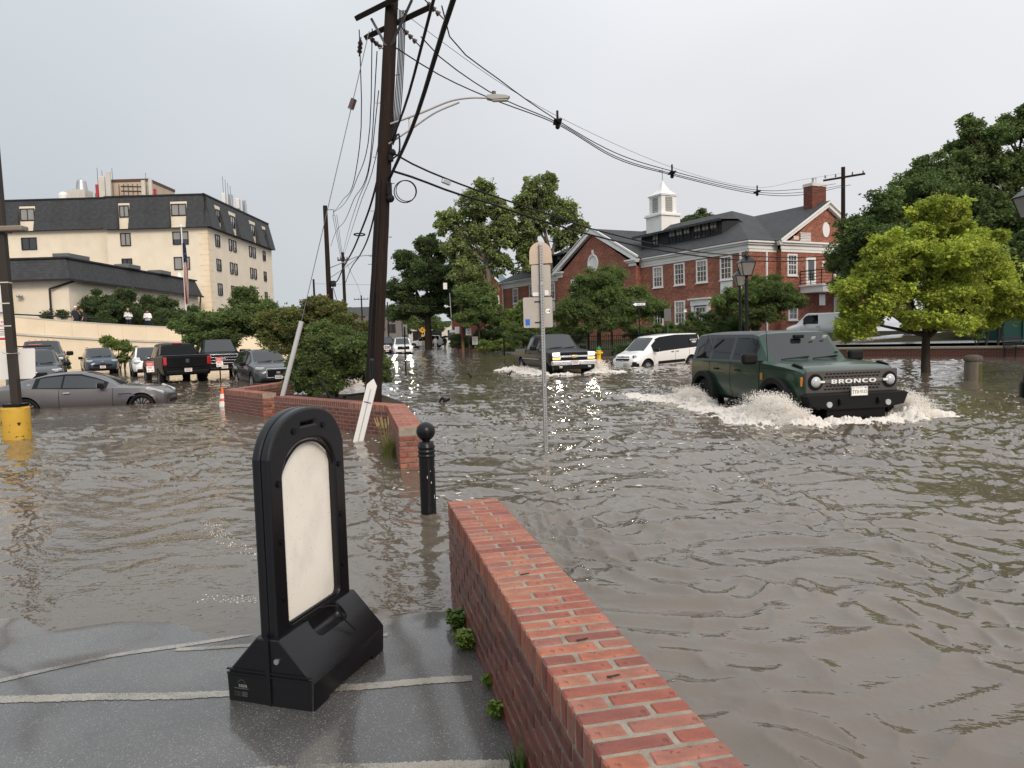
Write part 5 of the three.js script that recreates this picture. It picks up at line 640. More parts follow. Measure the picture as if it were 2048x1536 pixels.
  mb().rbox(0.2, 0.16, wd * 1.5, 0.06, L - 0.04, 0.42, 0).build('front_bumper', q.bumper ?? M.blackMatte, t); mb().rbox(0.16, 0.18, wd * 1.75, 0.05, -L - (q.pickup ? 0.32 : -0.04), q.pickup ? 0.62 : 0.5, 0).build('rear_bumper', q.pickup ? M.black : M.blackMatte, t);
  plate(t, L + 0.08, q.plateY ?? 0.52, 0); plate(t, -L - (q.pickup ? 0.42 : 0.06), q.pickup ? 0.72 : 0.8, 0, true);
  mirrors(t, 0.72, belt + (q.pickup ? 0.16 : 0.06), wd - 0.02, q.mirror ?? M.black, q.pickup ? 1.3 : 1); handles(t, q.pickup ? [-0.75, 0.12] : [-1.0, 0.02], belt - 0.1, wd - 0.012, q.handle ?? M.black); seams(t, o, q.pickup ? [-0.95, -0.05, 0.86] : [-1.15, -0.16, 0.86], 0.35, belt);
  wipers(t, [[[1.06, hood + 0.08, 0.5], [0.98, hood + 0.12, -0.1]], [[1.06, hood + 0.08, -0.15], [0.98, hood + 0.12, -0.6]]]);
  return t;
}
const P_GREY = paint(0.075, 0.08, 0.085, { metalness: 0.5 }), P_NAVY = paint(0.02, 0.034, 0.062, { metalness: 0.3 }), P_WHITE = paint(0.75, 0.75, 0.74, { metalness: 0 }), P_BLACK = paint(0.005, 0.005, 0.006), P_CHAR = paint(0.045, 0.05, 0.055, { metalness: 0.3 });
suv('crossover', 'dark grey crossover with chrome grille standing in water behind the planter wall', 'suv', -11.0, -0.31, -32.2, -57.4, P_GREY, { chrome: true, grilleH: 0.3, grilleW: 0.85, grilleY: 0.68, rail: M.silver, h: 1.67, len: 2.34, hood: 1.06, emblemY: 0.7, glass: carGlass });
suv('crossover', 'navy blue crossover with white plate parked dry against the ramp wall', 'suv', -25.9, -0.02, -45.6, -56, P_NAVY, { h: 1.68, len: 2.28, hood: 1.06, grilleH: 0.14, grilleW: 1.0, grilleY: 0.62, emblemY: 0.83, glass: carGlass });
{ const t = suv('pickup_truck', 'black pickup seen from behind parked among the reserved signs', 'pickup truck', -15.95, -0.16, -34.3, 125.4, P_BLACK, { pickup: true, h: 1.93, len: 2.65, w: 1.0, R: 0.42, hood: 1.12, belt: 1.08, rim: M.darkMetal });
  mb().rbox(0.03, 0.05, 0.42, 0.01, -0.93, 1.9, 0).build('brake_light', M.tail, t); const tg = mb().rbox(0.03, 0.46, 1.62, 0.02, -2.97, 1.08, 0).build('tailgate', P_BLACK, t); mb().rbox(0.02, 0.16, 0.15, 0.03, -2.99, 1.12, 0).build('emblem', M.darkMetal, tg); mb().rbox(0.02, 0.03, 1.5, 0.01, -2.985, 1.27, 0).build('tailgate_crease', M.black, tg); }
suv('crossover', 'white crossover parked just left of the black pickup', 'suv', -20.6, -0.05, -41.2, -60, P_WHITE, { h: 1.69, len: 2.3, glass: carGlass });
suv('large_suv', 'black truck fronted with chrome grille bars behind the pickup tailgate', 'suv', -15.5, 0.0, -38.4, -62, P_BLACK, { pickup: true, h: 1.92, len: 2.6, w: 0.98, R: 0.4, hood: 1.14, belt: 1.1, chrome: true, bars: 3, grilleH: 0.36, grilleW: 1.2, grilleY: 0.92, bumper: M.black, glass: carGlass });
{ const t = suv('large_suv', 'charcoal suv with black roof rack behind the white board', 'suv', -19.4, -0.12, -29.6, -58, P_CHAR, { h: 1.8, len: 2.4, w: 0.97, hood: 1.12, belt: 1.1, R: 0.38, glass: carGlass }); const m = mb(); for (let i = 0; i < 6; i++) m.bar([-1.5 + i * 0.3, 1.9, -0.55], [-1.5 + i * 0.3, 1.9, 0.55], 0.025); for (const s of [1, -1]) m.bar([-1.6, 1.9, s * 0.55], [0.15, 1.9, s * 0.55], 0.03); m.build('roof_rack', M.black, t); mb().rbox(0.05, 0.05, 0.5, 0.02, -1.6, 1.97, 0).build('rack_light', M.tail, t); }
{ const t = suv('pickup_truck', 'dark heavy pickup with amber cab marker lamps behind the charcoal suv', 'pickup truck', -23.6, 0.02, -36.6, -58, P_CHAR, { pickup: true, h: 2.08, len: 2.7, w: 1.0, hood: 1.3, belt: 1.24, R: 0.42, glass: carGlass }); for (let i = -2; i <= 2; i++) mb().rbox(0.12, 0.04, 0.08, 0.015, 0.25, 2.1, i * 0.26).build('marker_lamp', M.amber, t); }
suv('sedan_car', 'pale blue car roof glimpsed above the ramp parapet at the left edge', 'car', -36.3, 3.1, -47.6, 5, paint(0.45, 0.5, 0.56), { h: 1.5, len: 2.3, hood: 0.98, glass: carGlass });
// far traffic
{ const t = suv('off_road_suv', 'white suv with black grille coming out of the flood, headlights lit', 'suv', -10.5, -0.02, -70, -78, P_WHITE, { h: 1.8, len: 2.4, w: 0.96, hood: 1.12, belt: 1.1, R: 0.4, rim: M.darkMetal, lit: true, grilleH: 0.3, grilleW: 1.1, grilleY: 0.86 });
  for (const s of [1, -1]) { const sp = new THREE.SpotLight(0xffe9c4, 14, 0, 0.4, 0.8, 2); sp.position.set(2.5, 0.95, s * 0.7); sp.target.position.set(14, 0.0, s * 0.7); sp.castShadow = true; sp.shadow.radius = 4; t.add(sp, sp.target); } }
suv('large_suv', 'black full size suv with chrome grille waiting beside the white one', 'suv', -12.9, 0.02, -74.5, -76, P_BLACK, { h: 1.9, len: 2.6, w: 1.02, hood: 1.16, belt: 1.14, R: 0.4, chrome: true, bars: 4, grilleH: 0.34, grilleW: 1.0, grilleY: 0.85, lit: true });
suv('crossover', 'white crossover turning across the far end of the flooded street', 'suv', -11.6, 0.35, -100, 172, P_WHITE, { h: 1.75, len: 2.45, w: 0.96 });
suv('sedan_car', 'distant white car half hidden behind the queue of suvs', 'car', -18.5, 0.5, -118, 178, P_WHITE, { h: 1.5, len: 2.4 });
{ // ---- white cargo van parked by the end of the brick building
  const p = paint(0.72, 0.72, 0.71, { metalness: 0 }), t = place('cargo_van', 'white cargo van parked before the end gable of the brick building', 'van', 24.1, 0.6, -55.6, 160);
  const o = { paint: p, cladding: M.blackMatte, cladStrips: 1, arch: 0.44, wheelF: 1.85, wheelR: -1.7, wheelRad: 0.36, track: 0.97, windshield: [1.35, 2.0], rearGlass: null, side: [[-2.7, -2.15], [0.55, 1.6]],
    keys: [[-2.8, 0.5, 1.15, 2.0, 0.85, 0.95, 0.92, 0.76], [-2.7, 0.45, 1.2, 2.08, 0.9, 1.0, 0.97, 0.8], [1.2, 0.45, 1.2, 2.1, 0.9, 1.0, 0.97, 0.8], [1.4, 0.45, 1.2, 2.03, 0.9, 1.0, 0.96, 0.78], [2.05, 0.45, 1.12, 1.3, 0.9, 0.99, 0.93, 0.8], [2.6, 0.45, 1.0, 1.12, 0.88, 0.95, 0.9, 0.74], [2.8, 0.5, 0.9, 1.0, 0.8, 0.86, 0.8, 0.62]] };
  vehicle(t, o); mirrors(t, 1.5, 1.35, 1.0, M.black, 1.2); handles(t, [0.6], 1.05, 1.0, M.black); seams(t, o, [-0.9, 0.45, 1.75], 0.5, 1.2); mb().rbox(0.16, 0.2, 1.9, 0.05, 2.8, 0.55, 0).build('front_bumper', M.blackMatte, t); mb().rbox(0.16, 0.2, 1.9, 0.05, -2.85, 0.55, 0).build('rear_bumper', M.blackMatte, t); for (const s of [1, -1]) { mb().rbox(0.06, 0.4, 0.12, 0.02, -2.78, 1.05, s * 0.93).build('tail_light', M.tail, t); mb().rbox(0.1, 0.18, 0.3, 0.03, 2.76, 0.88, s * 0.7).build('headlight', M.headlamp, t); }
}
// ---------------------------------------------------------------- brick walls, brick by brick
function chamferBox(w, h, d, c, r) { // 44 triangles, corners a little uneven
  const P = {}, x = w / 2, y = h / 2, z = d / 2, pos = [], j = () => (r() - 0.5) * c * 0.9;
  for (const sx of [-1, 1]) for (const sy of [-1, 1]) for (const sz of [-1, 1]) { const k = `${sx}${sy}${sz}`, a = j(), b = j(), e = j(); P[k] = { x: V(sx * x, sy * (y - c) + b, sz * (z - c) + e), y: V(sx * (x - c) + a, sy * y, sz * (z - c) + e), z: V(sx * (x - c) + a, sy * (y - c) + b, sz * z) }; }
  const tri = (a, b, e, n) => { const N = b.clone().sub(a).cross(e.clone().sub(a)); const q = N.dot(n) < 0 ? [a, e, b] : [a, b, e]; for (const p of q) pos.push(p.x, p.y, p.z); }, quad = (a, b, e, f, n) => { tri(a, b, e, n); tri(a, e, f, n); };
  const S = [-1, 1], g = (sx, sy, sz, k) => P[`${sx}${sy}${sz}`][k];
  for (const s of S) { quad(g(s, -1, -1, 'x'), g(s, 1, -1, 'x'), g(s, 1, 1, 'x'), g(s, -1, 1, 'x'), V(s, 0, 0)); quad(g(-1, s, -1, 'y'), g(1, s, -1, 'y'), g(1, s, 1, 'y'), g(-1, s, 1, 'y'), V(0, s, 0)); quad(g(-1, -1, s, 'z'), g(1, -1, s, 'z'), g(1, 1, s, 'z'), g(-1, 1, s, 'z'), V(0, 0, s)); }
  for (const a of S) for (const b of S) { quad(g(a, b, -1, 'x'), g(a, b, 1, 'x'), g(a, b, 1, 'y'), g(a, b, -1, 'y'), V(a, b, 0)); quad(g(a, -1, b, 'x'), g(a, 1, b, 'x'), g(a, 1, b, 'z'), g(a, -1, b, 'z'), V(a, 0, b)); quad(g(-1, a, b, 'y'), g(1, a, b, 'y'), g(1, a, b, 'z'), g(-1, a, b, 'z'), V(0, a, b)); for (const e of S) tri(g(a, b, e, 'x'), g(a, b, e, 'y'), g(a, b, e, 'z'), V(a, b, e)); }
  const geo = new THREE.BufferGeometry(); geo.setAttribute('position', new THREE.Float32BufferAttribute(pos, 3)); geo.computeVertexNormals(); boxUV(geo);
  const uv = geo.attributes.uv.array, ou = r() * 5, ov = r() * 5; for (let i = 0; i < uv.length; i += 2) { uv[i] += ou; uv[i + 1] += ov; } return geo;
}
const brickGeos = {}; function brickGeo(w, h, d, v) { const k = [w, h, d].map((q) => q.toFixed(3)).join() + v; return (brickGeos[k] ??= chamferBox(w, h, d, 0.006, rng(w * 7000 + h * 900 + v * 31))); }
const brickTex = tex(512, 512, (u, v, i, j) => { const n = tf(u, v, 8, 91, 5), p = hash(i, j, 93), s = tf(u, v, 24, 95, 3); let c = 0.78 + 0.32 * (n - 0.5) + 0.1 * (p - 0.5); if (s > 0.72) c *= 0.8; return [c, c, c]; }, true, 0.42);
const brickBump = tex(512, 512, (u, v, i, j) => 0.5 * tf(u, v, 24, 97, 4) + 0.25 * hash(i, j, 98) + 0.25 * tf(u, v, 6, 99, 2), false, 0.42);
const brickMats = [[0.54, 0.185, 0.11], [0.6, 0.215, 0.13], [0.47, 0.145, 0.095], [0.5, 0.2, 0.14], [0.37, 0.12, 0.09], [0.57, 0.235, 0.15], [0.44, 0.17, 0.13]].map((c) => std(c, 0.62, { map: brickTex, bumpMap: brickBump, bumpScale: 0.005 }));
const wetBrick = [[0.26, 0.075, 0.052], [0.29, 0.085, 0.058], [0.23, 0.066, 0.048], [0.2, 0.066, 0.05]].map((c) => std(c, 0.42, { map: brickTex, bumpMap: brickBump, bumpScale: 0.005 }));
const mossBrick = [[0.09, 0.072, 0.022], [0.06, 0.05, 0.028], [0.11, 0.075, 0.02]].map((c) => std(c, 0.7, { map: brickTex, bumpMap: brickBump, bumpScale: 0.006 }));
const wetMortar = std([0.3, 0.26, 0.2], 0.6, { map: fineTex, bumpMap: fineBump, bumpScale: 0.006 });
// path: centre line [[x,z],...]; a wall one and a half bricks thick under a course of bricks on edge
function brickWall(name, label, path, o) {
  const W = o.width ?? 0.31, top = o.top, rowH = 0.1, course = 0.068, bottom = o.bottom, t = thing(name, label, 'brick wall', [path[0][0], 0, path[0][1]]), r = rng(o.seed), list = [], core = mb(), sideCore = mb();
  for (let s = 0; s < path.length - 1; s++) {
    const A = V(path[s][0], 0, path[s][1]), B = V(path[s + 1][0], 0, path[s + 1][1]), L = A.distanceTo(B), d = B.clone().sub(A).normalize(), n = V(-d.z, 0, d.x), yaw = Math.atan2(-d.z, d.x), first = s === 0, last = s === path.length - 2;
    const at = (u, v, y) => [A.x + d.x * u + n.x * v, y, A.z + d.z * u + n.z * v];
    const put = (u, v, y, w, h, dd, side, tilt = 0) => { list.push({ p: at(u, v, y), w, h, d: dd, yaw: yaw + (r() - 0.5) * 0.012, tilt: (r() - 0.5) * 0.012 + tilt, side, v: Math.floor(r() * 3) }); };
    const ext = last ? 0 : W / 2 * 0.85; // carry the core into the corner
    core.box(L + ext - 0.012, rowH - 0.003, W - 0.01, ...at((L + ext) / 2, 0, top - rowH / 2 - 0.0028), 0, yaw); sideCore.box(L + ext - 0.014, top - rowH - bottom, W - 0.011, ...at((L + ext) / 2, 0, (top - rowH + bottom) / 2), 0, yaw);
    const n1 = Math.floor((L + ext) / 0.0695); for (let i = 0; i < n1; i++) { const u = (i + 0.5) * (L + ext) / n1, flip = (i % 2 ? 1 : -1), full = 0.196, half = W - full - 0.012, w = 0.056 + 0.004 * (r() - 0.5); put(u, flip * (W / 2 - full / 2) + 0.002 * (r() - 0.5), top - rowH / 2 + (r() - 0.5) * 0.0022, w, rowH - 0.001, full - 0.001, 't'); put(u, -flip * (W / 2 - half / 2), top - rowH / 2 + (r() - 0.5) * 0.0022, w, rowH - 0.001, half - 0.001, 't'); }
    const nc = Math.floor((top - rowH - bottom) / course);
    for (let k = 0; k < nc; k++) for (const sd of [-1, 1]) { const y = top - rowH - 0.01 - course * (k + 0.5) + 0.003; const off = (k % 2) * 0.107; for (let u = -off; u < L + ext - 0.02; u += 0.214) { const a = Math.max(u, 0), b = Math.min(u + 0.203, L + ext); if (b - a < 0.04) continue; put((a + b) / 2, sd * (W / 2 - 0.05 + (r() - 0.5) * 0.003), y, b - a, course - 0.011, 0.1, sd < 0 ? 'l' : 'r'); } }
    for (const [end, u] of [[first, 0.05], [last, L - 0.05]]) if (end) for (let k = 0; k < nc; k++) { const y = top - rowH - 0.01 - course * (k + 0.5) + 0.003; const cut = k % 2 ? 0.1 : 0.2; const a = -W / 2 + 0.001, m = a + cut + 0.002; put(u + (u < 0.1 ? -0.004 : 0.004), a + cut / 2, y, 0.1, course - 0.011, cut - 0.006, 'e'); put(u + (u < 0.1 ? -0.004 : 0.004), (m + W / 2) / 2, y, 0.1, course - 0.011, W / 2 - m - 0.004, 'e'); }
  }
  const off = V(path[0][0], 0, path[0][1]); const cg = core.geo(); cg.translate(-off.x, 0, -off.z); mesh('mortar', cg, o.topMortar ?? M.mortar, t); const sg = sideCore.geo(); sg.translate(-off.x, 0, -off.z); mesh('mortar', sg, wetMortar, t);
  const seen = list.filter((b) => b.p[1] > (o.cut ?? -0.05)); seen.sort((a, b) => (a.p[0] ** 2 + a.p[2] ** 2) - (b.p[0] ** 2 + b.p[2] ** 2));
  const order = seen.filter((b) => o.faces.includes(b.side)), rest = [...order.slice(290), ...seen.filter((b) => !o.faces.includes(b.side))], restM = mb();
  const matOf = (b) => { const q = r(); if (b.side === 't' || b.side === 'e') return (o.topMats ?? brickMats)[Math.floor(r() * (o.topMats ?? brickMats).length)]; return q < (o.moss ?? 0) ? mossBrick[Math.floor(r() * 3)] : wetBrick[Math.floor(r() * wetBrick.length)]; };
  order.slice(0, 290).forEach((b) => { const m = mesh('brick', brickGeo(b.w < 0.07 ? 0.0545 : Math.round(b.w * 100) / 100 - 0.002, b.h, b.d, b.v), matOf(b), t); m.position.set(b.p[0] - off.x, b.p[1], b.p[2] - off.z); m.rotation.set(0, b.yaw, b.tilt, 'YXZ'); });
  for (const b of rest) restM.add(brickGeo(b.w < 0.07 ? 0.0545 : Math.round(b.w * 100) / 100 - 0.002, b.h, b.d, b.v), mat4(b.p[0] - off.x, b.p[1], b.p[2] - off.z, 0, b.yaw, 0));
  if (rest.length) { const m = restM.build('bricks', o.restMat ?? wetBrick[1], t, true); m.userData.kind = 'stuff'; }
  return t;
}
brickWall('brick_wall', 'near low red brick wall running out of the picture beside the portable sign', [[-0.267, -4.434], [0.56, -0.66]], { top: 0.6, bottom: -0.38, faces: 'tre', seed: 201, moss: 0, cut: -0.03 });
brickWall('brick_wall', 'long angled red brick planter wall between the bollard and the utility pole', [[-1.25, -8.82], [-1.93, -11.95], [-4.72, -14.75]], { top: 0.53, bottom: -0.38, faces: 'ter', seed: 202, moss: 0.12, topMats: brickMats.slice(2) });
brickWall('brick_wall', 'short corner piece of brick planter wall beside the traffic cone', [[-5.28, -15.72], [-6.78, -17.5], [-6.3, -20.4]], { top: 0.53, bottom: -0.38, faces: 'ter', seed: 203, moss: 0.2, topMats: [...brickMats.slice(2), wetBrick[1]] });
{ // soil in the planter
  const g = mb().poly([[[-2.25, 0.16, -12.4], [-2.5, 0.16, -16.6], [-3.6, 0.16, -19.6], [-6.2, 0.16, -20.3], [-6.6, 0.16, -17.6], [-5.3, 0.16, -16], [-4.7, 0.16, -14.9]]]).geo(); const m = mesh('planter_soil', g, M.soil); structure(m);
}
{ // low brick wall with stone coping on the far right
  const A = [15.6, -40.2], B = [24.5, -31.2], L = Math.hypot(B[0] - A[0], B[1] - A[1]), yaw = Math.atan2(-(B[1] - A[1]), B[0] - A[0]);
  const t = thing('park_wall', 'low brick wall with pale stone coping behind the flooded tree and bench', 'brick wall', [A[0], 0, A[1]], yaw);
  mb().box(L, 0.75, 0.3, L / 2, 0.02, 0).build('mortar', std([0.34, 0.26, 0.19], 0.9, { map: fineTex }), t); const m = mb(), r = rng(5);
  for (let k = 0; k < 6; k++) for (let u = -(k % 2) * 0.12; u < L; u += 0.24) { const a = Math.max(0, u), b = Math.min(L, u + 0.225); if (b - a > 0.03) m.box(b - a, 0.055, 0.05, (a + b) / 2, 0.35 - 0.068 * k, 0.135); } const bm = m.build('bricks', std([0.15, 0.045, 0.035], 0.75, { map: brickTex }), t); bm.userData.kind = 'stuff';
  for (let i = 0; i < 10; i++) mb().rbox(L / 10 - 0.012, 0.11, 0.42, 0.02, (i + 0.5) * L / 10, 0.455, 0).build('coping_stone', M.stone, t);
}
// ---------------------------------------------------------------- portable sign
{
  const t = thing('portable_sign', 'blank black plastic portable sign with cream panel on wet asphalt', 'sign', [-0.985, groundY(-0.985, -3.33) + 0.002, -3.33], 73 * Math.PI / 180); t.rotation.order = 'YXZ';
  const blk = phys([0.006, 0.006, 0.0075], 0.3, { specularIntensity: 0.75, bumpMap: fineBump, bumpScale: 0.0006 });
  const arch = (w, y0, ys, yt) => { const s = new THREE.Shape(); s.moveTo(-w, y0); s.lineTo(w, y0); s.lineTo(w, ys); s.quadraticCurveTo(w * 0.82, yt, 0, yt); s.quadraticCurveTo(-w * 0.82, yt, -w, ys); s.closePath(); return s; };
  const hole = (w, y0, ys, yt, r) => { const p = new THREE.Path(); p.moveTo(-w + r, y0); p.lineTo(w - r, y0); p.quadraticCurveTo(w, y0, w, y0 + r); p.lineTo(w, ys); p.quadraticCurveTo(w * 0.85, yt, 0, yt); p.quadraticCurveTo(-w * 0.85, yt, -w, ys); p.lineTo(-w, y0 + r); p.quadraticCurveTo(-w, y0, -w + r, y0); return p; };
  const slot = (w, h, y) => { const p = new THREE.Path(); p.moveTo(-w, y - h); p.lineTo(w, y - h); p.lineTo(w, y + h); p.lineTo(-w, y + h); p.closePath(); return p; };
  const fr = (d, w, k, z) => { const s = arch(0.295 - k, 0.05, 1.06 - k * 0.5, 1.245 - k); s.holes.push(hole(w, 0.3, 0.97, 1.125, 0.05), slot(0.07, 0.018, 1.185 - k * 0.3)); return mb().ext(s, d, 0.012, 0, 0, z - d / 2).g[0]; };
  const f = mb(); f.g.push(fr(0.022, 0.226, 0, 0.022), fr(0.022, 0.226, 0, -0.022), fr(0.016, 0.232, 0.015, 0)); const frame = f.build('frame', blk, t);
  { const s = arch(0.245, 0.28, 0.985, 1.145); const ptx = tex(256, 512, (u, v, i, j) => { const n = tf(u, v, 5, 301, 5), s2 = tf(u, v * 2, 48, 303, 3), sp = hash(i >> 1, j >> 1, 305); let c = 1 - 0.05 * sstep(0.45, 0.85, n); if (sp > 0.985 && s2 > 0.5) c *= 0.82; return [c * 0.97, c * 0.955, c * 0.915]; }, true, [0.5, 0.9]); mb().ext(s, 0.014, 0, 0, 0, -0.007).build('sign_panel', std([0.93, 0.93, 0.92], 0.35, { map: ptx }), t); }
  { const g = mb(); for (const s of [1, -1]) { g.tube([[-0.218, 0.36, s * 0.03], [-0.218, 0.96, s * 0.03], [-0.1, 1.08, s * 0.03], [0, 1.1, s * 0.03], [0.1, 1.08, s * 0.03], [0.218, 0.96, s * 0.03], [0.218, 0.36, s * 0.03]], 0.006, 6, 60); g.bar([-0.19, 0.315, s * 0.03], [0.19, 0.315, s * 0.03], 0.006); } g.build('gasket', M.black, frame); }
  for (const [x, y] of [[-0.25, 0.45], [-0.25, 0.7], [-0.25, 0.95], [0.25, 0.45], [0.25, 0.7], [0.25, 0.95], [-0.12, 1.16], [0.12, 1.16], [0.1, 0.29], [-0.1, 0.29]]) { const b = mb(); for (const s of [1, -1]) b.cyl(0.014, 0.014, 0.012, 12, x, y, s * 0.046, Math.PI / 2); b.build('bolt', M.black, frame); }
  { const s = new THREE.Shape([[-0.205, 0], [0.205, 0], [0.21, 0.115], [0.195, 0.135], [0.055, 0.285], [-0.055, 0.285], [-0.195, 0.135], [-0.21, 0.115]].map((p) => new THREE.Vector2(...p))); const m = mb(); m.add(new THREE.ExtrudeGeometry(s, { depth: 0.62, bevelEnabled: true, bevelSize: 0.008, bevelThickness: 0.012, bevelSegments: 2 }), mat4(-0.31, 0, 0, 0, Math.PI / 2)); let A = new Brush(m.geo(), blk); A.updateMatrixWorld(); const c = mb(); for (const z of [1, -1]) c.rbox(0.26, 0.14, 0.09, 0.03, 0.02, 0.29, z * 0.095); c.box(0.4, 0.03, 0.6, 0, 0.0, 0); const Bc = new Brush(c.geo(), blk); Bc.updateMatrixWorld(); const e2 = new Evaluator(); e2.useGroups = false; const res = e2.evaluate(A, Bc, SUBTRACTION); let g = res.geometry; g = toCreasedNormals(g.index ? g.toNonIndexed() : g, 0.5); boxUV(g); const base = mesh('base', g, blk, t);
    mb().box(0.012, 0.006, 0.42, -0.323, 0.128, 0).box(0.012, 0.006, 0.42, -0.323, 0.145, 0).box(0.012, 0.3, 0.02, -0.325, 0.155, 0.0).build('moulding_rib', blk, base); mb().cyl(0.012, 0.012, 0.016, 12, -0.323, 0.2, 0.045, 0, 0, Math.PI / 2).build('drain_plug', M.silver, base);
    const tx = canvasTex(512, 256, (c2, w, h) => { c2.fillStyle = '#0d0d0e'; c2.fillRect(0, 0, w, h); c2.strokeStyle = '#3a3a3c'; c2.lineWidth = 10; c2.beginPath(); c2.arc(140, 90, 46, Math.PI, 0); c2.stroke(); c2.fillStyle = '#8c8c8a'; c2.font = 'bold 46px sans-serif'; c2.fillText('SIGN', 100, 128); c2.fillStyle = '#6b6b69'; c2.fillRect(40, 140, 190, 5); c2.font = '17px sans-serif'; for (let i = 0; i < 3; i++) c2.fillText('U.S. Patent', 40, 190 + i * 20); for (let k = 0; k < 3; k++) for (let i = 0; i < 7; i++) c2.fillRect(142 + i * 10, 180 + k * 20, 6, 10); }); const pl = new THREE.Mesh(new THREE.PlaneGeometry(0.2, 0.1), std(0xffffff, 0.4, { map: tx })); pl.name = 'moulded_lettering'; pl.position.set(-0.3235, 0.066, -0.095); pl.rotation.y = -Math.PI / 2; base.add(pl);
    mb().tube([[-0.05, 0.335, 0.085], [0.02, 0.32, 0.13], [0.06, 0.24, 0.155], [0.1, 0.18, 0.19]], 0.004, 5, 20).build('cable_tie', M.blackMatte, base); }
}
{ // ---- black bollard with a ball top
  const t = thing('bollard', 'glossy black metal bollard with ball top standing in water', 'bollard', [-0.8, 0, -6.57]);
  mb().lathe([[0.072, -0.3], [0.072, 0.52], [0.08, 0.53], [0.08, 0.545], [0.073, 0.55], [0.073, 0.565], [0.081, 0.57], [0.081, 0.585], [0.073, 0.59], [0.073, 0.605], [0.08, 0.61], [0.08, 0.625], [0.071, 0.63], [0.069, 0.665], [0.04, 0.67], [0.034, 0.69]], 32).build('post', M.iron, t); mb().sph(0.086, 32, 0, 0.76, 0).build('ball_finial', M.iron, t);
  const r = rng(44), c = mb(); for (let i = 0; i < 5; i++) { const a = -0.8 + r() * 2.2, y = 0.1 + r() * 0.4; c.box(0.003 + 0.003 * r(), 0.008 + 0.03 * r(), 0.003, Math.sin(a) * 0.0725, y, Math.cos(a) * 0.0725, 0, a); } c.build('painted_glint', M.white, t).userData.kind = 'stuff';  // small white flecks that paint reflections onto the glossy post
}
{ // ---- galvanised sign post, signs seen from behind
  const t = thing('sign_post', 'galvanised perforated post carrying three signs seen from behind', 'sign post', [0.44, 0, -9.85], 0.12), p = mb().rbox(0.052, 2.62, 0.052, 0.006, 0, 1.0, 0).build('post', M.galv, t); mb().rbox(0.044, 0.66, 0.044, 0.005, 0, 2.5, 0.0).build('upper_post', M.galv, t);
  const h = mb(); for (let y = 0.06; y < 2.8; y += 0.038) { const q = y < 2.3 ? 0.0262 : 0.0222; h.cyl(0.0075, 0.0075, 0.003, 8, 0, y, q, Math.PI / 2).cyl(0.0075, 0.0075, 0.003, 8, q, y, 0, 0, 0, Math.PI / 2); } h.build('perforation', M.black, p).userData.kind = 'stuff';
  const rr = (w, hh, r) => { const s = new THREE.Shape(); s.moveTo(-w + r, -hh); s.lineTo(w - r, -hh); s.quadraticCurveTo(w, -hh, w, -hh + r); s.lineTo(w, hh - r); s.quadraticCurveTo(w, hh, w - r, hh); s.lineTo(-w + r, hh); s.quadraticCurveTo(-w, hh, -w, hh - r); s.lineTo(-w, -hh + r); s.quadraticCurveTo(-w, -hh, -w + r, -hh); return s; };
  { const s = new THREE.Shape(); s.moveTo(-0.155, -0.13); s.lineTo(0.16, -0.11); s.absarc(0, 0.02, 0.152, -0.1, Math.PI + 0.1, false); mb().ext(s, 0.003, 0, 0.0, 2.69, -0.034).build('round_top_sign', std([0.62, 0.5, 0.4], 0.42, { metalness: 0.35, map: grimeTex }), t); }
  mb().ext(rr(0.132, 0.21, 0.03), 0.003, 0, 0.0, 2.345, -0.037).build('tall_sign', M.alum, t); const sq = mb().ext(rr(0.2, 0.205, 0.02), 0.003, 0, -0.055, 1.915, -0.037).build('square_sign', M.alum, t);
  mb().rbox(0.12, 0.014, 0.012, 0.004, -0.04, 2.06, -0.026).rbox(0.12, 0.014, 0.012, 0.004, -0.04, 1.78, -0.026).build('bracket', M.black, sq); mb().box(0.06, 0.085, 0.002, -0.2, 1.785, -0.0325).build('blue_sticker', M.blue, sq); mb().box(0.055, 0.065, 0.002, 0.07, 2.18, -0.0325).build('white_sticker', M.white, t); mb().box(0.08, 0.05, 0.002, -0.08, 2.16, -0.0325).build('white_sticker', M.white, t);
  const ct = canvasTex(128, 128, (c) => { c.fillStyle = '#b9b2aa'; c.fillRect(0, 0, 128, 128); c.fillStyle = '#f2f2ee'; c.beginPath(); c.ellipse(60, 64, 56, 50, 0, 0, 7); c.fill(); c.fillStyle = '#16181a'; c.beginPath(); c.arc(92, 64, 20, 0, 7); c.fill(); c.fillRect(24, 56, 40, 16); }); const ck = new THREE.Mesh(new THREE.CircleGeometry(0.04, 20), std(0xffffff, 0.4, { map: ct })); ck.name = 'round_sticker'; ck.position.set(0.085, 1.93, -0.031); t.add(ck);
  mb().cyl(0.014, 0.014, 0.012, 12, 0.0, 0.93, 0.03, Math.PI / 2).build('post_bolt', M.silver, t);
}
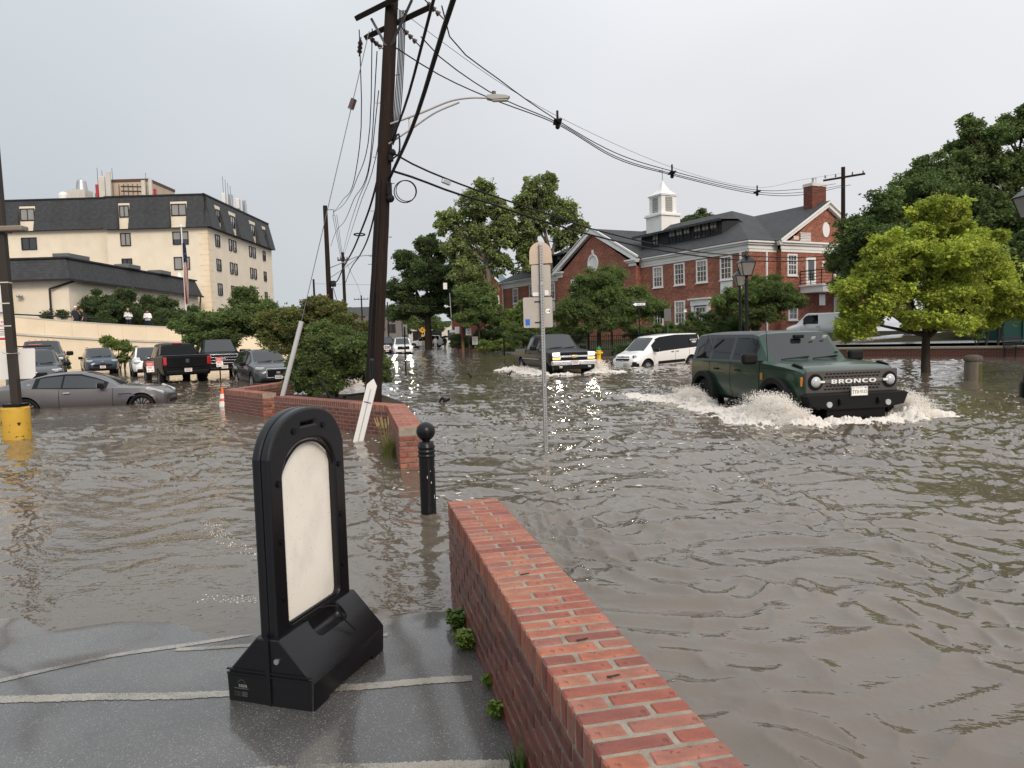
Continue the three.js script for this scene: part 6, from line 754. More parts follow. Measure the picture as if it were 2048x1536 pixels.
{ // ---- things round the utility pole
  const w = thing('leaning_board', 'white pointed wooden board leaning against the thin black pole', 'board', [-2.52, -0.15, -11.5]); w.rotation.z = -0.27; w.rotation.x = -0.05; mb().ext([[-0.075, 0], [0.075, 0], [0.075, 1.08], [0.0, 1.18], [-0.075, 1.08]], 0.035, 0.004, 0, 0, 0).build('board', M.white, w); mb().box(0.012, 1.0, 0.004, 0.0, 0.52, 0.042).build('groove', M.silver, w); mb().rbox(0.11, 0.014, 0.012, 0.004, 0, 0.8, 0.044).build('strap', M.darkMetal, w);
  const b = thing('conduit_pole', 'thin black pole rising from the water before the utility pole', 'pole', [-2.46, -0.2, -12.8]); mb().cyl(0.042, 0.045, 1.45, 14, 0, 0.72, 0).build('pole', M.iron, b); mb().sph(0.042, 12, 0, 1.445, 0).build('cap', M.iron, b);
  const g = thing('guy_wire', 'guy wire in a slanting grey guard tube anchored beside the brick planter', 'guy wire', [-5.62, -0.1, -17.25]); const A = V(-5.62, -0.1, -17.25), B = V(-2.72, 7.95, -15.35), d = B.clone().sub(A), q = (t) => { const p = d.clone().multiplyScalar(t); return [p.x, p.y, p.z]; }; const dev = V(-4.93, 2.1, -17.2).sub(A); mb().bar([0, 0, 0], [dev.x, dev.y, dev.z], 0.055, 14).build('guard_tube', std([0.5, 0.5, 0.52], 0.4), g); mb().bar([dev.x, dev.y, dev.z], [d.x, d.y, d.z], 0.009, 5).build('wire', M.galv, g); const ip = dev.clone().lerp(d, 0.78); mb().bar([ip.x - 0.05, ip.y - 0.14, ip.z], [ip.x + 0.03, ip.y + 0.06, ip.z], 0.07, 8).build('strain_insulator', M.porcelain, g);
  const s = thing('bent_post', 'black bent metal bar sticking out of the planter behind the wall', 'metal bar', [-4.15, 0.16, -15.9]); mb().tube([[-0.1, 0.65, 0], [0.0, 0.5, 0.05], [0.12, 0.3, 0.1], [0.2, 0.2, 0.1], [0.5, 0.2, 0.1]], 0.035, 8, 24).rbox(0.6, 0.04, 0.2, 0.02, 0.75, 0.28, 0.05, 0, 0.1, 0.08).tube([[0.3, 0.2, 0.1], [0.32, 0.05, 0.1], [0.35, -0.2, 0.1]], 0.03, 6, 10).build('bar', M.blackMatte, s);
  // grasses and weeds
  const gm = std([0.12, 0.15, 0.035], 0.6); gm.side = THREE.DoubleSide; const gs = std([0.3, 0.24, 0.1], 0.7);
  const blade = (m, r, len, sp, w) => { const a = r() * 6.3, l = len * (0.6 + 0.5 * r()), o = sp * r(), x = Math.cos(a) * o, z = Math.sin(a) * o, bx = Math.cos(a) * l * 0.55 * r(), bz = Math.sin(a) * l * 0.55 * r(); const P = (t, k) => [x + bx * t * t + k * w * (1 - t) * -Math.sin(a), l * t * (1 - 0.18 * t), z + bz * t * t + k * w * (1 - t) * Math.cos(a)]; const n = 4; for (let i = 0; i < n; i++) m.poly([[P(i / n, -1), P(i / n, 1), P((i + 1) / n, 1), P((i + 1) / n, -1)]]); };
  const gr = thing('grass_clump', 'tall grass clump growing against the inner face of the planter wall', 'grass', [-1.68, -0.06, -9.75]); { const m = mb(), r = rng(61); for (let i = 0; i < 220; i++) blade(m, r, 0.48, 0.14, 0.006); m.build('blades', gm, gr).userData.kind = 'stuff'; const h = mb(); for (let i = 0; i < 14; i++) { const a = r() * 6.3, x = Math.cos(a) * 0.16, z = Math.sin(a) * 0.16; h.bar([x * 0.3, 0.1, z * 0.3], [x, 0.55, z], 0.003, 4).bar([x, 0.5, z], [x * 1.2, 0.62, z * 1.2], 0.012, 6, 0.004); } h.build('seed_heads', gs, gr).userData.kind = 'stuff'; }
  const weed = (label, x, z, seed, n, L, kind) => { const t = thing('weed', label, 'weed', [x, groundY(x, z) - 0.01, z]); const r = rng(seed), m = mb(); if (kind) for (let i = 0; i < n; i++) blade(m, r, L, 0.05, 0.012); else for (let i = 0; i < n; i++) { const a = r() * 6.3, d = L * (0.25 + 0.75 * r()), y = 0.03 + L * 0.7 * r(), s = 0.007 + 0.013 * r(), cx = Math.cos(a) * d * 0.7, cz = Math.sin(a) * d * 0.7, ry = r() * 6.3, til = 0.5 * (r() - 0.5); const R = (px, pz, py) => { const c = Math.cos(ry), q = Math.sin(ry); return [cx + px * c + pz * q, y + py + px * til, cz - px * q + pz * c]; }; m.poly([[R(0, -s * 1.4, 0), R(s, 0, 0.006), R(0, s * 1.4, -0.006), R(-s, 0, 0.006)]]); m.bar([cx * 0.2, 0, cz * 0.2], [cx, y, cz], 0.0025, 4); } m.build('leaves', [std([0.11, 0.17, 0.025], 0.55), std([0.075, 0.13, 0.025], 0.55)][seed % 2], t).userData.kind = 'stuff'; };
  weed('leafy green weed at the foot of the near wall beside the waterline', -0.33, -3.86, 71, 170, 0.1, false); weed('lush low weed sprouting where the near wall meets the wet asphalt', -0.27, -3.55, 72, 130, 0.085, false); weed('round leaved weed at the wall foot right of the sign base', -0.1, -2.86, 74, 50, 0.055, false); weed('small weed beside the painted line at the wall foot', -0.13, -3.12, 76, 60, 0.05, false); weed('spiky grass tuft at the bottom edge against the near wall', 0.0, -2.45, 73, 40, 0.16, true);
  // twigs on the wall
  for (const [i, x, z, l, a] of [[0, 0.205, -2.31, 'dark twig lying on top of the near wall'], [1, 0.27, -2.05, 'short brown bark chip on the coping near the street edge'], [2, 0.03, -2.98, 'tiny dark twig farther along the near wall top']]) tag(mb().bar([-0.018, 0, 0.004], [0.018, 0.002, -0.006], 0.0035, 6, 0.0025).build('twig', M.bark), l, 'twig').position.set(x, 0.604, z);
}
// ---------------------------------------------------------------- utility poles and cables
{
  const A = [-3.02, -0.3, -15.35], L = 11.4, t = thing('utility_pole', 'tall leaning dark wooden utility pole rising from the brick planter', 'utility pole', A); const q = (y, dx = 0, dz = 0) => [y * 0.0895 + dx, y, dz];
  t.add(mesh('pole', (() => { const g = new THREE.CylinderGeometry(0.115, 0.185, L, 20, 24); const p = g.attributes.position; for (let i = 0; i < p.count; i++) { const k = 1 + 0.05 * noise3(p.getX(i) * 6, p.getY(i) * 0.8, p.getZ(i) * 6); p.setX(i, p.getX(i) * k); p.setZ(i, p.getZ(i) * k); } g.computeVertexNormals(); const m = mat4(L / 2 * 0.0895, L / 2, 0, 0, 0, -0.0893); g.applyMatrix4(m); return boxUV(g); })(), M.poleWood));
  const arm = (y, dz, dx) => { const c = q(y, dx, dz); mb().beam([c[0] - 0.78, c[1] - 0.03, c[2] - 0.62], [c[0] + 0.78, c[1] + 0.03, c[2] + 0.62], 0.1, 0.12).build('crossarm', std([0.05, 0.04, 0.032], 0.8, { map: grainTex }), t); };
  arm(8.72, 0.22, -0.02); arm(8.5, -0.22, 0.1);
  mb().beam(q(7.9, 0.05, 0.12), [q(8.6)[0] + 0.5, 8.6, 0.55], 0.05, 0.03).beam(q(7.9, -0.05, 0.12), [q(8.6)[0] - 0.45, 8.58, -0.2], 0.05, 0.03).build('arm_brace', M.darkMetal, t);
  const ins = (p, d) => { const m = mb(), n = V(...d).normalize(); for (let i = 0; i < 3; i++) { const a = V(...p).add(n.clone().multiplyScalar(0.1 + i * 0.12)), b = a.clone().add(n.clone().multiplyScalar(0.07)); m.bar([a.x, a.y, a.z], [b.x, b.y, b.z], 0.035, 10, 0.06); } const e = V(...p).add(n.clone().multiplyScalar(0.55)); m.bar(p, [e.x, e.y, e.z], 0.014, 6); m.build('insulator', M.porcelain, t); };
  ins([1.5, 8.65, 0.45], [0.7, -0.5, -0.7]); ins([0.95, 8.35, -0.1], [0.7, -0.55, -0.7]); ins([0.15, 8.4, -0.6], [0.6, -0.3, -0.9]); ins([0.02, 8.35, -0.55], [-0.3, -0.4, -1]);
  const rs = mb(); for (let i = 0; i < 5; i++) rs.tube([[0.95 + i * 0.03, 8.6, 0.1], [0.88 + i * 0.03, 7.6, 0.1], [0.76 + 0.03 * i, 6.5, 0.12], [0.72, 5.9, 0.14]], 0.012, 5, 20); rs.tube([[-0.02, 0.3, 0.19], [0.1, 2, 0.19], [0.3, 3.8, 0.18], [0.42, 5.2, 0.17]], 0.03, 6, 12).tube([[0.1, 0.3, 0.2], [0.2, 2, 0.2], [0.28, 2.9, 0.19]], 0.028, 6, 12); rs.build('riser_cables', M.cable, t);
  mb().sph(0.075, 10, 0.7, 5.75, 0.14).rbox(0.1, 0.16, 0.12, 0.03, 0.66, 5.65, 0.12).build('splice_bundle', M.cable, t); mb().tube([[0.72, 5.9, 0.2], [0.85, 6.1, 0.25], [0.85, 5.7, 0.28], [0.72, 5.6, 0.25]], 0.02, 6, 16).build('cable_loop', M.cable, t);
  mb().rbox(0.11, 0.28, 0.11, 0.03, 0.6, 5.02, 0.12).sph(0.085, 10, 0.62, 4.82, 0.14).build('splice_closure', M.cable, t);
  { const c = mb(); c.add(new THREE.TorusGeometry(0.225, 0.011, 6, 40), mat4(0.93, 4.95, 0.15)); c.add(new THREE.TorusGeometry(0.21, 0.009, 6, 40), mat4(0.96, 4.96, 0.17, 0.1, 0.2)); c.build('cable_coil', M.cable, t); }
  const st = mb(); for (let i = 0; i < 12; i++) st.bar(q(2.4 + i * 0.55, (i % 2 ? 1 : -1) * 0.13, 0), q(2.4 + i * 0.55, (i % 2 ? 1 : -1) * 0.24, 0.02), 0.009, 5); st.build('climbing_step', M.galv, t).userData.kind = 'stuff';
  // street light on its arm
  const l = thing('street_light', 'grey cobra head street light on a curved arm fixed to the leaning pole', 'street light', [-2.39, 5.92, -15.35]);
  mb().tube([[0.05, 0.12, 0.1], [0.7, 0.26, 0.3], [1.35, 0.44, 0.45], [1.75, 0.47, 0.5], [2.1, 0.45, 0.52]], 0.022, 10, 40).build('arm', std([0.5, 0.47, 0.44], 0.4, { metalness: 0.4 }), l); mb().tube([[0.0, -0.28, 0.1], [0.5, -0.02, 0.22], [1.0, 0.24, 0.36], [1.5, 0.4, 0.46]], 0.02, 8, 30).bar([0.45, -0.04, 0.2], [0.45, 0.2, 0.2], 0.02).build('brace', std([0.5, 0.47, 0.44], 0.4, { metalness: 0.4 }), l);
  const hd = mb().ext([[0, -0.025], [0.1, -0.05], [0.4, -0.04], [0.43, -0.01], [0.36, 0.015], [0.12, 0.035], [0, 0.025]], 0.13, 0.012, 2.07, 0.46, 0.455).build('lamp_head', std([0.34, 0.35, 0.33], 0.5), l); mb().cyl(0.04, 0.04, 0.05, 12, 2.2, 0.55, 0.52).build('photocell', M.darkMetal, hd); mb().box(0.3, 0.015, 0.12, 2.32, 0.388, 0.52).build('lens', M.offwhite, hd);
}
function pole(label, x, z, h, r, o = {}) { const t = thing('utility_pole', label, 'utility pole', [x, o.y ?? 0, z]); mb().cyl(r * 0.75, r, h, 12, 0, h / 2 - 0.2, 0).build('pole', o.mat ?? M.poleWood, t); if (o.arm) { mb().box(o.arm, 0.12, 0.12, 0, h - 0.9, 0.12, 0, o.turn ?? 0, o.tilt ?? 0).build('crossarm', M.poleWood, t); const m = mb(); for (const s of [-0.45, -0.2, 0.2, 0.45]) m.cyl(0.04, 0.06, 0.2, 8, s * o.arm * Math.cos(o.turn ?? 0), h - 0.72, 0.12 - s * o.arm * Math.sin(o.turn ?? 0)); m.build('insulator', M.porcelain, t).userData.kind = 'stuff'; } return t; }
{ const t = pole('wooden utility pole rising behind the olive tree with a bracket light', -10.62, -43, 9.75, 0.17); mb().tube([[0, 5.9, 0], [1.0, 6.25, 0.1], [1.8, 6.55, 0.1], [2.5, 6.6, 0.1]], 0.03, 8, 24).tube([[0, 5.3, 0], [0.9, 5.85, 0.05], [1.8, 6.5, 0.1]], 0.022, 8, 20).build('light_arm', M.silver, t); mb().rbox(0.5, 0.1, 0.18, 0.03, 2.7, 6.58, 0.1).build('lamp_head', M.silver, t); mb().bar([0, 9.3, 0.05], [0.5, 9.3, 0.05], 0.02).bar([0.5, 9.3, 0.05], [0.5, 8.95, 0.05], 0.02).build('bracket', M.darkMetal, t); mb().rbox(0.3, 0.35, 0.25, 0.06, 0.3, 5.0, 0.1).rbox(0.09, 0.9, 0.09, 0.02, 0.22, 4.3, 0.1).build('splice_closure', M.cable, t); mb().cyl(0.05, 0.05, 2.2, 10, -0.1, 3.2, 0.16).build('riser', M.red, t); }
pole('second wooden pole farther down beside the first bracket pole', -14.69, -65, 9.7, 0.17, { arm: 0.9 });
pole('short dark far pole left of the bracket pole', -25.4, -95, 10, 0.17); pole('far pole with crossarm just left of the leaning pole', -26.4, -130, 9.9, 0.16, { arm: 2.6 }); pole('distant pole between the leaning pole and the oak', -23.8, -142, 9.2, 0.16, { arm: 2 });
pole('tall wooden pole with crossarm at the end of the brick building', 22.9, -50, 12.6, 0.17, { arm: 2.6, y: 0, turn: -0.5, tilt: 0.05 });
{ const t = pole('red brown painted pole on the verge by the speed limit sign', -5.28, -80, 6.9, 0.17, { mat: M.redWood, y: 0.2 }); mb().cyl(0.175, 0.178, 1.2, 12, 0, 0.4, 0).build('pole_base', std([0.3, 0.17, 0.09], 0.8, { map: grainTex }), t); mb().cyl(0.17, 0.17, 0.08, 12, 0, 3.6, 0).build('band', M.silver, t); }
{ const t = thing('camera_mast', 'slim pale mast with a white box on top near the red pole', 'mast', [-6.75, 0.3, -84]); mb().cyl(0.05, 0.08, 6.6, 10, 0, 3.2, 0, 0, 0, 0.035).build('mast', M.silver, t); mb().rbox(0.45, 0.75, 0.35, 0.05, -0.6, 7.3, 0).build('white_box', M.white, t); mb().bar([-0.1, 4.9, 0], [-0.6, 5.0, 0.2], 0.04).sph(0.14, 8, -0.65, 5.0, 0.2).build('camera', M.white, t); mb().rbox(0.9, 0.28, 0.04, 0.01, 0.15, 2.1, 0.1).build('street_name_plate', M.white, t); }
function cable(label, pts, r, group) { const c = new THREE.CatmullRomCurve3(pts.map((p) => V(...p)), false, 'centripetal'); const o = mesh('cable', new THREE.TubeGeometry(c, pts.length * 8, r, 6), M.cable); return tag(o, label, 'cable', group); }
const G1 = 'power lines from the leaning pole to the pole by the brick building';
cable('uppermost of the three power lines sweeping down right past the street light', [[-1.2, 8.35, -15.2], [-1.07, 7.83, -15.5], [-0.07, 7.45, -16.98], [1.37, 7.13, -19.1], [3.25, 6.94, -21.86], [5.79, 7.16, -25.59], [11.7, 8.07, -34.28], [16.49, 9.38, -41.32], [22.4, 11.3, -50]], 0.014, G1);
cable('middle of the three power lines sweeping down right past the street light', [[-1.7, 7.95, -15.7], [-1.44, 7.72, -15.98], [-0.26, 7.37, -17.63], [1.44, 7.33, -20.01], [3.38, 7.04, -22.71], [5.95, 7.23, -26.31], [11.75, 8.0, -34.41], [16.25, 9.08, -40.7], [22.9, 11.2, -50]], 0.014, G1);
cable('lowest of the three power lines passing behind the street light head', [[-2.6, 8.1, -16.1], [-1.48, 7.8, -17.55], [-0.28, 7.71, -19.11], [1.54, 7.71, -21.5], [3.59, 7.33, -24.16], [6.25, 7.46, -27.63], [11.99, 8.04, -35.11], [16.22, 8.93, -40.64], [23.4, 11.2, -50]], 0.016, G1);
cable('thin messenger wire above the three power lines', [[-2.2, 8.4, -15.2], [-1.16, 8.07, -16.64], [-0.07, 7.79, -18.15], [1.46, 7.58, -20.28], [6.02, 7.51, -26.59], [11.83, 8.26, -34.65], [16.32, 9.79, -40.88], [22.9, 12.0, -50]], 0.006, G1);
cable('upper thick telephone cable crossing in front of the brick building', [[-2.3, 5.45, -15.3], [-1.94, 5.32, -15.8], [-1.27, 5.18, -16.72], [-0.4, 5.06, -17.92], [0.89, 4.92, -19.69], [2.76, 4.73, -22.27], [6.89, 4.68, -27.95], [10.62, 4.94, -33.09], [16.34, 5.54, -40.97], [22.9, 6.5, -50]], 0.022);
cable('lower thick telephone cable crossing in front of the brick building', [[-2.35, 5.1, -15.3], [-1.95, 5.06, -15.85], [-1.28, 4.94, -16.77], [-0.41, 4.86, -17.97], [0.88, 4.7, -19.74], [2.77, 4.55, -22.33], [5.91, 4.5, -26.66], [10.47, 4.73, -32.92], [16.35, 5.34, -41.0], [22.9, 6.3, -50]], 0.026);
cable('thick overhead cable running up to the top picture edge, the upper left one', [[-2.34, 5.7, -15.3], [-1.55, 5.5, -12], [-0.8, 5.5, -8.75], [0.8, 5.6, -2], [5.9, 6.2, 20]], 0.021); cable('thickest overhead cable running from the splice up out of the picture', [[-2.4, 4.95, -15.25], [-1.35, 4.9, -11.2], [-0.48, 5.0, -7.55], [1.2, 5.2, -1], [6.5, 5.9, 20]], 0.03);
const G2 = 'wires from the leaning pole down the street';
cable('outer left wire sagging from the leaning pole crossarm down the street', [[-3.0, 8.15, -15.75], [-3.25, 6.7, -16.9], [-4.03, 6.0, -19.7], [-6.52, 7.21, -29.27], [-10.1, 9.2, -43]], 0.011, G2); cable('second left wire sagging beside the outer one to the bracket pole', [[-2.7, 8.1, -15.6], [-3.09, 6.5, -17.02], [-4.58, 6.48, -22.51], [-6.47, 7.15, -29.47], [-10.15, 9.15, -43]], 0.011, G2); cable('wire dropping from the leaning pole to halfway up the bracket pole', [[-2.6, 7.6, -15.5], [-3.28, 5.97, -17.89], [-4.93, 6.14, -23.72], [-6.29, 6.3, -28.52], [-8.38, 6.98, -35.89], [-10.4, 7.2, -43]], 0.011, G2);
cable('thin wire from the leaning pole to the top of the second far pole', [[-2.6, 6.8, -15.5], [-3.58, 6.23, -19.51], [-5.62, 6.93, -27.87], [-8.4, 7.8, -39.23], [-14.7, 9.3, -65]], 0.011, G2); cable('thin companion wire to the second far pole', [[-2.5, 6.3, -15.5], [-3.63, 6.24, -20.13], [-5.36, 6.79, -27.19], [-8.1, 7.53, -38.41], [-14.6, 9.2, -65]], 0.011, G2);
{ const o = cable('thick telephone cable with a coiled ring sagging to the bracket pole', [[-2.55, 5.5, -15.5], [-3.36, 5.04, -18.3], [-4.46, 4.8, -22.11], [-5.27, 4.69, -24.9], [-6.95, 4.68, -30.74], [-8.44, 4.57, -35.87], [-10.5, 5.0, -43]], 0.026, G2); mb().add(new THREE.TorusGeometry(0.16, 0.02, 6, 30), mat4(-4.46, 4.8, -22.1, 1.5, 0, 0.1)).build('cable_ring', M.cable, o); }
cable('lower thick cable sagging to the second far pole', [[-2.6, 5.0, -15.5], [-3.93, 4.72, -21.0], [-5.58, 4.93, -27.81], [-8.94, 5.79, -41.64], [-14.6, 6.7, -65]], 0.024, G2);
for (const [i, l] of [[0, 'left'], [1, 'middle'], [2, 'right']].entries()) cable(`${l[1]} wire of the three between the bracket pole and the second far pole`, [[-10.2 + i * 0.12, 9.0, -43], [-12.3 + i * 0.08, 7.5, -54], [-14.7 + i * 0.2, 8.9, -65]], 0.014, 'wires between the two far poles');
cable('far cable sagging low between the bracket pole and the second far pole', [[-10.4, 4.9, -43], [-12.4, 3.4, -54], [-14.6, 4.6, -65]], 0.02); cable('distant wire from the second far pole to the crossarm pole', [[-14.7, 9.2, -65], [-20, 8.6, -97], [-26.4, 9.0, -130]], 0.016); cable('service wire crossing behind the leaning pole towards the oak', [[-25.4, 9.2, -95], [-14, 8.6, -92], [-6.8, 9.2, -92]], 0.014);
for (const [l, p] of [['cable spacer clamp nearest the street light', [1.44, 7.35, -20]], ['middle cable spacer clamp above the brick building', [5.98, 7.3, -26.5]], ['cable spacer clamp above the roof ridge', [11.8, 8.05, -34.6]]]) tag(mb().rbox(0.06, 0.5, 0.06, 0.02, 0, 0.05, 0).rbox(0.22, 0.05, 0.5, 0.02, 0, 0, 0).rbox(0.12, 0.12, 0.12, 0.03, 0, -0.12, 0).build('cable_spacer', M.blackMatte), l, 'cable spacer').position.set(...p);
tag(mb().rbox(0.22, 0.11, 0.06, 0.02, 0, 0, 0, 0, 0.6, -0.25).build('cable_tag_box', M.silver), 'small grey splice box hanging on the upper telephone cable', 'splice box').position.set(-1.35, 5.12, -16.6);
// ---------------------------------------------------------------- car park lamp post on its yellow base
{
  const yel = std([0.72, 0.44, 0.06], 0.6, { map: tex(512, 512, (u, v, i, j) => { const n = tf(u, v, 7, 401, 5), b = tf(u, v, 26, 403, 3), c = 0.86 + 0.2 * (tf(u, v, 5, 405, 4) - 0.3); return n > 0.7 && b > 0.45 ? [0.25, 0.22, 0.18] : b > 0.78 ? [0.4, 0.36, 0.3] : [c, c, c * 0.95]; }, true, 1.1), bumpMap: fineBump, bumpScale: 0.004 });
  const t = thing('lamp_post', 'dark lamp post on a chipped yellow concrete base at the left edge', 'lamp post', [-8.95, 0, -13]);
  mb().lathe([[0.232, -0.4], [0.232, 0.57], [0.222, 0.6], [0.0, 0.605]], 40).build('concrete_base', yel, t); mb().rbox(0.3, 0.06, 0.3, 0.012, 0.02, 0.635, 0).build('base_plate', M.iron, t); mb().rbox(0.135, 5.4, 0.135, 0.015, 0.0, 3.3, 0, 0, 0.12, 0.012).build('post', std([0.04, 0.034, 0.03], 0.5), t);
  for (const y of [2.05, 2.45, 2.82]) mb().rbox(0.15, 0.022, 0.15, 0.006, 0.0, y, 0, 0, 0.12).build('strap', M.offwhite, t); mb().rbox(0.5, 0.1, 0.22, 0.03, 0.2, 3.75, 0.05).bar([0, 3.72, 0], [0.2, 3.7, 0.05], 0.03).build('floodlight', std([0.2, 0.17, 0.13], 0.6), t);
  const b = thing('blank_board', 'large blank white board tied to the lamp post', 'board', [-9.0, 1.37, -12.88]); mb().ext([[-0.75, -0.27], [0.3, -0.27], [0.36, -0.22], [0.385, 0.25], [0.36, 0.27], [-0.75, 0.27]], 0.012, 0.002, 0.05, 0, -0.2).build('board', M.white, b); mb().tube([[-0.02, 0.22, 0.0], [0.05, 0.2, 0.05], [0.14, 0.19, 0.0], [0.16, 0.2, -0.19]], 0.006, 5, 14).build('tie_wire', M.silver, b);
  const pt = canvasTex(256, 320, (c, w, h) => { c.fillStyle = '#efeeea'; c.fillRect(0, 0, w, h); c.fillStyle = '#c33b36'; c.font = 'bold 46px sans-serif'; c.textAlign = 'center'; c.fillText('FREE', w / 2, 60); c.fillText('PARKING', w / 2, 112, 220); c.fillStyle = '#555'; for (let i = 0; i < 4; i++) c.fillRect(40, 140 + i * 26, 176, 10); c.fillStyle = '#c33b36'; c.fillRect(50, 262, 156, 34); });
  const s = thing('parking_sign', 'small white parking notice with red lettering strapped behind the lamp post', 'sign', [-9.13, 1.98, -13.12]); mb().box(0.34, 0.42, 0.008, 0, 0, 0).build('plate', M.white, s); const f = new THREE.Mesh(new THREE.PlaneGeometry(0.33, 0.41), std(0xffffff, 0.45, { map: pt })); f.name = 'print'; f.position.z = 0.006; s.add(f); mb().bar([0.05, -0.35, -0.02], [0.05, 0.25, -0.02], 0.012).build('bracket', M.darkMetal, s);
}
// ---------------------------------------------------------------- small signs, cones, street furniture
const resTex = canvasTex(192, 256, (c, w, h) => { c.fillStyle = '#ecebe7'; c.fillRect(0, 0, w, h); c.fillStyle = '#c6282b'; c.fillRect(0, 0, w, h * 0.42); c.fillStyle = '#f4f2ee'; c.font = 'bold 34px sans-serif'; c.textAlign = 'center'; c.fillText('RESERVED', w / 2, 52, 170); c.fillText('PARKING', w / 2, 90, 160); c.fillStyle = '#b5474a'; c.fillRect(30, 128, 132, 12); c.fillRect(44, 154, 104, 10); c.fillRect(24, 214, 50, 16); c.fillRect(118, 214, 50, 16); });
for (const [x, z, yaw, tilt, l] of [[-14.93, -30, 0.1, 0.04, 'red and white reserved parking sign before the black pickup rear wheel'], [-13.27, -33, 0.2, 0.08, 'red and white reserved parking sign right of the black pickup tailgate'], [-26.1, -41.5, 0.3, 0, 'red and white reserved parking sign between the charcoal suv and blue crossover']]) { const y = groundY(x, z), t = thing('reserved_sign', l, 'sign', [x, y, z], yaw, 'reserved parking signs in the flooded car park'); mb().rbox(0.05, 1.15, 0.05, 0.01, 0, 0.55, 0).build('post', M.black, t); const p = mb().rbox(0.3, 0.44, 0.012, 0.005, 0, 1.02 - y * 0.2, 0.035, 0, 0, tilt).build('plate', M.white, t); const f = new THREE.Mesh(new THREE.PlaneGeometry(0.29, 0.43), std(0xffffff, 0.45, { map: resTex })); f.name = 'print'; f.position.set(0, 1.02 - y * 0.2, 0.043); f.rotation.z = tilt; p.add(f); }
function cone(label, x, z, y, lean) { const t = thing('traffic_cone', label, 'traffic cone', [x, y, z]); t.rotation.z = lean; mb().lathe([[0.16, 0], [0.13, 0.06], [0.022, 0.7], [0.0, 0.71]], 20).build('cone', M.orange, t); mb().lathe([[0.118, 0.18], [0.092, 0.34]], 20).lathe([[0.082, 0.41], [0.062, 0.53]], 20).build('reflective_band', M.white, t); mb().rbox(0.36, 0.04, 0.36, 0.01, 0, 0.0, 0).build('foot', M.blackMatte, t); }
cone('orange and white traffic cone in the water left of the corner planter wall', -7.55, -18.9, -0.2, 0.03); cone('traffic cone half hidden behind the slanting grey tube', -9.2, -31.2, -0.1, 0);
{ const t = thing('red_barrier', 'dark red slatted barrier behind the grey crossover', 'barrier', [-9.3, 0.1, -37]); for (let i = 0; i < 8; i++) mb().box(0.08, 0.75, 0.04, i * 0.17, 0.45, 0).build('slat', std([0.16, 0.04, 0.03], 0.7), t); mb().box(1.4, 0.06, 0.05, 0.6, 0.8, 0.045).box(1.4, 0.06, 0.05, 0.6, 0.2, 0.045).build('rail', std([0.12, 0.03, 0.025], 0.7), t); }
function lantern(label, x, z, H, y = 0) {
  const t = thing('street_lantern', label, 'street lamp', [x, y, z], 0, 'black lantern street lamps'); mb().lathe([[0.16, -0.2], [0.16, 0.3], [0.11, 0.36], [0.085, 0.5], [0.06, 0.9], [0.05, H - 0.2], [0.07, H - 0.16], [0.04, H - 0.1], [0.05, H - 0.02], [0.13, H]], 16).build('post', M.iron, t);
  const fr = mb(), g = mb(), b0 = 0.13, b1 = 0.235, y0 = H, y1 = H + 0.42; const c = [[1, 1], [1, -1], [-1, -1], [-1, 1]]; for (let i = 0; i < 4; i++) { const p = c[i], q = c[(i + 1) % 4]; fr.bar([p[0] * b0, y0, p[1] * b0], [p[0] * b1, y1, p[1] * b1], 0.014, 6).bar([p[0] * b1, y1, p[1] * b1], [q[0] * b1, y1, q[1] * b1], 0.018, 6).bar([p[0] * b0, y0, p[1] * b0], [q[0] * b0, y0, q[1] * b0], 0.016, 6); const k = 0.985; g.poly([[[p[0] * b0 * k, y0, p[1] * b0 * k], [q[0] * b0 * k, y0, q[1] * b0 * k], [q[0] * b1 * k, y1, q[1] * b1 * k], [p[0] * b1 * k, y1, p[1] * b1 * k]]]); } fr.build('lantern_frame', M.iron, t); const gl = g.build('glass', phys([0.4, 0.39, 0.36], 0.25, { transmission: 0.6 }), t); gl.material.side = THREE.DoubleSide;
  const rf = mb(); rf.add(new THREE.CylinderGeometry(0.1, 0.36, 0.2, 4, 1), mat4(0, y1 + 0.1, 0, 0, Math.PI / 4)); rf.lathe([[0.1, y1 + 0.18], [0.11, y1 + 0.22], [0.07, y1 + 0.27], [0.02, y1 + 0.31], [0.035, y1 + 0.35], [0.0, y1 + 0.39]], 12); rf.build('lantern_roof', M.iron, t); mb().sph(0.06, 10, 0, y0 + 0.18, 0).build('bulb', M.offwhite, t);
}
lantern('nearer tall black lantern street lamp behind the green off roader', 7.71, -23.7, 3.35); lantern('farther and lower black lantern left of its twin', 9.49, -30, 3.4); lantern('black lantern cut off by the right picture edge', 10.72, -15, 3.72);
{ const tx = canvasTex(384, 128, (c, w, h) => { c.fillStyle = '#101112'; c.fillRect(0, 0, w, h); c.fillStyle = '#f2f2ee'; c.beginPath(); c.moveTo(14, h / 2); c.lineTo(96, 16); c.lineTo(96, 34); c.lineTo(366, 34); c.lineTo(366, h - 34); c.lineTo(96, h - 34); c.lineTo(96, h - 16); c.closePath(); c.fill(); c.fillStyle = '#101112'; c.font = 'bold 46px sans-serif'; c.textAlign = 'center'; c.fillText('ONE WAY', 232, 80, 240); });
  const t = thing('one_way_sign', 'black one way sign with white arrow before the brick building', 'sign', [6.75, 0.1, -38], -0.15); mb().cyl(0.035, 0.035, 3.0, 10, 0, 1.4, 0).build('post', M.iron, t); const p = mb().rbox(0.7, 0.28, 0.012, 0.005, 0, 2.98, 0.04).build('plate', M.white, t); const f = new THREE.Mesh(new THREE.PlaneGeometry(0.69, 0.27), std(0xffffff, 0.4, { map: tx })); f.name = 'print'; f.position.set(0, 2.98, 0.048); p.add(f); }
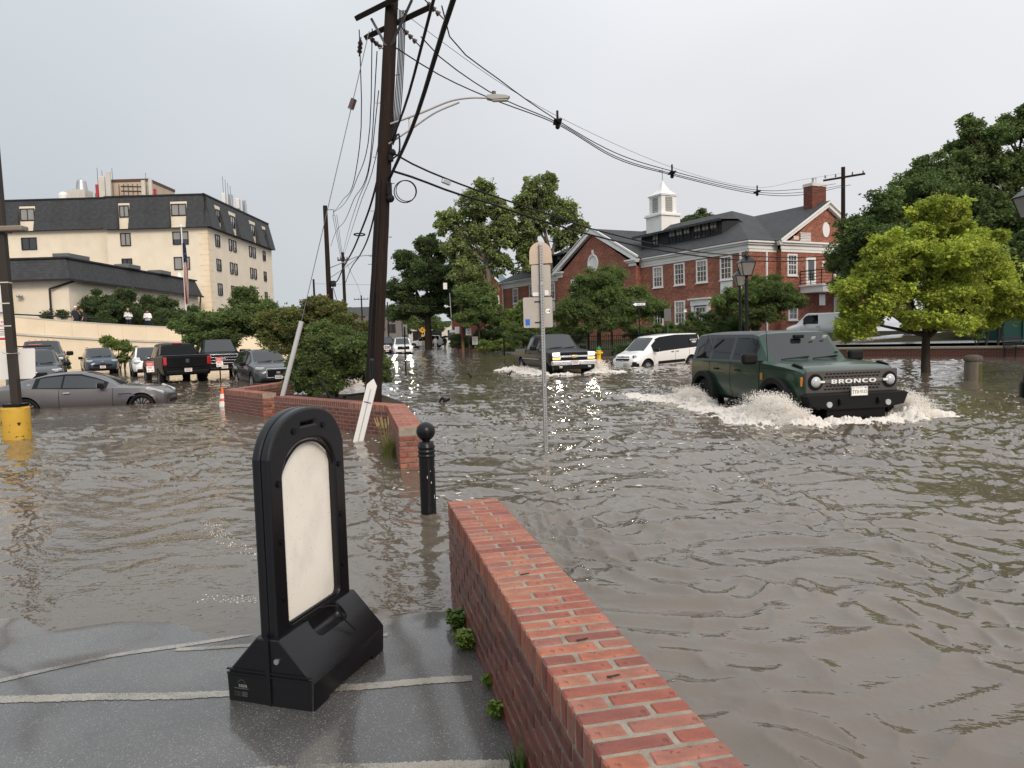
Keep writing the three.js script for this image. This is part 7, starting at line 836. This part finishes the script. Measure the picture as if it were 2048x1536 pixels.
function board(name, label, x, y0, z, w, h, top, mat, draw, postMat = M.darkMetal, yaw = 0) { const t = thing(name, label, 'sign', [x, y0, z], yaw); mb().cyl(0.03, 0.035, top, 8, 0, top / 2 - 0.1, 0).build('post', postMat, t); const p = mb().rbox(w, h, 0.02, 0.008, 0, top - h / 2, 0.04).build('plate', mat, t); if (draw) { const f = new THREE.Mesh(new THREE.PlaneGeometry(w * 0.97, h * 0.97), std(0xffffff, 0.45, { map: canvasTex(192, Math.round(192 * h / w), draw) })); f.name = 'print'; f.position.set(0, top - h / 2, 0.052); p.add(f); } return t; }
board('speed_limit_sign', 'white speed limit sign beside the red pole', -4.55, 0.1, -79, 0.62, 0.78, 2.55, M.white, (c, w, h) => { c.fillStyle = '#f1f0ec'; c.fillRect(0, 0, w, h); c.strokeStyle = '#222'; c.lineWidth = 6; c.strokeRect(8, 8, w - 16, h - 16); c.fillStyle = '#1a1a1a'; c.textAlign = 'center'; c.font = 'bold 38px sans-serif'; c.fillText('SPEED', w / 2, 54); c.fillText('LIMIT', w / 2, 96); c.font = 'bold 110px sans-serif'; c.fillText('25', w / 2, 206); });
board('notice_sign', 'white notice sign low on the verge right of the red pole', -3.93, 0.1, -80, 0.62, 0.88, 1.6, M.white, (c, w, h) => { c.fillStyle = '#e6e4df'; c.fillRect(0, 0, w, h); c.fillStyle = '#777'; for (let i = 0; i < 5; i++) c.fillRect(30, 40 + i * 44, 130 - (i % 2) * 30, 12); }); board('notice_sign', 'small tilted white sign left of the red pole', -5.9, 0.1, -80.6, 0.5, 0.75, 2.75, M.white, null);
board('road_sign', 'tall thin dark sign post with a sign edge on in the flooded street', -4.96, -0.2, -34, 0.3, 0.48, 2.5, M.alum, null, M.black, 2.4);
{ const t = thing('warning_sign', 'orange diamond warning sign far down the street', 'sign', [-11.5, 0.3, -95]); mb().cyl(0.04, 0.04, 2.2, 8, 0, 1.0, 0).build('post', M.darkMetal, t); mb().rbox(0.62, 0.62, 0.03, 0.01, 0, 2.45, 0.05, 0, 0, Math.PI / 4).build('plate', M.signYellow, t); mb().rbox(0.36, 0.3, 0.03, 0.01, 0.02, 1.75, 0.05).build('lower_plate', M.signYellow, t); mb().rbox(0.14, 0.2, 0.01, 0.004, 0, 2.48, 0.07).build('pictogram', M.black, t); }
board('road_sign', 'dark back of a narrow road sign by the brick building wall', 9.52, 0.4, -44, 0.42, 0.75, 2.6, std([0.12, 0.12, 0.12], 0.6), null, M.green);
{ const t = thing('fire_hydrant', 'yellow fire hydrant with green bonnet on the verge behind the pickup', 'fire hydrant', [4.9, 0.12, -40.5]); mb().lathe([[0.17, -0.1], [0.17, 0.05], [0.12, 0.07], [0.12, 0.5], [0.15, 0.52], [0.15, 0.56], [0.0, 0.57]], 18).build('barrel', M.yellow, t); mb().lathe([[0.145, 0.56], [0.14, 0.64], [0.09, 0.73], [0.03, 0.76], [0.03, 0.81], [0.0, 0.81]], 16).build('bonnet', M.green, t); for (const a of [0, Math.PI / 2, Math.PI]) mb().cyl(0.06, 0.07, 0.12, 12, Math.cos(a) * 0.16, 0.42, Math.sin(a) * 0.16, Math.PI / 2, 0, -a + Math.PI / 2).build('outlet', M.yellow, t); }
{ // iron fence along the garden of the brick building
  const A = [-0.5, -53], B = [10.8, -43.4], n = 8; for (let s = 0; s < 1; s++) { const L = Math.hypot(B[0] - A[0], B[1] - A[1]), t = thing('iron_fence', 'black iron garden fence along the front of the brick building', 'fence', [A[0], 0.35, A[1]], Math.atan2(-(B[1] - A[1]), B[0] - A[0])); for (let i = 0; i <= n; i++) mb().rbox(0.09, 1.5, 0.09, 0.01, L * i / n, 0.6, 0).cyl(0.0, 0.07, 0.12, 4, L * i / n, 1.4, 0).build('post', M.iron, t); mb().box(L, 0.04, 0.03, L / 2, 1.1, 0).build('rail', M.iron, t); mb().box(L, 0.04, 0.03, L / 2, 0.25, 0).build('rail', M.iron, t); for (let x = 0.15; x < L; x += 0.15) mb().box(0.02, 1.2, 0.02, x, 0.62, 0.0).build('picket', M.iron, t); } }
{ const t = thing('park_bench', 'black slatted metal bench at the right edge against the park wall', 'bench', [22.9, 0.02, -32.6], 0.55); for (let i = 0; i < 6; i++) mb().rbox(1.8, 0.03, 0.05, 0.008, 0, 0.46, -0.2 + i * 0.08).build('seat_slat', M.iron, t); for (let i = 0; i < 6; i++) mb().rbox(1.8, 0.05, 0.025, 0.008, 0, 0.52 + i * 0.075, -0.27 - i * 0.02).build('back_slat', M.iron, t); for (const s of [-0.88, 0.88]) { for (const z of [-0.24, 0.2]) mb().rbox(0.05, 0.7, 0.05, 0.012, s, 0.1, z).build('leg', M.iron, t); mb().rbox(0.05, 0.035, 0.5, 0.01, s, 0.68, -0.02).bar([s, 0.45, 0.22], [s, 0.68, 0.22], 0.02).bar([s, 0.4, -0.26], [s, 0.98, -0.4], 0.025).build('armrest', M.iron, t); } }
{ const t = thing('wooden_post', 'thick weathered mossy wooden post with a cap standing in the flood', 'post', [12.72, 0, -19.95]); mb().lathe([[0.215, -0.5], [0.212, 0.5], [0.2, 0.55]], 22).build('post', M.greyWood, t); mb().lathe([[0.225, 0.55], [0.235, 0.58], [0.225, 0.68], [0.1, 0.72], [0.0, 0.725]], 22).build('cap', std([0.13, 0.11, 0.085], 0.85, { map: grainTex }), t); const g = new THREE.CylinderGeometry(0.2155, 0.2165, 0.52, 14, 6, true, 0.15, 1.25); const p = g.attributes.position; for (let i = 0; i < p.count; i++) p.setY(i, p.getY(i) * (1 + 0.2 * noise2(p.getX(i) * 20, 3))); g.computeVertexNormals(); boxUV(g); const ms = mesh('moss_patch', g, std([0.1, 0.1, 0.022], 0.95, { map: fineTex, bumpMap: fineBump, bumpScale: 0.01 }), t); ms.position.y = 0.2; ms.material.side = THREE.DoubleSide; }
{ const t = thing('green_enclosure', 'dark green screened enclosure behind the bench', 'enclosure', [26.4, 0.4, -38.5], 0.3); mb().box(2.6, 1.9, 1.5, 0, 0.95, 0).build('cabinet', std([0.012, 0.05, 0.042], 0.6, { map: grimeTex }), t); for (const x of [-1.32, 0, 1.32]) mb().box(0.08, 2.1, 0.08, x, 1.0, 0.79).build('post', std([0.01, 0.04, 0.035], 0.6), t); }
// floating debris
for (const [x, z, l, p] of [[-1.72, -18, 'dark broken branch end floating in mid street', [[-0.12, -0.05, 0], [-0.02, 0.1, 0.02], [0.03, 0.02, 0], [0.16, 0.06, 0.03]]], [-1.67, -29, 'thin black fin of debris poking from the flood left of the pickup', [[-0.08, 0.16, 0], [0.0, 0.05, 0], [0.08, -0.06, 0]]], [-0.1, -30, 'small black debris in the pickup wake', [[-0.1, 0.0, 0], [0.05, 0.08, 0], [0.12, 0.16, 0]]]]) { const o = mb().tube(p, 0.03, 6, 16).tube([[0.0, 0.0, 0.05], [0.06, 0.05, 0.0]], 0.03, 5, 6).build('floating_debris', M.blackMatte); o.name = 'driftwood'; tag(o, l, 'debris').position.set(x, 0.03, z); }
{ // verge, kerb and pavements on the far right of the street
  const zs = steps(-31, -110, 60), L = mb(); const q = []; for (let i = 0; i < zs.length - 1; i++) { const a = zs[i], b = zs[i + 1], xa = eastKerb(a), xb = eastKerb(b); q.push([[xa, groundY(xa + 0.5, a) + 0.02 > 0.1 ? 0.12 : 0.12, a], [xa + 0.16, 0.12, a], [xb + 0.16, 0.12, b], [xb, 0.12, b]], [[xa, -0.4, a], [xa, 0.12, a], [xb, 0.12, b], [xb, -0.4, b]]); } L.poly(q); structure(L.build('kerb', M.kerb));
  const lawn = gridSheet(steps(0.3, 26, 40), zs, () => 0); const p = lawn.attributes.position; for (let i = 0; i < p.count; i++) { const z = p.getZ(i), x = eastKerb(z) + 0.16 + (p.getX(i) - 0.3); p.setX(i, x); p.setY(i, Math.max(0.1, groundY(x, z)) + 0.02 + 0.04 * fbm2(x * 0.8, z * 0.8)); } lawn.computeVertexNormals(); const uv = lawn.attributes.uv; for (let i = 0; i < p.count; i++) uv.setXY(i, p.getX(i), p.getZ(i));
  structure(mesh('verge', lawn, std([0.05, 0.05, 0.025], 0.95, { map: fineTex, bumpMap: fineBump, bumpScale: 0.02 })));
  structure(mesh('driveway', mb().poly([[[16.5, 0.62, -40.5], [26, 0.62, -33], [40, 0.72, -40], [30, 0.85, -58], [20, 0.8, -56]]]).geo(), std([0.16, 0.165, 0.175], 0.2, { bumpMap: asphaltBump, bumpScale: 0.002 })));
}
// ---------------------------------------------------------------- spray and foam
const dropMat = std([0.86, 0.82, 0.76], 0.5);
const foamMat = std([0.86, 0.82, 0.76], 1, { transmission: 0.35 }); 
// mounds: [x, z, rx, rz, height, turn]; a broken froth surface plus flying drops
function spray(name, label, mounds, seed, jets, cell = 0.02) {
  const t = thing(name, label, 'spray'); t.userData.kind = 'stuff'; const r = rng(seed);
  let x0 = 1e9, x1 = -1e9, z0 = 1e9, z1 = -1e9; for (const m of mounds) { const R = Math.max(m[2], m[3]) * 1.1; x0 = Math.min(x0, m[0] - R); x1 = Math.max(x1, m[0] + R); z0 = Math.min(z0, m[1] - R); z1 = Math.max(z1, m[1] + R); }
  const H = (x, z) => { let h = 0; for (const m of mounds) { const c = Math.cos(m[5]), s = Math.sin(m[5]), dx = x - m[0], dz = z - m[1], u = (dx * c - dz * s) / m[2], v = (dx * s + dz * c) / m[3], e = 1 - Math.sqrt(u * u + v * v) - 0.28 * noise2(x * 3.1 + seed, z * 3.1) - 0.16 * noise2(x * 9, z * 9 + seed); if (e > 0) h = Math.max(h, m[4] * e ** 0.8 * (0.6 + 0.45 * Math.abs(noise2(x * 5 + 3, z * 5)) + 0.2 * noise2(x * 13, z * 13) + 0.1 * noise2(x * 34, z * 34))); } return h; };
  const nx = Math.ceil((x1 - x0) / cell), nz = Math.ceil((z1 - z0) / cell), h = new Float32Array((nx + 1) * (nz + 1)); for (let j = 0; j <= nz; j++) for (let i = 0; i <= nx; i++) h[j * (nx + 1) + i] = H(x0 + i * cell, z0 + j * cell);
  const pos = [], id = new Int32Array(h.length).fill(-1), idx = []; const vert = (i, j) => { const k = j * (nx + 1) + i; if (id[k] < 0) { id[k] = pos.length / 3; const x = x0 + i * cell, z = z0 + j * cell, hh = h[k]; pos.push(x + hh * 0.25 * noise2(x * 14, z * 14 + 5), waterY(x, z, false) - 0.02 + hh, z + hh * 0.25 * noise2(x * 14 + 9, z * 14)); } return id[k]; };
  for (let j = 0; j < nz; j++) for (let i = 0; i < nx; i++) { const k = j * (nx + 1) + i; if (h[k] > 0.012 && h[k + 1] > 0.012 && h[k + nx + 1] > 0.012 && h[k + nx + 2] > 0.012) { const a = vert(i, j), b = vert(i + 1, j), c = vert(i, j + 1), d = vert(i + 1, j + 1); idx.push(a, c, b, b, c, d); } }
  const g = new THREE.BufferGeometry(); g.setAttribute('position', new THREE.Float32BufferAttribute(pos, 3)); g.setIndex(idx); g.computeVertexNormals(); boxUV(g); const fm = mesh('froth', g, foamMat, t); fm.material.side = THREE.DoubleSide;
  // drops strewn along the arcs they fly: jets = { at(f, s), f: [from, to], s, out: [min, max], up: [min, max], run: [min, max], n, size }
  const total = jets.reduce((q, j) => q + j.n * j.per, 0), im = new THREE.InstancedMesh(new THREE.IcosahedronGeometry(1, 0), dropMat, total); let k = 0; const pick = (q) => lerp(q[0], q[1], r());
  for (const j of jets) for (let i = 0; i < j.n; i++) {
    const f0 = pick(j.f), mid = 1 - Math.abs((f0 - j.f[0]) / (j.f[1] - j.f[0]) * 2 - 1), up = pick(j.up) * (0.5 + 0.5 * Math.sqrt(mid)), out = pick(j.out), run = pick(j.run), T = 2 * up / 9.8, s0 = j.s + 0.1 * (r() - 0.5);
    for (let q = 0; q < j.per; q++) { const t = T * (0.02 + 0.95 * r() ** 1.15), w = 0.02 + 0.22 * t + (r() < 0.08 ? 0.05 * r() : 0), [x, z] = j.at(f0 + run * t + (r() - 0.5) * w * 2, s0 + Math.sign(j.s) * out * t + (r() - 0.5) * w * 2), y = up * t - 4.9 * t * t + (r() - 0.5) * w * 1.6, sz = (j.size ?? 1) * (0.003 + 0.0075 * r() * r()) * (1.25 - 0.7 * t / T); if (y < -0.01) continue; _m.compose(V(x, y + 0.01, z), _q.setFromEuler(_e.set(r() * 3, r() * 3, r() * 3)), V(sz, sz * (1 + 0.8 * r()), sz)); im.setMatrixAt(k++, _m); }
  }
  im.count = k; im.name = 'droplets'; im.userData.kind = 'stuff'; t.add(im); return t;
}
const local = (X, Z, yaw) => (f, s) => [X + Math.cos(yaw) * f + Math.sin(yaw) * s, Z - Math.sin(yaw) * f + Math.cos(yaw) * s];
{
  const B = local(5.42, -14.62, broncoHead), at = (f, s, rf, rs, h, a = 0) => [...B(f, s), rf, rs, h, broncoHead + a];
  spray('bow_spray', 'white water thrown up beside the front wheel of the green off roader', [at(1.9, 1.3, 0.8, 0.36, 0.26), at(1.1, 1.4, 0.8, 0.34, 0.2), at(2.55, 1.1, 0.5, 0.45, 0.22), at(2.6, 0.4, 0.35, 0.65, 0.13), at(1.7, 1.7, 1.1, 0.36, 0.14)], 501, [{ at: B, f: [1.1, 2.75], s: 1.0, out: [0.5, 1.7], up: [1.4, 3.2], run: [-0.4, 0.7], n: 260, per: 260, size: 0.85 }, { at: B, f: [0.6, 2.9], s: 1.15, out: [0.6, 2.0], up: [0.9, 2.1], run: [-0.6, 0.5], n: 120, per: 90 }]);
  spray('bow_spray', 'foaming wave thrown off the far front corner of the green off roader', [at(2.2, -1.2, 0.6, 0.36, 0.24), at(2.5, -0.9, 0.45, 0.4, 0.2), at(1.6, -1.35, 0.8, 0.34, 0.2), at(2.2, -1.6, 0.7, 0.36, 0.12), at(2.65, -0.3, 0.3, 0.55, 0.12)], 502, [{ at: B, f: [1.4, 2.7], s: -0.98, out: [0.4, 1.5], up: [1.3, 3.0], run: [-0.4, 0.6], n: 210, per: 220, size: 0.85 }, { at: B, f: [1.2, 2.8], s: -1.1, out: [0.6, 2.2], up: [0.8, 1.8], run: [-0.6, 0.4], n: 80, per: 80 }]);
  spray('wheel_spray', 'churned foam spilling behind the rear wheel of the green off roader', [at(-1.3, 1.25, 0.7, 0.34, 0.26), at(-2.1, 1.35, 0.7, 0.45, 0.2), at(-0.7, 1.45, 0.6, 0.36, 0.15), at(-2.9, 1.5, 0.9, 0.5, 0.1), at(-0.1, 1.5, 0.8, 0.4, 0.11), at(-3.7, 1.7, 0.9, 0.45, 0.07)], 503, [{ at: B, f: [-2.3, -0.8], s: 1.0, out: [0.3, 1.3], up: [1.3, 2.8], run: [-0.8, 0.2], n: 210, per: 210, size: 0.85 }, { at: B, f: [-3.2, 0.6], s: 1.2, out: [0.2, 1.2], up: [0.7, 1.5], run: [-0.8, 0.2], n: 100, per: 70 }]);
  const yc = -75.9 * Math.PI / 180, C = local(1.81, -31.69, yc), ac = (f, s, rf, rs, h) => [...C(f, s), rf, rs, h, yc];
  spray('wheel_spray', 'white wave along the near side of the black pickup', [ac(2.2, 1.3, 1.0, 0.36, 0.26), ac(0.6, 1.35, 1.4, 0.36, 0.2), ac(-1.6, 1.35, 1.2, 0.45, 0.3), ac(-2.6, 1.5, 1.0, 0.5, 0.22), ac(2.9, 0.5, 0.4, 0.8, 0.15)], 504, [{ at: C, f: [-2.8, 2.8], s: 1.0, out: [0.4, 1.6], up: [1.2, 2.4], run: [-0.8, 0.2], n: 130, per: 60, size: 1.8 }], 0.04);
  spray('wheel_spray', 'white wave curling off the far front wheel of the black pickup', [ac(2.3, -1.3, 0.9, 0.4, 0.34), ac(2.8, -0.9, 0.5, 0.5, 0.26), ac(1.4, -1.6, 1.0, 0.45, 0.2), ac(2.5, -1.9, 0.7, 0.45, 0.15)], 505, [{ at: C, f: [1.2, 2.9], s: -1.0, out: [0.5, 2.2], up: [1.6, 3.4], run: [-0.6, 0.4], n: 130, per: 80, size: 1.8 }], 0.04);
}
{ // scraps of foam drifting over the wake and the street
  const n = 2600, im = new THREE.InstancedMesh(new THREE.IcosahedronGeometry(1, 0), foamMat, n), r = rng(77); let k = 0, guard = 0;
  for (const [a, b] of [[[-2.8, -6.48], [-2.38, -5.87]], [[-2.38, -5.87], [-1.93, -5.35]], [[-2.0, -4.5], [-1.6, -4.45]]]) for (let i = 0; i < 70; i++) { const t = r(), x = lerp(a[0], b[0], t) + (r() - 0.5) * 0.13, z = lerp(a[1], b[1], t) + (r() - 0.5) * 0.13, s = 0.002 + 0.005 * r() * r(); _m.compose(V(x, waterY(x, z) + s * 0.5, z), _q.setFromEuler(_e.set(0, r() * 6, 0)), V(s, s, s)); im.setMatrixAt(k++, _m); }
  while (k < n && guard++ < 90000) { const near = r() < 0.62; let x, z; if (near) { const a = r() * 6.3, d = 1 + 6 * r(); x = broncoPos[0] - 1.2 + Math.cos(a) * d * 1.1; z = broncoPos[1] + 0.6 + Math.sin(a) * d * 0.8; } else { z = -7 - 26 * r(); x = -1.5 + (-z) * (0.02 + 0.5 * r()); } if (noise2(x * 0.8 + 3, z * 1.2) + 0.5 * noise2(x * 3, z * 3) < (near ? 0.12 : 0.4)) continue; if (groundY(x, z) > -0.08) continue; const s = 0.006 + 0.02 * r() * r(); _m.compose(V(x, waterY(x, z) + 0.003, z), _q.setFromEuler(_e.set(0, r() * 6, 0)), V(s * (1 + 2.5 * r()), 0.004, s)); im.setMatrixAt(k++, _m); }
  im.count = k; im.name = 'foam'; im.userData = { kind: 'stuff', label: 'scattered scraps of pale foam drifting on the flooded street', category: 'foam' }; scene.add(im);
}
// ---------------------------------------------------------------- people
function sdfMesh(bones, res, box) { // bones: [ax,ay,az, ra, bx,by,bz, rb]; smooth union, meshed by marching cubes
  const mc = new MarchingCubes(res, foamMat, false, false, 40000), [cx, cy, cz, half] = box; mc.isolation = 0; const f = mc.field; const K = 0.035;
  for (let k = 0; k < res; k++) for (let j = 0; j < res; j++) for (let i = 0; i < res; i++) { const x = cx + (i - res / 2) / (res / 2) * half, y = cy + (j - res / 2) / (res / 2) * half, z = cz + (k - res / 2) / (res / 2) * half; let d = 9; for (const b of bones) { const ux = b[4] - b[0], uy = b[5] - b[1], uz = b[6] - b[2], L2 = ux * ux + uy * uy + uz * uz || 1e-9, t = clamp(((x - b[0]) * ux + (y - b[1]) * uy + (z - b[2]) * uz) / L2, 0, 1), e = Math.hypot(x - b[0] - ux * t, y - b[1] - uy * t, z - b[2] - uz * t) - lerp(b[3], b[7], t); const h = clamp(0.5 + 0.5 * (d - e) / K, 0, 1); d = lerp(d, e, h) - K * h * (1 - h); } f[i + j * res + k * res * res] = -d; }
  mc.update(); const n = mc.count ?? mc.geometry.drawRange.count, p = mc.positionArray.slice(0, n * 3), g = new THREE.BufferGeometry(); for (let i = 0; i < p.length; i += 3) { p[i] = cx + p[i] * half; p[i + 1] = cy + p[i + 1] * half; p[i + 2] = cz + p[i + 2] * half; } g.setAttribute('position', new THREE.BufferAttribute(p, 3)); let m = mergeVertices(g, 1e-4); m.computeVertexNormals(); m = m.toNonIndexed(); m.setAttribute('uv', new THREE.BufferAttribute(new Float32Array(m.attributes.position.count * 2), 2)); return m;
}
function person(label, pos, yaw, o) {
  const t = thing('person', label, 'person', pos, yaw), lean = o.lean ?? 0, hd = o.headTilt ?? 0.05;
  const arms = { phone: [[[0.19, 1.4, 0], [0.25, 1.14, 0.03], [0.07, 1.13, 0.27]], [[-0.19, 1.4, 0], [-0.25, 1.14, 0.03], [-0.05, 1.14, 0.28]]], down: [[[0.19, 1.4, 0], [0.24, 1.13, -0.02], [0.25, 0.88, 0.05]], [[-0.19, 1.4, 0], [-0.24, 1.13, -0.02], [-0.24, 0.88, 0.06]]], face: [[[0.19, 1.4, 0], [0.26, 1.16, 0.1], [0.1, 1.38, 0.22]], [[-0.19, 1.4, 0], [-0.25, 1.13, 0.02], [-0.22, 0.9, 0.1]]], umbrella: [[[0.19, 1.4, 0], [0.25, 1.16, 0.08], [0.16, 1.3, 0.24]], [[-0.19, 1.4, 0], [-0.24, 1.13, -0.02], [-0.24, 0.88, 0.06]]], side: [[[0.19, 1.4, 0], [0.28, 1.16, 0.0], [0.36, 0.95, 0.12]], [[-0.19, 1.4, 0], [-0.24, 1.13, -0.02], [-0.24, 0.88, 0.06]]] }[o.pose ?? 'down'];
  const sw = o.stride ?? 0.05, L = [[[0.09, 0.95, 0], [0.1, 0.5, sw * 0.6], [0.1, 0.09, sw - 0.02], [0.11, 0.04, sw + 0.14]], [[-0.09, 0.95, 0], [-0.1, 0.5, -sw * 0.2], [-0.1, 0.09, -sw - 0.02], [-0.11, 0.04, -sw + 0.14]]];
  const sh = (p) => [p[0], p[1], p[2] + lean * Math.max(0, p[1] - 0.95)], bone = (a, ra, b, rb) => [...sh(a), ra, ...sh(b), rb], W = o.bulk ?? 1;
  const torso = (e) => [bone([0.06, 0.98, 0], 0.115 * W + e, [0.08, 1.34, 0], 0.105 * W + e), bone([-0.06, 0.98, 0], 0.115 * W + e, [-0.08, 1.34, 0], 0.105 * W + e), bone([-0.13, 1.41, 0], 0.075 + e, [0.13, 1.41, 0], 0.075 + e)];
  const arm = (e, a, b) => arms.flatMap((A) => [...(a ? [bone(A[0], 0.058 + e, A[1], 0.044 + e)] : []), ...(b ? [bone(A[1], 0.044 + e, A[2], 0.032 + e)] : [])]), leg = (e, full) => L.flatMap((A) => [bone(A[0], 0.088 + e, A[1], 0.062 + e), bone(A[1], 0.06 + e, full ? A[2] : [A[1][0], 0.42, A[1][2]], (full ? 0.042 : 0.06) + e)]);
  const head = [bone([0, 1.46, 0.0], 0.055, [0, 1.54, 0.01], 0.052), bone([0, 1.6, 0.015 + hd * 0.1], 0.085, [0, 1.68, 0.0 + hd * 0.15], 0.092), bone([0, 1.58, 0.06 + hd * 0.2], 0.05, [0, 1.61, 0.07 + hd * 0.2], 0.05), bone([0, 1.62, 0.1 + hd * 0.2], 0.014, [0, 1.605, 0.115 + hd * 0.2], 0.016), bone([0.092, 1.63, 0], 0.018, [0.092, 1.65, 0], 0.018), bone([-0.092, 1.63, 0], 0.018, [-0.092, 1.65, 0], 0.018)];
  const hands = arms.flatMap((A) => { const d = V(...A[2]).sub(V(...A[1])).normalize().multiplyScalar(0.09), e = V(...A[2]).add(d); return [bone(A[2], 0.036, [e.x, e.y, e.z], 0.03)]; }), feet = L.map((A) => bone(A[2], 0.045, A[3], 0.036));
  const box = [0, 0.9, 0, 0.98];
  mesh('body', sdfMesh([...torso(-0.02), ...arm(-0.006, 1, 1), ...leg(-0.012, true), ...head, ...hands, ...feet], 60, box), o.skin ?? M.skin, t);
  mesh('shirt', sdfMesh([...torso(0.012), ...arm(0.014, 1, o.sleeves)], 60, box), o.shirt, t); mesh('trousers', sdfMesh([bone([0.06, 0.92, 0], 0.12 * W, [0.06, 1.0, 0], 0.118 * W), bone([-0.06, 0.92, 0], 0.12 * W, [-0.06, 1.0, 0], 0.118 * W), ...leg(0.01, !o.shorts)], 60, box), o.trousers, t); mesh('shoes', sdfMesh(L.map((A) => bone(A[2], 0.055, A[3], 0.045)), 40, [0, 0.15, 0.05, 0.35]), o.shoes ?? M.blackMatte, t);
  const hs = sh([0, 1.69, -0.005 + hd * 0.15]); if (o.cap) { mb().add(new THREE.SphereGeometry(0.112, 16, 10, 0, 6.3, 0, 1.65), mat4(...hs)).rbox(0.14, 0.015, 0.12, 0.006, hs[0], hs[1] + 0.01, hs[2] + 0.13).build('cap', o.cap, t); } else if (o.hair) mb().add(new THREE.SphereGeometry(0.108, 16, 10, 0, 6.3, 0, 1.5), mat4(hs[0], hs[1], hs[2] - 0.008, -0.35)).build('hair', o.hair, t);
  const ey = sh([0, 1.645, 0]); mb().sph(0.012, 6, 0.035, ey[1], ey[2] + 0.088 + hd * 0.2).sph(0.012, 6, -0.035, ey[1], ey[2] + 0.088 + hd * 0.2).build('eyes', M.black, t);
  return t;
}
{
  const wsh = std([0.78, 0.78, 0.8], 0.8), navy = std([0.02, 0.025, 0.045], 0.8), dk = std([0.03, 0.032, 0.035], 0.8), hair = std([0.02, 0.015, 0.012], 0.7), khaki = std([0.3, 0.25, 0.18], 0.8);
  person('man in a white shirt and dark trousers looking at his phone, left of two', [-28.6, 2.8, -54.6], 0.4, { pose: 'phone', shirt: wsh, trousers: navy, sleeves: true, headTilt: 0.4, bulk: 1.08, hair: std([0.2, 0.12, 0.08], 0.7) }); person('man in a white shirt and dark cap reading his phone, right of two', [-27.6, 2.7, -55.5], 0.3, { pose: 'phone', shirt: wsh, trousers: navy, sleeves: true, headTilt: 0.4, cap: hair, bulk: 1.08 });
  person('person in a pale cap and dark vest over light blue sleeves on the ramp', [-30.5, 2.85, -51.2], 0.9, { pose: 'face', shirt: std([0.025, 0.03, 0.045], 0.8), trousers: dk, cap: std([0.75, 0.7, 0.6], 0.8), bulk: 1.05 }); person('person in a dark t-shirt bending forward beside the capped one', [-30.1, 2.75, -51.7], -1.3, { pose: 'side', shirt: dk, trousers: dk, hair, lean: 0.35 });
  for (const [x, z, l] of [[-28.6, -54.6, 'phone held by the left man in a white shirt'], [-27.6, -55.5, 'phone held by the capped man in a white shirt']]) tag(mb().rbox(0.08, 0.012, 0.15, 0.004, 0, 0, 0, 0.5).build('phone', M.black), l, 'phone').position.set(x + 0.1, x < -28 ? 3.94 : 3.84, z + 0.33);
  person('person in white clothes and shorts standing at the far water edge', [-10.06, 0.12, -97], 0.4, { pose: 'down', shirt: wsh, trousers: std([0.6, 0.6, 0.6], 0.8), hair, skin: std([0.3, 0.17, 0.12], 0.6) }); person('person in dark clothes sheltering under the black umbrella', [-8.8, 0.12, -97], 3.0, { pose: 'umbrella', shirt: std([0.03, 0.05, 0.09], 0.8), trousers: navy, hair, sleeves: true }); person('person in khaki shorts walking beside the umbrella', [-7.9, 0.14, -98], 2.6, { pose: 'down', shirt: std([0.05, 0.04, 0.04], 0.8), trousers: khaki, shorts: true, hair, stride: 0.16 }); person('person in a red top behind the others at the far pavement', [-7.1, 0.2, -100], 2.4, { pose: 'down', shirt: std([0.35, 0.03, 0.04], 0.8), trousers: khaki, hair });
  const u = thing('umbrella', 'open black umbrella carried at the far water edge', 'umbrella', [-8.75, 1.45, -96.8]); mb().add(new THREE.SphereGeometry(0.72, 20, 8, 0, 6.3, 0, 1.0), mat4(0.05, -0.02, 0.1, 0.1, 0, 0.12, [1, 0.75, 1])).build('canopy', M.blackMatte, u).material.side = THREE.DoubleSide; mb().bar([-0.02, -0.1, 0], [0.05, 0.55, 0.1], 0.012).build('shaft', M.darkMetal, u); mb().rbox(0.03, 0.1, 0.03, 0.012, -0.02, -0.12, 0).build('grip', M.black, u);
}
// ---------------------------------------------------------------- shadows on everything, then the picture
scene.traverse((o) => { if (o.isMesh) { o.castShadow = true; o.receiveShadow = true; } });
renderer.render(scene, camera);
